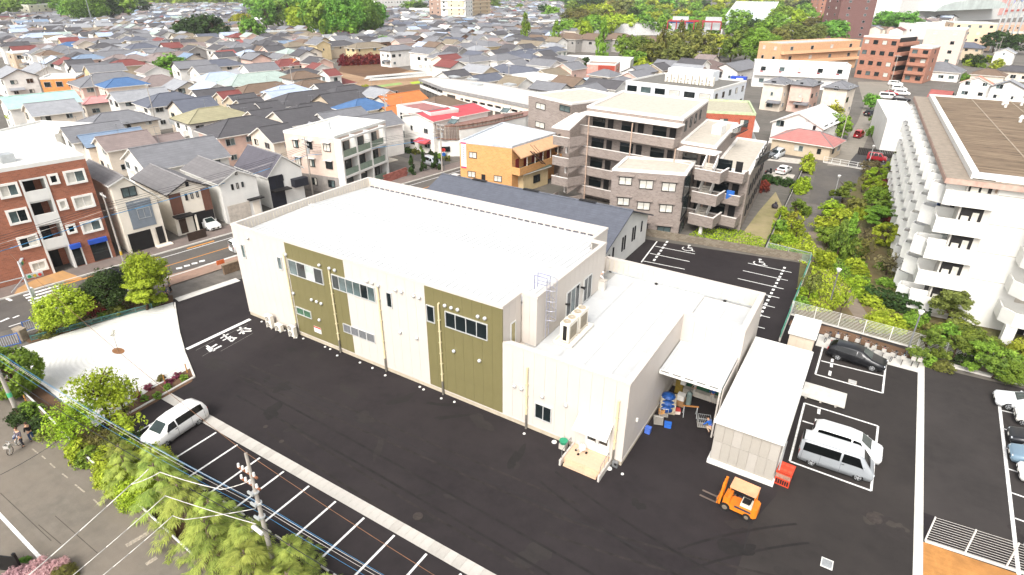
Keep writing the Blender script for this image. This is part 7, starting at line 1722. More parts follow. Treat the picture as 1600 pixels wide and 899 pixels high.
def car(style, label, loc, ang, col, group=None, roof=None, glass=None, det=True):
    L, W, wb, S, ws, rg, sw = ST_[style]; t = thing({'van': 'van', 'kei': 'small_car'}.get(style, 'car'), label, 'van' if style == 'van' else 'car', (loc[0], loc[1], 0.005), ang, group); pm = paint(col, .35 if col in ('#b9bcc0', '#9fa3a8') else 0.0); gl = glass or m_cglass
    # refine the stations so that the body curves
    SS = []
    for a, b in zip(S, S[1:]):
        SS.append(a)
        SS.append(tuple((p + q) / 2 for p, q in zip(a, b)))
    SS.append(S[-1]); mb = MB(); n = 10
    for x, zs, w0, zb, w1, zt, w2 in SS:
        zm = zs + (zb - zs) * .45; wm = max(w0, w1) * 1.03; zz = zt - (zt - zb) * .0
        ring_ = [(w0, zs), (wm, zm), (w1, zb), (w2 + (w1 - w2) * .10, zt - (zt - zb) * .10), (w2 * .82, zt)]
        for y, z in ring_: mb.v.append((x, -y, z))
        for y, z in ring_[::-1]: mb.v.append((x, y, z))
    for i in range(len(SS) - 1):
        for k in range(n - 1): mb.f.append((i * n + k, i * n + k + 1, (i + 1) * n + k + 1, (i + 1) * n + k)); mb.m.append(1 if roof and k == 4 and 0 < i and SS[i][5] > SS[i][3] + .3 else 0)
        mb.f.append((i * n + n - 1, i * n, (i + 1) * n, (i + 1) * n + n - 1)); mb.m.append(0)
    mb.f.append(tuple(range(n))); mb.m.append(0); mb.f.append(tuple(len(SS) * n - n + k for k in range(n))[::-1]); mb.m.append(0)
    obj('body', mb, [pm, paint(roof)] if roof else [pm], t, smooth=True)
    def at(x):
        for a, b in zip(S, S[1:]):
            if b[0] <= x <= a[0]: f = (a[0] - x) / (a[0] - b[0]); return tuple(p + (q - p) * f for p, q in zip(a, b))
        return S[-1]
    def side(x, f, s, off=.014):
        q = at(x); y = q[4] + (q[6] + (q[4] - q[6]) * .10 - q[4]) * f; z = q[3] + (q[5] - (q[5] - q[3]) * .10 - q[3]) * f; return (x, s * (y + off), z + off * .5)
    for s in (-1, 1):
        for k, (a, b) in enumerate(sw):
            tb_ = b - (.34 if k == 0 else 0)
            if at(tb_)[5] - at(tb_)[3] < .3: tb_ = b - .5
            nq = 8; lo_ = [side(a + (b - a) * j / nq, .06, s) for j in range(nq + 1)]; hi_ = [side(a + .03 + (tb_ - a - .03) * j / nq, .9, s) for j in range(nq + 1)]; mw_ = MB()
            for j in range(nq): g = [lo_[j], lo_[j + 1], hi_[j + 1], hi_[j]]; mw_.face(g if s < 0 else g[::-1])
            obj('window', mw_, gl, t)
        m_ = obj('mirror', MB().ell((sw[0][1] + .02, s * (W / 2 + .06), at(sw[0][1])[3] + .12), (.07, .11, .09), 8, 4), pm, t, smooth=True)
        obj('headlight', MB().ell((S[1][0] - .02, s * (S[1][4] - .2), S[1][3] - .08), (.14, .2, .10), 8, 5), m_lamp, t, smooth=True)
        obj('tail_light', MB().box(S[-1][0] - .012, S[-1][0] + .06, min(s * .62, s * (S[-1][4] + .01)), max(s * .62, s * (S[-1][4] + .01)), .78, 1.02 if style != 'van' else 1.15), m_tail, t)
        if det:
            for k, (a, b) in enumerate(sw[:2]): q = side(a + .12, -.12, s, .02); obj('door_handle', MB().box(q[0] - .09, q[0] + .09, q[1] - .012, q[1] + .012, q[2] - .02, q[2] + .015), pm if k else m_trim, t)
        ds_ = MB()
        for xx in [a for a, b in sw] + [(a + b) / 2 for a, b in sw[1:]]:
            q_ = at(xx); zm_ = q_[1] + (q_[3] - q_[1]) * .45; wm_ = max(q_[2], q_[4]) * 1.03; ds_.path([(xx, s * (q_[2] + .004), q_[1] + .1), (xx, s * (wm_ + .004), zm_), (xx, s * (q_[4] + .004), q_[3])], .009, 4)
        if det: obj('door_seam', ds_, m_trim, t)
        obj('sill', MB().box(-wb / 2 + .42, wb / 2 - .42, min(s * (W / 2 - .10), s * (W / 2 - .02)), max(s * (W / 2 - .10), s * (W / 2 - .02)), .2, .3), m_trim, t)
    a, b = S[ws[0]], S[ws[1]]
    def topq(a, b, e0, e1): 
        o_ = .016; r = []
        for q, f, e in ((a, e0, 1), (b, e1, 1)):
            x = a[0] + (b[0] - a[0]) * f; z = a[5] + (b[5] - a[5]) * f; w_ = (a[6] + (b[6] - a[6]) * f) * .84; r.append((x, w_, z))
        nx, nz = (r[1][2] - r[0][2]), -(r[1][0] - r[0][0]); l_ = math.hypot(nx, nz) or 1; nx, nz = nx / l_ * o_, nz / l_ * o_
        if nz < 0: nx, nz = -nx, -nz
        return [(r[0][0] + nx, -r[0][1], r[0][2] + nz), (r[0][0] + nx, r[0][1], r[0][2] + nz), (r[1][0] + nx, r[1][1], r[1][2] + nz), (r[1][0] + nx, -r[1][1], r[1][2] + nz)]
    obj('windscreen', MB().face(topq(a, b, .08, .92)), m_cglass2 if not glass else glass, t); a, b = S[rg[0]], S[rg[1]]; obj('rear_window', MB().face(topq(a, b, .1, .9)), gl, t)
    obj('number_plate', MB().box(S[0][0] + .005, S[0][0] + .03, -.17, .17, .42, .56), m_plate, t); obj('number_plate', MB().box(S[-1][0] - .03, S[-1][0] - .005, -.17, .17, .6, .74), m_plate, t); obj('grille', MB().box(S[0][0] - .1, S[0][0] + .012, -.42, .42, .4, .54), m_trim, t)
    r_ = .33 if style != 'kei' else .28
    for sx in (-1, 1):
        for s in (-1, 1):
            y = s * (W / 2 - .10); wl = obj('wheel', MB().tube((0, -.10, 0), (0, .10, 0), r_, r_, 18), m_tyre, t, loc=(sx * wb / 2 + .02, y, r_))
            obj('rim', MB().tube((0, s * .09, 0), (0, s * .115, 0), r_ * .68, r_ * .62, 14), m_rim, wl)
            mb = MB()
            for k in range(5): a_ = k * 1.257; mb.obox((math.cos(a_ + .63) * r_ * .42, s * .118, math.sin(a_ + .63) * r_ * .42), (.07, .012, .12), 0, 0, 0, -a_)
            obj('rim_slot', mb, m_trim, wl)
            obj('wheel_arch', MB().tube((0, s * -.02, 0), (0, s * .062, 0), r_ * 1.2, r_ * 1.2, 18), m_trim, t, loc=(sx * wb / 2 + .02, y, r_ + .02))
    return t
def carw(style, rear, front, label, col, side=-1, **k):
    a, b = V2(P(*rear)), V2(P(*front)); d = (b - a).normalized(); n_ = Vector((-d.y, d.x)) * (-side) * (ST_[style][1] / 2 - .1); c = (a + b) / 2 + n_; return car(style, label, tuple(c), math.atan2(d.y, d.x), col, **k)
carw('van', (1268, 728), (1335, 750), 'silver van with dark side windows parked in the painted bay right of the big shed', '#8f9396', glass=m_cglass, roof='#c9cbcb')
carw('wagon', (1307, 563), (1361, 580), 'black estate car parked beside the row of bicycles', '#121316')
car('mpv', 'white people carrier almost hidden behind the silver van', (2.95, 41.3), 0.0, '#dcdcda')
car('mpv', 'white people carrier parked alone in the bays by the hedge', (-39.75, 16.65), math.radians(-84), '#e3e2df')
for px, py, st_, c, lb, dx in ((1551, 634, 'sedan', '#d4d6d6', 'silver-white coupe in the topmost bay at the right edge', 0), (1583, 662, 'kei', '#dedcd6', 'white small car between the silver-white coupe and the black car', 0), (1573, 694, 'sedan', '#1b1c20', 'black car cut by the right edge above the blue car', 0), (1574, 722, 'sedan', '#6d8494', 'grey-blue car cut by the right edge', 0), (1588, 752, 'sedan', '#dddcd8', 'white car cut by the right edge below the blue car', 0)):
    x, y = P(px, py); L = ST_[st_][0]; car(st_, lb, (x + L / 2, y + .75), math.pi + .03, c, group='cars parked in the right hand bays')
x, y = P(1596, 885); car('mpv', 'white car showing only its wheel at the lower right edge', (x + 2.4, y + .8), math.pi, '#dddcd8')
a_ = math.atan2(SD.y, SD.x); x, y = P(372, 400); car('kei', 'white delivery van on the street half hidden by the factory corner', (x - .9, y + 1.7), a_, '#dcdcd8')
x, y = P(316, 352); car('wagon', 'white car in the carport of the cream and brown house', (x + 1.5, y), a_ - math.pi / 2, '#d9d8d4')
x, y = P(188, 436); car('sedan', 'dark car on the street behind the dark rounded tree', (x, y), a_, '#1c1d20')
for px, py, st_, an, c, lb, rf in ((1213, 246, 'mpv', -100, '#c3c8cc', 'silver people carrier facing us in the residents car park', None), (1224, 270, 'sedan', 82, '#dedcda', 'white saloon seen from behind in the residents car park', None), (1341, 215, 'kei', 80, '#a5262c', 'red mini van driving away along the narrow lane', None), (1369, 252, 'kei', -2, '#9c1c26', 'red small car with a black roof by the dark fence', '#17181a'), (1361, 181, 'wagon', 60, '#1a1b1f', 'black car under the carport at the end of the lane', None),
                                (1398, 134, 'mpv', 10, '#dcdad6', None, None), (1404, 142, 'mpv', 10, '#d6d4cf', None, None), (1390, 149, 'sedan', 15, '#a82c34', None, None), (1408, 149, 'mpv', 10, '#dcdad6', None, None), (1386, 155, 'van', 5, '#dcdad6', None, None), (1408, 158, 'wagon', 5, '#1b1b1f', None, None), (675, 259, 'mpv', -15, '#b9bcc0', 'silver car behind the small conifers in the side car park', None), (712, 288, 'kei', 95, '#dcdad6', 'white car half hidden by the left wall of the ochre building', None)):
    x, y = P(px, py); t = car(st_, lb, (x, y), math.radians(an), c, roof=rf, det=py > 160)
    if not lb: t['group'] = 'cars in front of the brown flats'; pend(t, {'#a82c34': 'red', '#1b1b1f': 'black'}.get(c, 'white') + (' van' if st_ == 'van' else ' car') + ' in the flats car park', x, y)
cmesh = MB().box(-2.2, 2.2, -.85, .85, .3, .9).box(-1.3, 1.0, -.75, .75, .9, 1.45)
for k in range(18):
    px = 1548 + (k % 9) * 6 + rnd.uniform(-1, 1); py = 50 + (k // 9) * 5; x, y = P(px, py); t = thing('car', None, 'car', (x, y, 0), rnd.uniform(0, 3), 'cars before the white mall'); obj('body', MB().box(-2.2, 2.2, -.85, .85, .3, .9).box(-1.3, 1.0, -.7, .7, .9, 1.4), paint(rnd.choice(['#d8d8d6', '#22242a', '#8d9196', '#7a2226', '#d8d8d6'])), t); pend(t, 'tiny parked car before the white mall', x, y)
# ---- forklift
a, b = V2(P(1159, 809)), V2(P(1131, 796)); d = (b - a).normalized(); nn = Vector((-d.y, d.x)); c = (a + b) / 2 - nn * .45
t = thing('forklift', 'orange forklift truck with a roofed cab facing left in the dark yard', 'forklift', (c.x, c.y, .005), math.atan2(d.y, d.x)); mo = mat('#d77a22', .45, var=.08, sc_=2); mol = mat('#dca07a', .5, var=.08, sc_=2)
obj('body', MB().prism([(-1.0, -.5), (.75, -.5), (.75, .5), (-1.0, .5)], .28, .62).box(-1.0, -.25, -.5, .5, .62, .78).box(.35, .75, -.45, .45, .62, 1.0), mo, t)
obj('counterweight', MB().prism([(-1.35, -.34), (-1.2, -.5), (-1.0, -.5), (-1.0, .5), (-1.2, .5), (-1.35, .34)], .3, 1.02), mo, t)
obj('hood', MB().box(-.98, -.28, -.36, .36, .78, .95), mat('#d8d2c0', .5, var=.05), t); obj('stripe', MB().box(-1.0, .0, .505, .515, .6, .74).box(-1.0, 0, -.515, -.505, .6, .74), mat('#31394d', .5), t)
st_ = obj('seat', MB().box(-.8, -.35, -.22, .22, .95, 1.06), m_black, t); obj('backrest', MB().obox((-.82, 0, 1.24), (.1, .42, .42), 0, 0, 0, -.15), m_black, st_)
cg = obj('cab_roof', MB().box(-1.05, .45, -.46, .46, 2.0, 2.06).box(-1.1, .5, -.5, -.46, 1.98, 2.09).box(-1.1, .5, .46, .5, 1.98, 2.09).box(.45, .5, -.46, .46, 1.98, 2.09).box(-1.1, -1.05, -.46, .46, 1.98, 2.09), mol, t)
for x, z0 in ((-1.05, 1.0), (.42, .95)):
    for s in (-.45, .45): obj('post', MB().tube((x + (.2 if x > 0 else 0), s, z0), (x, s, 2.0), .035, n=6), mo, cg)
sw_ = obj('steering_wheel', MB().path([(.1 + .16 * math.cos(k * .785), .16 * math.sin(k * .785), 1.22 + .08 * math.cos(k * .785)) for k in range(9)], .018, 5).tube((.3, 0, .95), (.1, 0, 1.22), .025, n=5), m_black, t)
ms = obj('mast', MB().box(.92, 1.06, -.36, -.26, .12, 1.95).box(.92, 1.06, .26, .36, .12, 1.95).box(.94, 1.04, -.26, .26, 1.86, 1.95).box(.94, 1.04, -.26, .26, .3, .4), mo, t); ms.rotation_euler = (0, -.05, 0)
for s in (-.12, .12): obj('hydraulic_ram', MB().tube((.99, s, .2), (.99, s, 1.9), .05, n=8).tube((.99, s, 1.9), (.99, s, 2.1), .07, n=8), mo, ms)
cr_ = obj('carriage', MB().box(1.07, 1.13, -.42, .42, .2, .3).box(1.07, 1.13, -.42, .42, .55, .65), mo, t)
for s in (-.26, .26): obj('fork', MB().box(1.13, 1.19, s - .06, s + .06, .08, .65).box(1.19, 2.25, s - .055, s + .055, .06, .10), mat('#6f625a', .6, metal=.3), cr_)
for x, r_ in ((.55, .31), (-.82, .25)):
    for s in (-1, 1): wl = obj('wheel', MB().tube((0, -.11, 0), (0, .11, 0), r_, r_, 16), m_tyre, t, loc=(x, s * .46, r_)); obj('rim', MB().tube((0, s * .11, 0), (0, s * .125, 0), r_ * .55, r_ * .5, 12), mat('#7b6f60', .7), wl)
# ---- stacked red crates
x, y = P(1222, 760); t = thing('crate_stack', 'stack of red plastic pallet boxes wrapped in clear film at the shed corner', 'crates', (x - .05, y + .55, 0), math.radians(-4)); mrd = mat('#c2442c', .5, var=.1)
for k, (z0, z1, w_, m_) in enumerate(((0, .62, .95, mrd), (.62, .95, .9, mat('#a9806f', .25, var=.25, sc_=6)), (.95, 1.15, 1.0, mrd))):
    cr_ = obj('crate', MB().box(-w_ / 2, w_ / 2, -.55, .55, z0, z1), m_, t)
    if k != 1:
        for j in range(6): obj('slot', MB().box(-w_ / 2 + .08 + j * .14, -w_ / 2 + .18 + j * .14, -.56, -.551, z0 + .12, z1 - .12 if k == 0 else z1 - .05).box(w_ / 2 + .001, w_ / 2 + .01, -.5 + j * .17, -.4 + j * .17, z0 + .1, z1 - .05), m_dark, cr_)
        for j in range(2):
            for i in range(3): obj('rib', MB().tube((-.3 + .3 * i, -.28 + .56 * j, z1), (-.3 + .3 * i, -.28 + .56 * j, z1 + .02), .13, .13, 12), mat('#d0563c', .5), cr_) if k == 2 else None
# ---- bicycles
def bicycle(label, loc, ang, col, seat='#1b1b1b', group=None, child=False):
    t = thing('bicycle', label, 'bicycle', (*loc, 0.005 + 0), ang, group); mf = mat(col, .4, var=.05)
    for x in (-.52, .52):
        w_ = obj('wheel', MB().path([(.31 * math.cos(k * .3927), 0, .31 * math.sin(k * .3927)) for k in range(17)], .022, 5), m_tyre, t, loc=(x, 0, .33)); mb = MB()
        for k in range(8): mb.tube((0, 0, 0), (.3 * math.cos(k * .785), 0, .3 * math.sin(k * .785)), .006, n=3)
        obj('spokes', mb, m_galv, w_)
    obj('frame', MB().path([(-.52, 0, .33), (-.08, 0, .3), (.36, 0, .72), (-.16, 0, .42), (-.2, 0, .78)], .02, 5).path([(-.52, 0, .33), (-.18, 0, .66)], .014, 5).path([(.52, 0, .33), (.36, 0, .72), (.32, 0, .98)], .02, 5), mf, t)
    obj('saddle', MB().ell((-.24, 0, .84), (.15, .09, .05), 10, 5), mat(seat, .6), t, smooth=True); obj('handlebar', MB().path([(.12, -.28, .98), (.32, -.16, 1.0), (.32, .16, 1.0), (.12, .28, .98)], .016, 5), m_steel, t)
    bk = obj('basket', MB().box(.42, .74, -.17, .17, .66, .68).box(.42, .74, -.18, -.165, .66, .92).box(.42, .74, .165, .18, .66, .92).box(.725, .74, -.165, .165, .66, .92).box(.42, .435, -.165, .165, .66, .92), mat('#b9b4ac', .5), t); obj('mudguard', MB().path([(-.52 + .36 * math.cos(a), 0, .33 + .36 * math.sin(a)) for a in (.6, 1.1, 1.6, 2.1, 2.6)], .025, 4), mf, t); obj('stand', MB().tube((-.5, .05, .3), (-.42, .14, 0.0), .012, n=4), m_steel, t)
    if child: obj('child_seat', MB().box(-.62, -.36, -.15, .15, .72, .78).box(-.66, -.6, -.16, .16, .72, 1.1).box(-.6, -.36, -.17, -.14, .72, .9).box(-.6, -.36, .14, .17, .72, .9), mat('#c9ccd4', .5), t)
    return t
bc = ['#4b4b4e', '#3f5fa4', '#d9d9d6', '#444', '#9a3d3a', '#dfdfdc', '#c0444c', '#5a5a5c', '#9fc8d8', '#434346', '#d0a29c']
bc = [c if len(c) == 7 else '#444444' for c in bc]
for k, (px, py) in enumerate(((1293, 530), (1307, 530), (1320, 534), (1340, 538), (1353, 544), (1365, 549), (1379, 553), (1395, 560), (1409, 564), (1426, 566), (1436, 568))):
    x, y = P(px, py); t = bicycle(None, (x, y - .3), math.radians(-96 + rnd.uniform(-14, 14)), bc[k], group='bicycles along the white fence'); t['label'] = '%s bicycle in the row at the white fence, %s from the left' % (('black', 'blue', 'silver', 'black', 'maroon', 'white', 'red', 'black', 'pale blue', 'black', 'pink')[k], ('first', 'second', 'third', 'fourth', 'fifth', 'sixth', 'seventh', 'eighth', 'ninth', 'tenth', 'last')[k])
x, y = P(1200, 272); t = thing('scooter', 'dark scooter with a red tail beside the white saloon', 'scooter', (x, y, 0), .9); obj('body', MB().prism([(-.6, -.15), (.5, -.12), (.5, .12), (-.6, .15)], .3, .62).box(.42, .55, -.2, .2, .4, 1.0), m_black, t); obj('seat', MB().ell((-.25, 0, .72), (.35, .15, .1), 8, 4), m_trim, t)
for xx in (-.55, .6): obj('wheel', MB().tube((xx, -.06, .25), (xx, .06, .25), .25, .25, 12), m_tyre, t)
obj('handlebar', MB().tube((.45, -.3, 1.05), (.45, .3, 1.05), .02, n=5), m_steel, t); obj('tail_light', MB().box(-.64, -.6, -.08, .08, .5, .6), m_tail, t)
# ================================================================ PEOPLE
def skin(name, chains, parent, m_, loc=(0, 0, 0), sub=1):
    vs = []; es = []; rs = []; idx = {}
    def vid(p, r):
        k = tuple(round(c, 3) for c in p)
        if k not in idx: idx[k] = len(vs); vs.append(k); rs.append(r)
        return idx[k]
    for ch in chains:
        last = None
        for p, r in ch:
            i = vid(p, r)
            if last is not None and last != i: es.append((last, i))
            last = i
    me = bpy.data.meshes.new(name); me.from_pydata(vs, es, []); me.materials.append(m_); o = bpy.data.objects.new(name, me); COL.objects.link(o); o.parent = parent; o.location = loc
    md = o.modifiers.new('skin', 'SKIN'); me.update()
    if not me.skin_vertices: me.attributes
    for k, sv in enumerate(me.skin_vertices[0].data): sv.radius = (rs[k], rs[k]); sv.use_root = (k == 0)
    o.modifiers.new('smooth', 'SUBSURF').levels = sub; o.modifiers['smooth'].render_levels = sub
    return o
def person(label, loc, ang, pose='stand', top='#33363f', trousers='#26262a', hair='#1a1512', hat=None, h=1.65, z=0.005, rs=None):
    t = thing('person', label, 'person', (*loc, z), ang); k = h / 1.7; V = lambda *p: tuple(c * k for c in p)
    lean, hip = {'stand': (0, .9), 'bend': (.55, .84), 'crouch': (.5, .48)}[pose]
    hipc = V(0, 0, hip); ch = V(lean * .55, 0, hip + .5 * math.cos(lean)); nk = V(lean * .68, 0, hip + .62 * math.cos(lean)); hd = V(lean * .85 + .02, 0, hip + .72 * math.cos(lean) + .02); tp = V(lean * .95 + .02, 0, hip + .80 * math.cos(lean))
    sk = mat('#c79a7c', .6, var=.05); R_ = lambda r: r * k
    body = [[(hipc, R_(.13)), (ch, R_(.135)), (nk, R_(.055)), (hd, R_(.095)), (tp, R_(.075))]]; shirt = [[(hipc, R_(.148)), (V(lean * .28, 0, hip + .25 * math.cos(lean)), R_(.14)), (ch, R_(.152)), (V(lean * .63, 0, hip + .57 * math.cos(lean)), R_(.08))]]; leg = [[(V(0, 0, hip + .04), R_(.135)), (V(0, 0, hip - .02), R_(.14))]]; feet = []
    for s in (-1, 1):
        sh = V(lean * .55, s * .19, hip + .50 * math.cos(lean))
        if pose == 'stand': el, wr_ = V(.03 + .02 * s, s * .26, hip + .22), V(.16, s * .22, hip + .04 + .06 * s); kn, an = V(.04 + .05 * s, s * .10, .48), V(-.02 + .06 * s, s * .10, .08)
        elif pose == 'bend': el, wr_ = V(.55, s * .24, hip + .12), V(.68, s * .16, hip - .08); kn, an = V(.06, s * .12, .46), V(-.02, s * .12, .08)
        else: el, wr_ = V(.5, s * .24, hip + .1), V(.66, s * .14, hip - .1); kn, an = V(.34, s * .16, .46), V(.02, s * .15, .08)
        hp = V(0, s * .09, hip - .04); dv = (Vector(wr_) - Vector(el)).normalized(); w2 = Vector(wr_) + dv * .09 * k
        body.append([(ch, R_(.135)), (sh, R_(.06)), (el, R_(.045)), (wr_, R_(.03)), (tuple(w2), R_(.032))])
        lat = dv.cross(Vector((0, 0, 1))).normalized() if abs(dv.z) < .95 else Vector((1, 0, 0))
        for f in range(4):
            b0 = w2 + lat * (.027 - f * .018) * k; l_ = (.07, .08, .075, .058)[f] * k; body.append([(tuple(w2), R_(.032)), (tuple(b0 + dv * .02), R_(.0095)), (tuple(b0 + dv * (l_ * .6 + .02)), R_(.009)), (tuple(b0 + dv * (l_ * .95 + .02) + Vector((.01, 0, -.018))), R_(.008))])
        tb_ = Vector(wr_) + dv * .03 * k; body.append([(tuple(w2), R_(.032)), (tuple(tb_ + lat * .045 * k + dv * .03), R_(.011)), (tuple(tb_ + lat * .06 * k + dv * .065), R_(.009))])
        body.append([(hipc, R_(.13)), (hp, R_(.09)), (kn, R_(.058)), (an, R_(.042)), (tuple(Vector(an) + Vector((.13, 0, -.05)) * k), R_(.035))])
        shirt.append([(ch, R_(.152)), (sh, R_(.075)), (el, R_(.058)), (tuple(Vector(wr_) - dv * .02), R_(.043))]); leg.append([(V(0, 0, hip - .02), R_(.14)), (hp, R_(.105)), (kn, R_(.075)), (tuple(Vector(an) + Vector((0, 0, .02))), R_(.058))])
        feet.append([(tuple(Vector(an) + Vector((-.03, 0, -.03)) * k), R_(.048)), (tuple(Vector(an) + Vector((.08, 0, -.04)) * k), R_(.046)), (tuple(Vector(an) + Vector((.17, 0, -.05)) * k), R_(.034))])
    skin('body', body, t, sk); skin('jacket', shirt, t, mat(top, .8, var=.1, sc_=4)); skin('trousers', leg, t, mat(trousers, .8, var=.1, sc_=4)); skin('shoe', feet[:1], t, m_black, sub=1); skin('shoe', feet[1:], t, m_black, sub=1)
    hv = Vector(hd); up = (Vector(tp) - Vector(hd)).normalized(); fw = Vector((math.cos(.0), 0, 0)); c = hv + up * .05 * k
    obj('hair', MB().ell(tuple(c - fw * .022 * k + up * .02), (.105 * k, .1 * k, .115 * k), 12, 7), mat(hat or hair, .7, var=.1), t, smooth=True)
    fc = obj('face', MB().ell(tuple(hv + fw * .05 * k + up * .0), (.062 * k, .074 * k, .105 * k), 10, 6), sk, t, smooth=True)
    for s in (-1, 1): obj('eye', MB().ell(tuple(hv + fw * .108 * k + Vector((0, s * .032 * k, .025 * k))), (.008, .013, .008), 6, 4), m_black, fc); obj('ear', MB().ell(tuple(hv + Vector((.0, s * .098 * k, .0))), (.02, .012, .032), 6, 4), sk, fc)
    obj('nose', MB().ell(tuple(hv + fw * .115 * k + Vector((0, 0, -.005))), (.018, .012, .024), 6, 4), sk, fc); obj('mouth', MB().ell(tuple(hv + fw * .105 * k + Vector((0, 0, -.05 * k))), (.008, .026, .007), 6, 4), mat('#8a4a42', .6), fc)
    return t
x, y = P(33, 702); bicycle('white bicycle with a pale child seat held by a woman on the lane', (x - .25, y - .2), math.radians(-52), '#c9c9c6', '#24365e', child=True)
person('person in grey-violet top standing behind the white bicycle on the lane', P(37, 697), math.radians(-70), top='#5d5660', trousers='#2a2a30', hair='#4a2f22', h=1.6); person('person in a dark jacket and blue jeans standing beside the cyclist on the lane', P(52, 689), math.radians(200), top='#1f1d20', trousers='#2f4768', hair='#3a241b', h=1.62)
person('person in a blue top and black trousers waiting at the garden corner', P(262, 468), math.radians(60), top='#2a3c78', trousers='#151518', h=1.62); person('person in white shirt and black skirt behind the one in blue at the corner', P(268, 457), math.radians(240), top='#8d8784', trousers='#161418', h=1.62)
x, y = P(932, 449, 5.65); person('person in white work clothes bending on the low factory roof', (x, y), math.radians(40), 'bend', '#d9d6d6', '#26262a', hat='#d6d0d2', z=5.62)
obj_ = thing('roof_box', 'grey service box beside the person on the low factory roof', 'box', (x + .6, y - .1, 5.62)); obj('case', MB().box(-.3, .3, -.25, .25, 0, .9), m_concl, obj_); obj('lid', MB().box(-.34, .34, -.28, .28, .9, .96), m_conc, obj_)
x, y = P(1084, 619); person('person in white overalls standing at the back of the loading area', (x, y), math.radians(200), 'stand', '#b9b7b0', '#c6c3ba', hat='#c9c6c0'); x, y = P(1111, 630); person('person in a blue shirt and pale trousers at the back right of the loading bay', (x, y), math.radians(120), 'stand', '#2d5fa6', '#cac6bc')
x, y = P(1112, 676); person('person in a bright blue shirt crouching beside the cage trolley', (x - .1, y), math.radians(160), 'crouch', '#2a66c0', '#c0a890')
# ---- goods in the loading area
def cart(label, px, py, an, L=1.1, W=.7, load=None, hcol='#b9b5ae'):
    t = thing('trolley', label, 'trolley', (*P(px, py), .005), math.radians(an)); obj('deck', MB().box(-L / 2, L / 2, -W / 2, W / 2, .18, .24), mat('#8f8a82', .6, var=.1), t); obj('handle', MB().path([(-L / 2, -W / 2 + .05, .24), (-L / 2, -W / 2 + .05, .95), (-L / 2, W / 2 - .05, .95), (-L / 2, W / 2 - .05, .24)], .018, 5), mat(hcol, .4, metal=.4), t)
    for sx in (-1, 1):
        for sy in (-1, 1): obj('castor', MB().tube((sx * (L / 2 - .12), sy * (W / 2 - .1) - .02, .09), (sx * (L / 2 - .12), sy * (W / 2 - .1) + .02, .09), .09, .09, 10), m_tyre, t)
    return t
cart('empty grey platform trolley by the factory wall in the loading area', 1028, 660, 110); t = cart('trolley loaded with small brown and yellow packs by the factory wall', 1036, 648, 110)
def item(name, label, cat, px, py, w_, d_, h_, col, z=.005, an=0, extra=None):
    x, y = P(px, py, z); t = thing(name, label, cat, (x, y, z), math.radians(an)); obj('body', MB().prism([(-w_ / 2, -d_ / 2), (w_ / 2, -d_ / 2), (w_ / 2, d_ / 2), (-w_ / 2, d_ / 2)], 0, h_), mat(col, .7, var=.15, sc_=4), t); obj('lid', MB().box(-w_ / 2 - .02, w_ / 2 + .02, -d_ / 2 - .02, d_ / 2 + .02, h_, h_ + .04), mat(extra or col, .7, var=.1), t); return t
for k in range(4): item('carton', ('left', 'second', 'third', 'right')[k] + ' one of the small brown cartons on the loaded trolley', 'carton', 1032 + k * 3, 646 - k, .3, .28, .3, ('#a5794a', '#b88a50', '#8d5f3c', '#c0a050')[k], .25, 20)
item('crate', 'bright blue plastic crate standing alone on the loading area floor', 'crate', 1043, 667, .5, .36, .34, '#2a62b8', an=15); item('carton', 'open brown carton at the back of the loading area', 'carton', 1062, 632, .7, .6, .6, '#8d6a48', extra='#a88458'); item('carton', 'pale grey carton on top of the open brown carton', 'carton', 1064, 624, .55, .5, .45, '#b9b6b0', .65); item('carton', 'red and white carton on the floor by the blue heap', 'carton', 1056, 645, .6, .45, .3, '#c9b9ae', an=25, extra='#a83a34'); item('tub', 'white tub standing on boxes at the back of the loading area', 'tub', 1068, 600, .4, .4, .5, '#d6d3cc', 1.2); item('shelf_box', 'yellow and brown box pile in the shade of the canopy', 'boxes', 1061, 612, .6, .6, 1.2, '#8a7430')
x, y = P(1042, 640); t = thing('tarpaulin_heap', 'blue tarpaulin heap on boxes by the factory wall in the loading area', 'tarpaulin', (x, y, 0), .3); obj('boxes', MB().box(-.6, .6, -.7, .7, .1, 1.1), mat('#b5a890', .8, var=.4, sc_=5), t); obj('sheet', MB().ell((0, .25, 1.0), (.6, .6, .42), 12, 6).ell((0, -.5, .9), (.68, .35, .3), 10, 5).ell((-.1, -.75, .5), (.5, .18, .3), 8, 5), mat('#1e4a8c', .45, var=.45, sc_=4, bump=.4), t, smooth=True)
x, y = P(1075, 632); t = thing('gas_cylinder', 'grey-green gas cylinder at the back of the loading area', 'gas cylinder', (x, y, 0)); obj('body', MB().tube((0, 0, .05), (0, 0, 1.1), .22, .22, 14).ell((0, 0, 1.1), (.22, .22, .14), 14, 4, half=True), mat('#6c7a76', .5, var=.1), t); obj('valve', MB().tube((0, 0, 1.22), (0, 0, 1.36), .05, n=8), m_steel, t)
x, y = P(1077, 650); t = thing('trestle', 'thin wooden trestle standing on the loading area floor', 'trestle', (x, y, 0), .4); obj('top', MB().box(-.6, .6, -.05, .05, .9, .97), m_wood, t)
for sx in (-.5, .5):
    for sy in (-.3, .3): obj('leg', MB().tube((sx, 0, .92), (sx, sy, 0), .025, n=5), m_galv, t)
t = cart('silver cage trolley beside the crouching worker', 1098, 668, 20, .9, .6); mb = MB()
for k in range(7): mb.tube((-.45 + k * .15, -.3, .24), (-.45 + k * .15, -.3, 1.0), .012, n=4).tube((-.45 + k * .15, .3, .24), (-.45 + k * .15, .3, 1.0), .012, n=4)
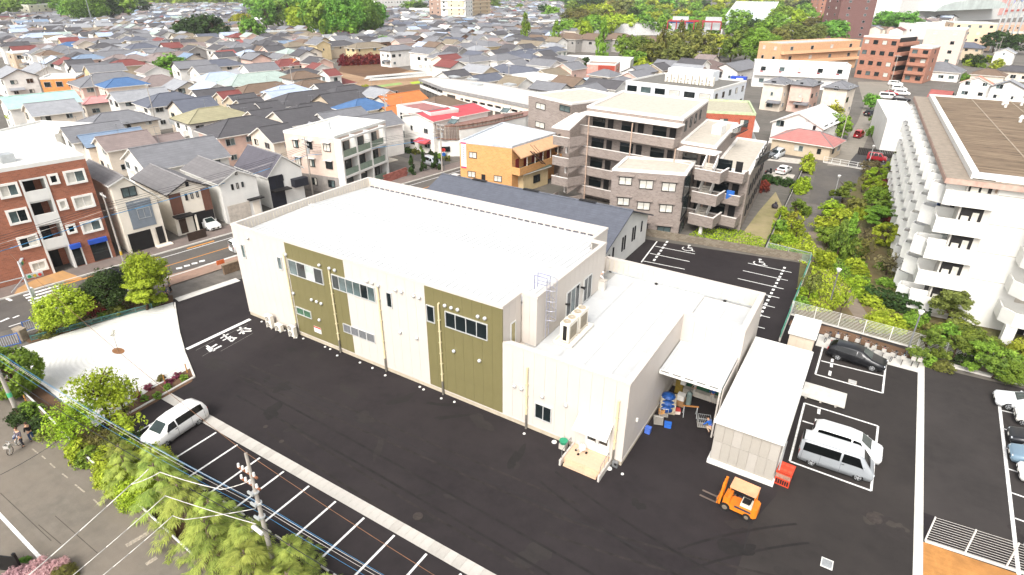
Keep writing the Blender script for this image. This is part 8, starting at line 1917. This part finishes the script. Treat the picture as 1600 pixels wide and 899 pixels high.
for z in (.6, 1.0): mb.path([(-.45, -.3, z), (.45, -.3, z), (.45, .3, z), (-.45, .3, z), (-.45, -.3, z)], .014, 4)
obj('cage', mb, m_galv, t); item('blue_stand_in', 'blue stand-in for an unclear figure by the low wall edge at the front of the loading area', 'blue_stand_in', 1012, 676, .4, .4, .45, '#4a6cc0')  # last item: blue box put in place of an unclear figure
t = thing('green_tub', 'green tub on a stand left of the porch steps', 'tub', (*P(880, 700), 0)); obj('tub', MB().tube((0, 0, .45), (0, 0, .7), .25, .32, 12), mat('#2f8f6a', .5), t); obj('stand', MB().box(-.25, .25, -.25, .25, 0, .45), m_conc, t)  # a plain tub on a stand, without any hose
x, y = P(908, 707, .45); t = thing('pushcart', 'small white folding pushcart parked on the porch by the doors', 'pushcart', (x, y, .435), .8); obj('frame', MB().path([(-.3, -.2, .12), (.2, -.2, .5), (-.25, -.2, .95)], .018, 5).path([(-.3, .2, .12), (.2, .2, .5), (-.25, .2, .95)], .018, 5).tube((-.25, -.2, .95), (-.25, .2, .95), .018, n=5), m_white, t); obj('bag', MB().box(-.15, .25, -.18, .18, .3, .62), m_white, t)
for sx in (-.3, .3):
    for sy in (-.22, .22): obj('wheel', MB().tube((sx, sy - .02, .1), (sx, sy + .02, .1), .1, .1, 10), m_tyre, t)
t = thing('refuse_sack', 'dark sack lying on the rough grass beside the tiled apartments', 'sack', (*P(1210, 326), 0)); obj('sack', MB().ell((0, 0, .4), (.5, .4, .45), 10, 6).tube((0, 0, .75), (.1, 0, 1.0), .16, .22, 8), mat('#3a343a', .6, var=.2), t, smooth=True)
# ================================================================ FENCES, POLES, WIRES
def fence(name, label, A, B, h, m_post, m_bar, n_post, n_bar, base=0.0, vert=False, cat='fence', bt=.03, mb_=None):
    A, B = Vector(A), Vector(B); L = (B - A).length; an = math.atan2((B - A).y, (B - A).x); t = thing(name, label, cat, (A.x, A.y, 0), an)
    if base: obj('base_wall', MB().box(0, L, -.08, .08, 0, base), m_concl, t)
    for k in range(n_post + 1): obj('post', MB().box(-.035, .035, -.04, .04, base, h + .04), m_post, t, loc=(L * k / n_post, 0, 0))
    sg = L / n_post
    if vert:
        for k in range(n_post):
            obj('rail', MB().box(.036, sg - .036, -.025, .025, h - .06, h).box(.036, sg - .036, -.025, .025, base + .06, base + .12), m_post, t, loc=(sg * k, 0, 0)); q = MB().box(-.014, .014, -.012, .012, base + .12, h - .06).mesh('bar', [m_bar]); nb_ = int(sg / vert)
            for j in range(1, nb_): obj('bar', q, parent=t, loc=(sg * k + sg * j / nb_, 0, 0))
    else:
        q = MB().box(.036, sg - .036, -bt * .5, bt * .5, 0, bt).mesh('rail', [m_bar])
        for k in range(n_post):
            for j in range(n_bar): obj('rail', q, parent=t, loc=(sg * k, 0, base + .1 + (h - base - .1) * j / (n_bar - 1)))
    return t
fence('white_fence', 'long white fence of thin horizontal bars between bicycles and garden', (-3.9, 60.75), (7.2, 60.1), 1.55, m_white, m_white, 5, 10, .12, bt=.024); fence('white_fence', 'white bar fence half hidden by the pines behind the right hand car park', (7.3, 60.1), (20, 59.6), 1.5, m_white, m_white, 6, 10, .12, bt=.035)
m_gn = mat('#4f8f7a', .5, var=.06); fence('green_fence', 'green mesh fence on a white kerb along the right side of the rear car park', (-3.85, 54.6), (-4.1, 75.4), 1.3, m_gn, m_gn, 9, 0, .45, vert=.16); fence('green_fence', 'green mesh fence across the top of the rear car park', (-9.3, 76.3), (-4.2, 75.6), 1.4, m_galv, mat('#7fb59a', .5), 2, 0, .1, vert=.14)
fence('lot_fence', 'white wire fence between the right hand car park and ochre soil', (7.98, 35.0), (20, 36.0), 2.0, m_white, m_white, 6, 11, .08, bt=.014); t = fence('boundary_fence', 'white-kerbed dark fence between rough grass and the garden', P(1193, 396), P(1268, 236), 1.2, m_dark, mat('#4a4744', .7), 14, 0, .5, vert=.3)
fence('railing', 'white pipe railing at the end of the asphalt pad', P(1286, 254), P(1352, 266), 1.1, m_white, m_white, 5, 3, .15, bt=.05); obj_ = thing('screen_fence', 'black board fence in front of the white box house', 'fence', (*P(1339, 242), 0), math.radians(0)); bq = MB().box(.01, .29, -.03, .03, .1, 1.5).mesh('board', [mat('#2a2624', .7, var=.1)])
for k in range(28): obj('board', bq, parent=obj_, loc=(k * .3, .0, 0))
m_bg = mat('#2f66b4', .45); t = fence('blue_gate', 'blue barred gate panel at the left edge beside a stone pillar', P(-14, 549), P(33, 537), 1.15, m_bg, mat('#b9c2d0', .5), 1, 0, 0.0, vert=.16, cat='gate'); fence('blue_fence', 'blue barred fence right of the stone pillar below the signal pole', P(40, 520), P(72, 509), 1.15, m_bg, mat('#b9c2d0', .5), 1, 0, .1, vert=.16)
t = thing('stone_pillar', 'weathered stone gate pillar between blue gate and blue fence', 'pillar', (*P(36, 530), 0), .2); obj('shaft', MB().box(-.5, .5, -.3, .3, 0, 1.1), mat('#8a7d6c', .95, var=.25, sc_=3, bump=.3), t); obj('cap', MB().box(-.54, .54, -.34, .34, 1.1, 1.18), mat('#978a78', .95, var=.2, sc_=3), t)
q = [P(*p) for p in ((50, 533), (110, 517), (160, 503), (238, 482))]
mt_ = mat('#4f7a74', .6, var=.15)
for k, (a, b) in enumerate(zip(q, q[1:])): fence('net_fence', ('lower left', 'middle', 'upper right')[k] + ' stretch of low teal net fence along the white gravel edge', a, b, .55, mt_, mt_, 3, 0, .02, vert=.09)
t = thing('rope_fence', 'row of short wooden stakes joined by a rope along the planting bed', 'fence', (*P(218, 620), 0)); pq = [P(*p) for p in ((180, 640), (219, 621), (259, 601), (293, 583))]
for p in pq: obj('stake', MB().tube((0, 0, 0), (0, 0, .95), .05, .045, 7), mat('#c08a44', .8, var=.1), t, loc=rel(t, (*p, 0)))
mb = MB()
for a, b in zip(pq, pq[1:]):
    for z in (.45, .85): mb.tube(rel(t, (*a, z)), rel(t, (*b, z)), .012, n=4)
obj('rope', mb, m_trunkl, t)
for px, py in ((43, 632), (46, 640), (179, 640)): s_ = thing('stake', None, 'stake', (*P(px, py), 0)); obj('post', MB().tube((0, 0, 0), (0, 0, .9), .05, .045, 7), mat('#c08a44', .8, var=.1), s_); obj('tie', MB().tube((0, 0, .6), (0, 0, .64), .06, n=7), m_dark, s_); pend(s_, 'short pale wooden stake in the soil', *P(px, py))
for k in range(7): s_ = thing('rock', None, 'rock', (*P(128 + k * 7 + (k % 3) * 4, 500 - k * 2.2 + (k % 2) * 5), 0), k); obj('stone', MB().ell((0, 0, .1), (.4 - .03 * k, .28, .24), 8, 5), mat('#a8937a', .95, var=.25, sc_=3, bump=.3), s_, smooth=False); pend(s_, 'tan rock in the planting bed', s_.location.x, s_.location.y)
t = thing('gate_block', 'brown stone gate block beside an orange sign at the factory entrance', 'gate pillar', (*P(362, 425), 0), a_); obj('block', MB().box(-.9, .9, -.2, .2, 0, 1.1), mat('#75624f', .95, var=.25, sc_=3), t); obj('cap', MB().box(-.95, .95, -.25, .25, 1.1, 1.2), mat('#8c7a66', .95), t); t = thing('sign', 'small orange sign on a post at the factory entrance', 'sign', (*P(348, 425), 0), a_); obj('post', MB().tube((0, 0, 0), (0, 0, 1.3), .03, n=5), m_steel, t); obj('plate', MB().box(-.45, .45, -.03, .03, 1.0, 1.5), mat('#d06a3c', .6), t)
m_pole = mat('#a39c93', .85, var=.12, sc_=2)
def pole(label, px, py, h, arms=2, xf=False, r=.16, an=None, col=None, lbl='utility pole'):
    x, y = P(px, py); an = a_ if an is None else an; t = thing('utility_pole', label, lbl, (x, y, 0), an); obj('shaft', MB().tube((0, 0, 0), (0, 0, h), r, r * .55, 10), col or m_pole, t)
    for k in range(arms):
        ar = obj('crossarm', MB().box(-.06, .06, -.9, .9, h - .5 - .7 * k, h - .4 - .7 * k), m_steel, t)
        for s in (-.75, -.3, .3, .75): obj('insulator', MB().tube((0, s, h - .4 - .7 * k), (0, s, h - .2 - .7 * k), .06, .05, 7), m_white, ar)
    if xf:
        tr_ = obj('transformer', MB().tube((.3, 0, h - 2.6), (.3, 0, h - 1.8), .26, .26, 12), m_galv, t); obj('bushing', MB().tube((.3, .1, h - 1.8), (.3, .1, h - 1.6), .04, n=6), m_white, tr_)
    if not label: pend(t, 'utility pole among the houses', x, y, h * .6)
    return t
p1 = pole('grey concrete utility pole with a green band at the left edge of the lane', 28, 646, 9.6, 1); obj('band', MB().tube((0, 0, 1.6), (0, 0, 2.0), .165, .163, 10), mat('#4fae7c', .5), p1)
p2 = pole('tapered concrete utility pole rising through the cedars at the bottom', 430, 890, 8.7, 0, r=.15, an=0)
for z, lx in ((7.2, -1), (6.4, -1)):
    ar = obj('crossarm', MB().box(-1.1, .5, -.05, .05, z, z + .09), mat('#8a5a40', .7, var=.2, sc_=6), p2)
    for x_ in (-1.0, -.65, -.3, .25): obj('insulator', MB().tube((x_, 0, z + .09), (x_, 0, z + .3), .08, .06, 8), m_white, ar)
for z in (4.2, 5.2, 6.0): obj('clamp', MB().tube((0, 0, z), (0, 0, z + .08), .2, .2, 10).box(-.35, .1, -.26, -.16, z - .05, z + .1), m_galv, p2)
obj('junction_box', MB().tube((-.6, -.3, 3.4), (.2, -.3, 3.3), .12, .12, 8), m_white, p2)
# traffic signal pole at the crossing
x, y = P(69, 511); t = thing('signal_pole', 'white traffic signal pole with two long arms over the crossing at the left', 'traffic signal', (x, y, 0)); zt = 7.0; obj('shaft', MB().tube((0, 0, 0), (0, 0, zt), .11, .08, 10), mat('#c9cacc', .5), t)
for (px, py, z_) in ((-40, 452, 5.6), (18, 457, 5.6)): q = P(px, py, z_); obj('arm', MB().tube((0, 0, z_ - .2), rel(t, (*q, z_)), .05, .035, 7), m_galv, t)
for z_, rz_ in ((6.4, 2.6), (5.2, 1.2)): s_ = obj('signal_head', MB().box(-.65, .65, -.12, .12, 0, .4), m_galv, t, loc=(.8 * math.cos(rz_), .8 * math.sin(rz_), z_), rz=rz_); [obj('lens', MB().tube((-.4 + .4 * k, -.13, .2), (-.4 + .4 * k, -.2, .2), .14, .14, 12), mat(('#2f8a5a', '#b0902a', '#b03028')[k], .3), s_) for k in range(3)]
s_ = obj('pedestrian_signal', MB().box(-.22, .22, -.15, .15, 0, .9), mat('#d6d6d4', .5), t, loc=(-.3, .2, 3.2)); obj('lens', MB().box(-.15, .15, -.17, -.151, .5, .82).box(-.15, .15, -.17, -.151, .08, .4), m_red, s_)
def wire(name, label, pts, r, m_, sag=.5, seg=10, cat='cable', group=None):
    q = []
    for a, b in zip(pts, pts[1:]):
        for k in range(seg): f = k / seg; q.append((a[0] + (b[0] - a[0]) * f, a[1] + (b[1] - a[1]) * f, a[2] + (b[2] - a[2]) * f - sag * 4 * f * (1 - f)))
    q.append(pts[-1]); o = obj(name, MB().path(q, r, 5), m_, smooth=True); tag(o, label, cat, group); return o
m_cb = mat('#3f86b4', .5, var=.05); m_ck = mat('#26262a', .6); m_cw = mat('#cfcac2', .6, var=.05); A1, A2_, A3 = (-52.4, 11.4), (-23.74, 12.75), (4, 14.2)
A0 = (-84, 10.0)
for k, (z, dy, m_, lb) in enumerate(((5.05, .45, m_cb, 'topmost blue cable strung over the lane hedge'), (4.9, .3, m_cw, 'pale cable strung over the lane hedge'), (4.75, .55, m_cb, 'third blue cable strung over the lane hedge'), (4.6, .2, m_cb, 'lower blue cable strung over the lane hedge'), (4.1, -.2, m_ck, 'thick black cable below the blue cables'), (3.7, -.3, m_ck, 'lower black cable over the cedars'), (6.4, -.35, m_cw, 'grey cable over the cedars'))):
    wire('cable', lb, [(A0[0], A0[1] + dy, z + .5), (A1[0], A1[1] + dy, z + .3), (A2_[0], A2_[1] + dy, z - .5), (A3[0], A3[1] + dy, z - .4)], .022 if k == 4 else .008, m_, .55, cat='cable')
wire('cable', 'thin brown wire running from the pole top across the parking bays', [(-62, 17.5, 9.0), (A2_[0], A2_[1], 8.75), (6, 12.6, 8.6)], .014, mat('#7d5a40', .6), .7)
wire('cable', 'thickest white service cable crossing the lane at the bottom left', [P3(30, 912, 5.2), P3(205, 757, 5.9), P3(232, 733, 6.1)], .026, m_cw, .05, 4); wire('cable', 'white cable sagging from the cable joint to the concrete pole', [P3(205, 757, 5.9), P3(250, 738, 6.2), P3(345, 765, 6.8), (A2_[0], A2_[1], 6.9)], .024, m_cw, .08, 5)
wire('cable', 'second white service cable crossing the lane at the bottom', [P3(95, 915, 5.4), P3(258, 775, 6.0), P3(400, 819, 6.3)], .02, m_cw, .05, 5); wire('cable', 'third thin white service cable crossing the lane at the bottom', [P3(150, 908, 5.2), P3(270, 806, 5.6), P3(290, 812, 5.6), (A2_[0], A2_[1] - .2, 5.0)], .02, m_cw, .05, 5); wire('cable', 'dark wire crossing the lane below the two people', [P3(-5, 745, 4.8), P3(97, 685, 5.6)], .014, m_ck, .1, 6)
# poles and wires along the street
sp1 = pole('slim utility pole between the brick apartments and the blue-grey panelled house', 193, 408, 8.6, 1, r=.13); obj('band', MB().tube((0, 0, .8), (0, 0, 1.3), .137, .135, 10), mat('#c9a53a', .6), sp1); sp2 = pole('utility pole with many cables in front of the pink walk-up flats', 489, 305, 9.2, 2, True, r=.14); sp3 = pole('utility pole at the corner of the walk-up flats and side car park', 691, 268, 8.6, 2, True, r=.14); sp4 = pole('tall utility pole beside the orange roofs', 607, 228, 10.5, 2, True, r=.15)
q1, q2 = (*P(193, 408), 6.6), (*P(489, 305), 7.2); q0 = (*P(25, 470), 6.6)
for k in range(7): wire('cable', ('blue', 'black', 'dark', 'pale', 'thin black', 'lower black', 'lowest black')[k] + ' street cable in front of the brick apartments and gable houses', [(q0[0], q0[1] - 14, q0[2] + .25 * k - 1), (q1[0], q1[1], q1[2] + .25 * k - .8), (q2[0], q2[1], q2[2] + .25 * k - .8), (*P(691, 268), 6.2 + .25 * k)], .02 if k else .04, m_cb if k == 0 else (m_cw if k == 3 else m_ck), .35)
for px, py, h in ((85, 147, 11), (80, 148, 10), (160, 180, 10), (249, 212, 11), (463, 170, 11), (118, 112, 9), (455, 100, 9), (481, 106, 8), (386, 62, 10), (402, 60, 9), (388, 112, 9), (288, 95, 9), (322, 55, 9), (505, 130, 8), (745, 100, 9), (718, 112, 9), (738, 84, 10), (670, 66, 10), (820, 118, 9), (880, 80, 9), (1088, 120, 9), (1118, 118, 10), (1386, 150, 12), (1402, 48, 14), (1556, 92, 10), (1548, 100, 9), (27, 40, 12), (265, 62, 10), (283, 40, 10), (352, 36, 10), (636, 38, 12), (540, 62, 9), (600, 50, 9), (795, 150, 9)): pole(None, px, py, h, 1, r=.13)
for k in range(5): px = 1545 + k * 9; x, y = P(px, 78 - k); t = thing('pylon_mast', None, 'mast', (x, y, 0)); obj('shaft', MB().tube((0, 0, 0), (2.0, 0, 40), .5, .25, 6).tube((3, 0, 0), (2.6, 0, 40), .3, .2, 5), m_galv, t); pend(t, 'tall pale lattice mast before the white mall', x, y, 20)
x, y = P(147, 45); t = thing('radio_mast', 'tall thin radio mast rising above the houses to the top edge', 'mast', (x, y, 0)); obj('shaft', MB().tube((0, 0, 0), (0, 0, 30), .35, .15, 6), m_steel, t); obj('stay', MB().tube((0, 0, 14), (6, 0, 0), .05, n=4).tube((0, 0, 14), (-6, 0, 0), .05, n=4), m_steel, t)
def lamp(label, px, py, h, col, head='box'):
    x, y = P(px, py); t = thing('lamp_post', label, 'lamp post', (x, y, 0)); obj('shaft', MB().tube((0, 0, 0), (0, 0, h), .07, .06, 8), mat(col, .5), t); hd = obj('lamp_head', MB().tube((0, 0, h), (0, 0, h + .28), .16, .24, 10), m_white, t); obj('cap', MB().tube((0, 0, h + .28), (0, 0, h + .34), .27, .2, 10), m_white, hd)
lamp('grey lamp post with a white head among the garden shrubs', 1297, 472, 3.6, '#6f6d6c'); lamp('grey lamp post by the bicycles and white fence', 1416, 553, 4.2, '#77787a'); lamp('lamp post with a blue-white head on the asphalt pad', 1301, 316, 4.0, '#9a9a98'); lamp('white lamp post near the red small car', 1357, 258, 3.4, '#b9b9b6')
t = pole('white pole leaning over the narrow lane by the red-roofed house', 1311, 232, 8.0, 0, r=.12, lbl='pole')
t = thing('street_sign', 'round red and blue road signs on a pole at the side road corner', 'road sign', (*P(692, 266), 0), 0.6); obj('post', MB().tube((.3, 0, 0), (.3, 0, 4), .05, n=6), m_steel, t); obj('plate', MB().tube((.3, -.05, 3.7), (.3, -.09, 3.7), .35, .35, 14), m_red, t); obj('plate', MB().tube((.3, -.05, 2.9), (.3, -.09, 2.9), .33, .33, 14), m_blue, t)
t = thing('brick_wall', 'pink-red block garden wall along the side road', 'wall', (*P(600, 288), 0)); A_, B_ = V2(P(600, 288)), V2(P(637, 274)); L_ = (B_ - A_).length; an = math.atan2(*(B_ - A_).yx); bq = [MB().box(.006, .594, -.08, .08, .004, .296).mesh('block', [mat(h_, .9, var=.12)]) for h_ in ('#a5685c', '#94594f')]
for j in range(5):
    for k in range(int(L_ / .6)): obj('block', rnd.choice(bq), parent=t, loc=((k * .6 + .3 * (j % 2)) * math.cos(an), (k * .6 + .3 * (j % 2)) * math.sin(an), j * .3), rz=an)
x, y = P(605, 245); t = thing('carport', 'flat beige carport roof on posts beside the walk-up flats', 'carport', (*P(602, 272), 0), math.radians(82)); obj('roof', MB().box(-2, 2, -1.4, 1.4, 2.3, 2.42), mat('#cfc4b2', .7), t)
for sx in (-1.8, 1.8): obj('post', MB().box(sx - .05, sx + .05, 1.1, 1.2, 0, 2.3), m_steel, t)
t = thing('carport', 'beige carport roof on posts in front of the walk-up flats', 'carport', (*P(548, 294), 0), math.radians(82)); obj('roof', MB().box(-2.2, 2.2, -1.4, 1.4, 2.4, 2.52), mat('#cfc4b2', .7), t)
for sx in (-1.8, 1.8): obj('post', MB().box(sx - .05, sx + .05, 1.1, 1.2, 0, 2.4), m_steel, t)
x, y = P(14, 893); t = thing('black_gate', 'black steel gate panel at the bottom left corner', 'gate', (x, y, 0), math.radians(25)); obj('panel', MB().box(-.8, .8, -.03, .03, .1, 1.3), m_black, t)
for sx in (-.9, .9): obj('post', MB().box(sx - .07, sx + .07, -.07, .07, 0, 1.6), m_black, t)
# ================================================================ LABELS FROM PLACE
LAND = [('the brick apartments', 70, 330), ('the turquoise roof', 60, 147), ('the bright blue hip roof', 190, 125), ('the big round town tree', 268, 105), ('the dark tree grove', 310, 45), ('the khaki roof', 330, 170), ('the ploughed field', 600, 108), ('the orange roofs', 625, 152), ('the garage building', 770, 145), ('the tall wood', 520, 20), ('the white tower block', 710, 18), ('the middle poplar', 869, 57), ('the tiled apartments', 1000, 260), ('the brown tower', 1335, 30), ('the peach flats', 1280, 80), ('the corridor flats', 1250, 110), ('the white mall', 1510, 20), ('the walk-up flats', 520, 230), ('the cream block', 72, 20), ('the wine-red hall', 20, 28), ('the white slab block', 1540, 350), ('the factory', 600, 450), ('the silver van', 1310, 705), ('the concrete pole', 400, 800), ('the white gravel', 160, 550), ('the blue cone roof', 565, 160), ('the pink shop', 940, 115), ('the red steel frame', 1085, 45), ('the grey office', 1050, 145), ('the long slate house', 300, 160), ('the peach terraces', 290, 8), ('the terracotta flats', 1370, 95), ('the white box house', 1400, 210), ('the bicycle row', 1370, 540), ('the asphalt pad', 1310, 290), ('the porch steps', 910, 715), ('the red-roofed shop', 700, 175), ('the light blue town roof', 440, 136), ('the green house', 170, 85), ('the steel blue roof', 448, 66), ('the yellow-walled house', 571, 70), ('the ochre building', 760, 250), ('the hall of glass', 1160, 35), ('the long beige flats', 480, 48)]
groups = {}
for o, base, (px, py) in PEND:
    if o.get('label'): continue
    d, nm, lx, ly = min((((px - a) ** 2 + (1.6 * (py - b)) ** 2, n_, a, b) for n_, a, b in LAND)); dx, dy = px - lx, (py - ly) * 1.6
    if abs(dx) > 1.3 * abs(dy): w_ = 'right of' if dx > 0 else 'left of'
    else: w_ = 'below' if dy > 0 else 'above'
    groups.setdefault('%s %s %s' % (base, w_, nm), []).append((px, py, o))
ORD = ['first', 'second', 'third', 'fourth', 'fifth', 'sixth', 'seventh', 'eighth', 'ninth', 'tenth', 'eleventh', 'twelfth', 'thirteenth', 'fourteenth', 'fifteenth', 'sixteenth', 'seventeenth', 'eighteenth']
for lb, lst in groups.items():
    lst.sort(key=lambda q: q[0])
    for k, (px, py, o) in enumerate(lst):
        o['label'] = lb if len(lst) == 1 else '%s, %s from left' % (lb, ORD[k] if k < len(ORD) else 'number %d' % (k + 1))

# ---- thin volume added to pale the distance
hz = MB().box(-1500, 1500, -60, 1500, -1.2, 60.0)
mt = bpy.data.materials.new('m_added_haze'); mt.use_nodes = True; n = mt.node_tree.nodes; n.remove(n['Principled BSDF']); v_ = n.new('ShaderNodeVolumePrincipled'); v_.inputs['Color'].default_value = (.97, .98, 1, 1); v_.inputs['Density'].default_value = 0.0001; mt.node_tree.links.new(v_.outputs[0], n['Material Output'].inputs['Volume'])
o = obj('added_haze', hz, mt, kind='stuff'); o['label'] = 'thin pale volume added over the whole town to whiten its distance'; o['category'] = 'added_haze'
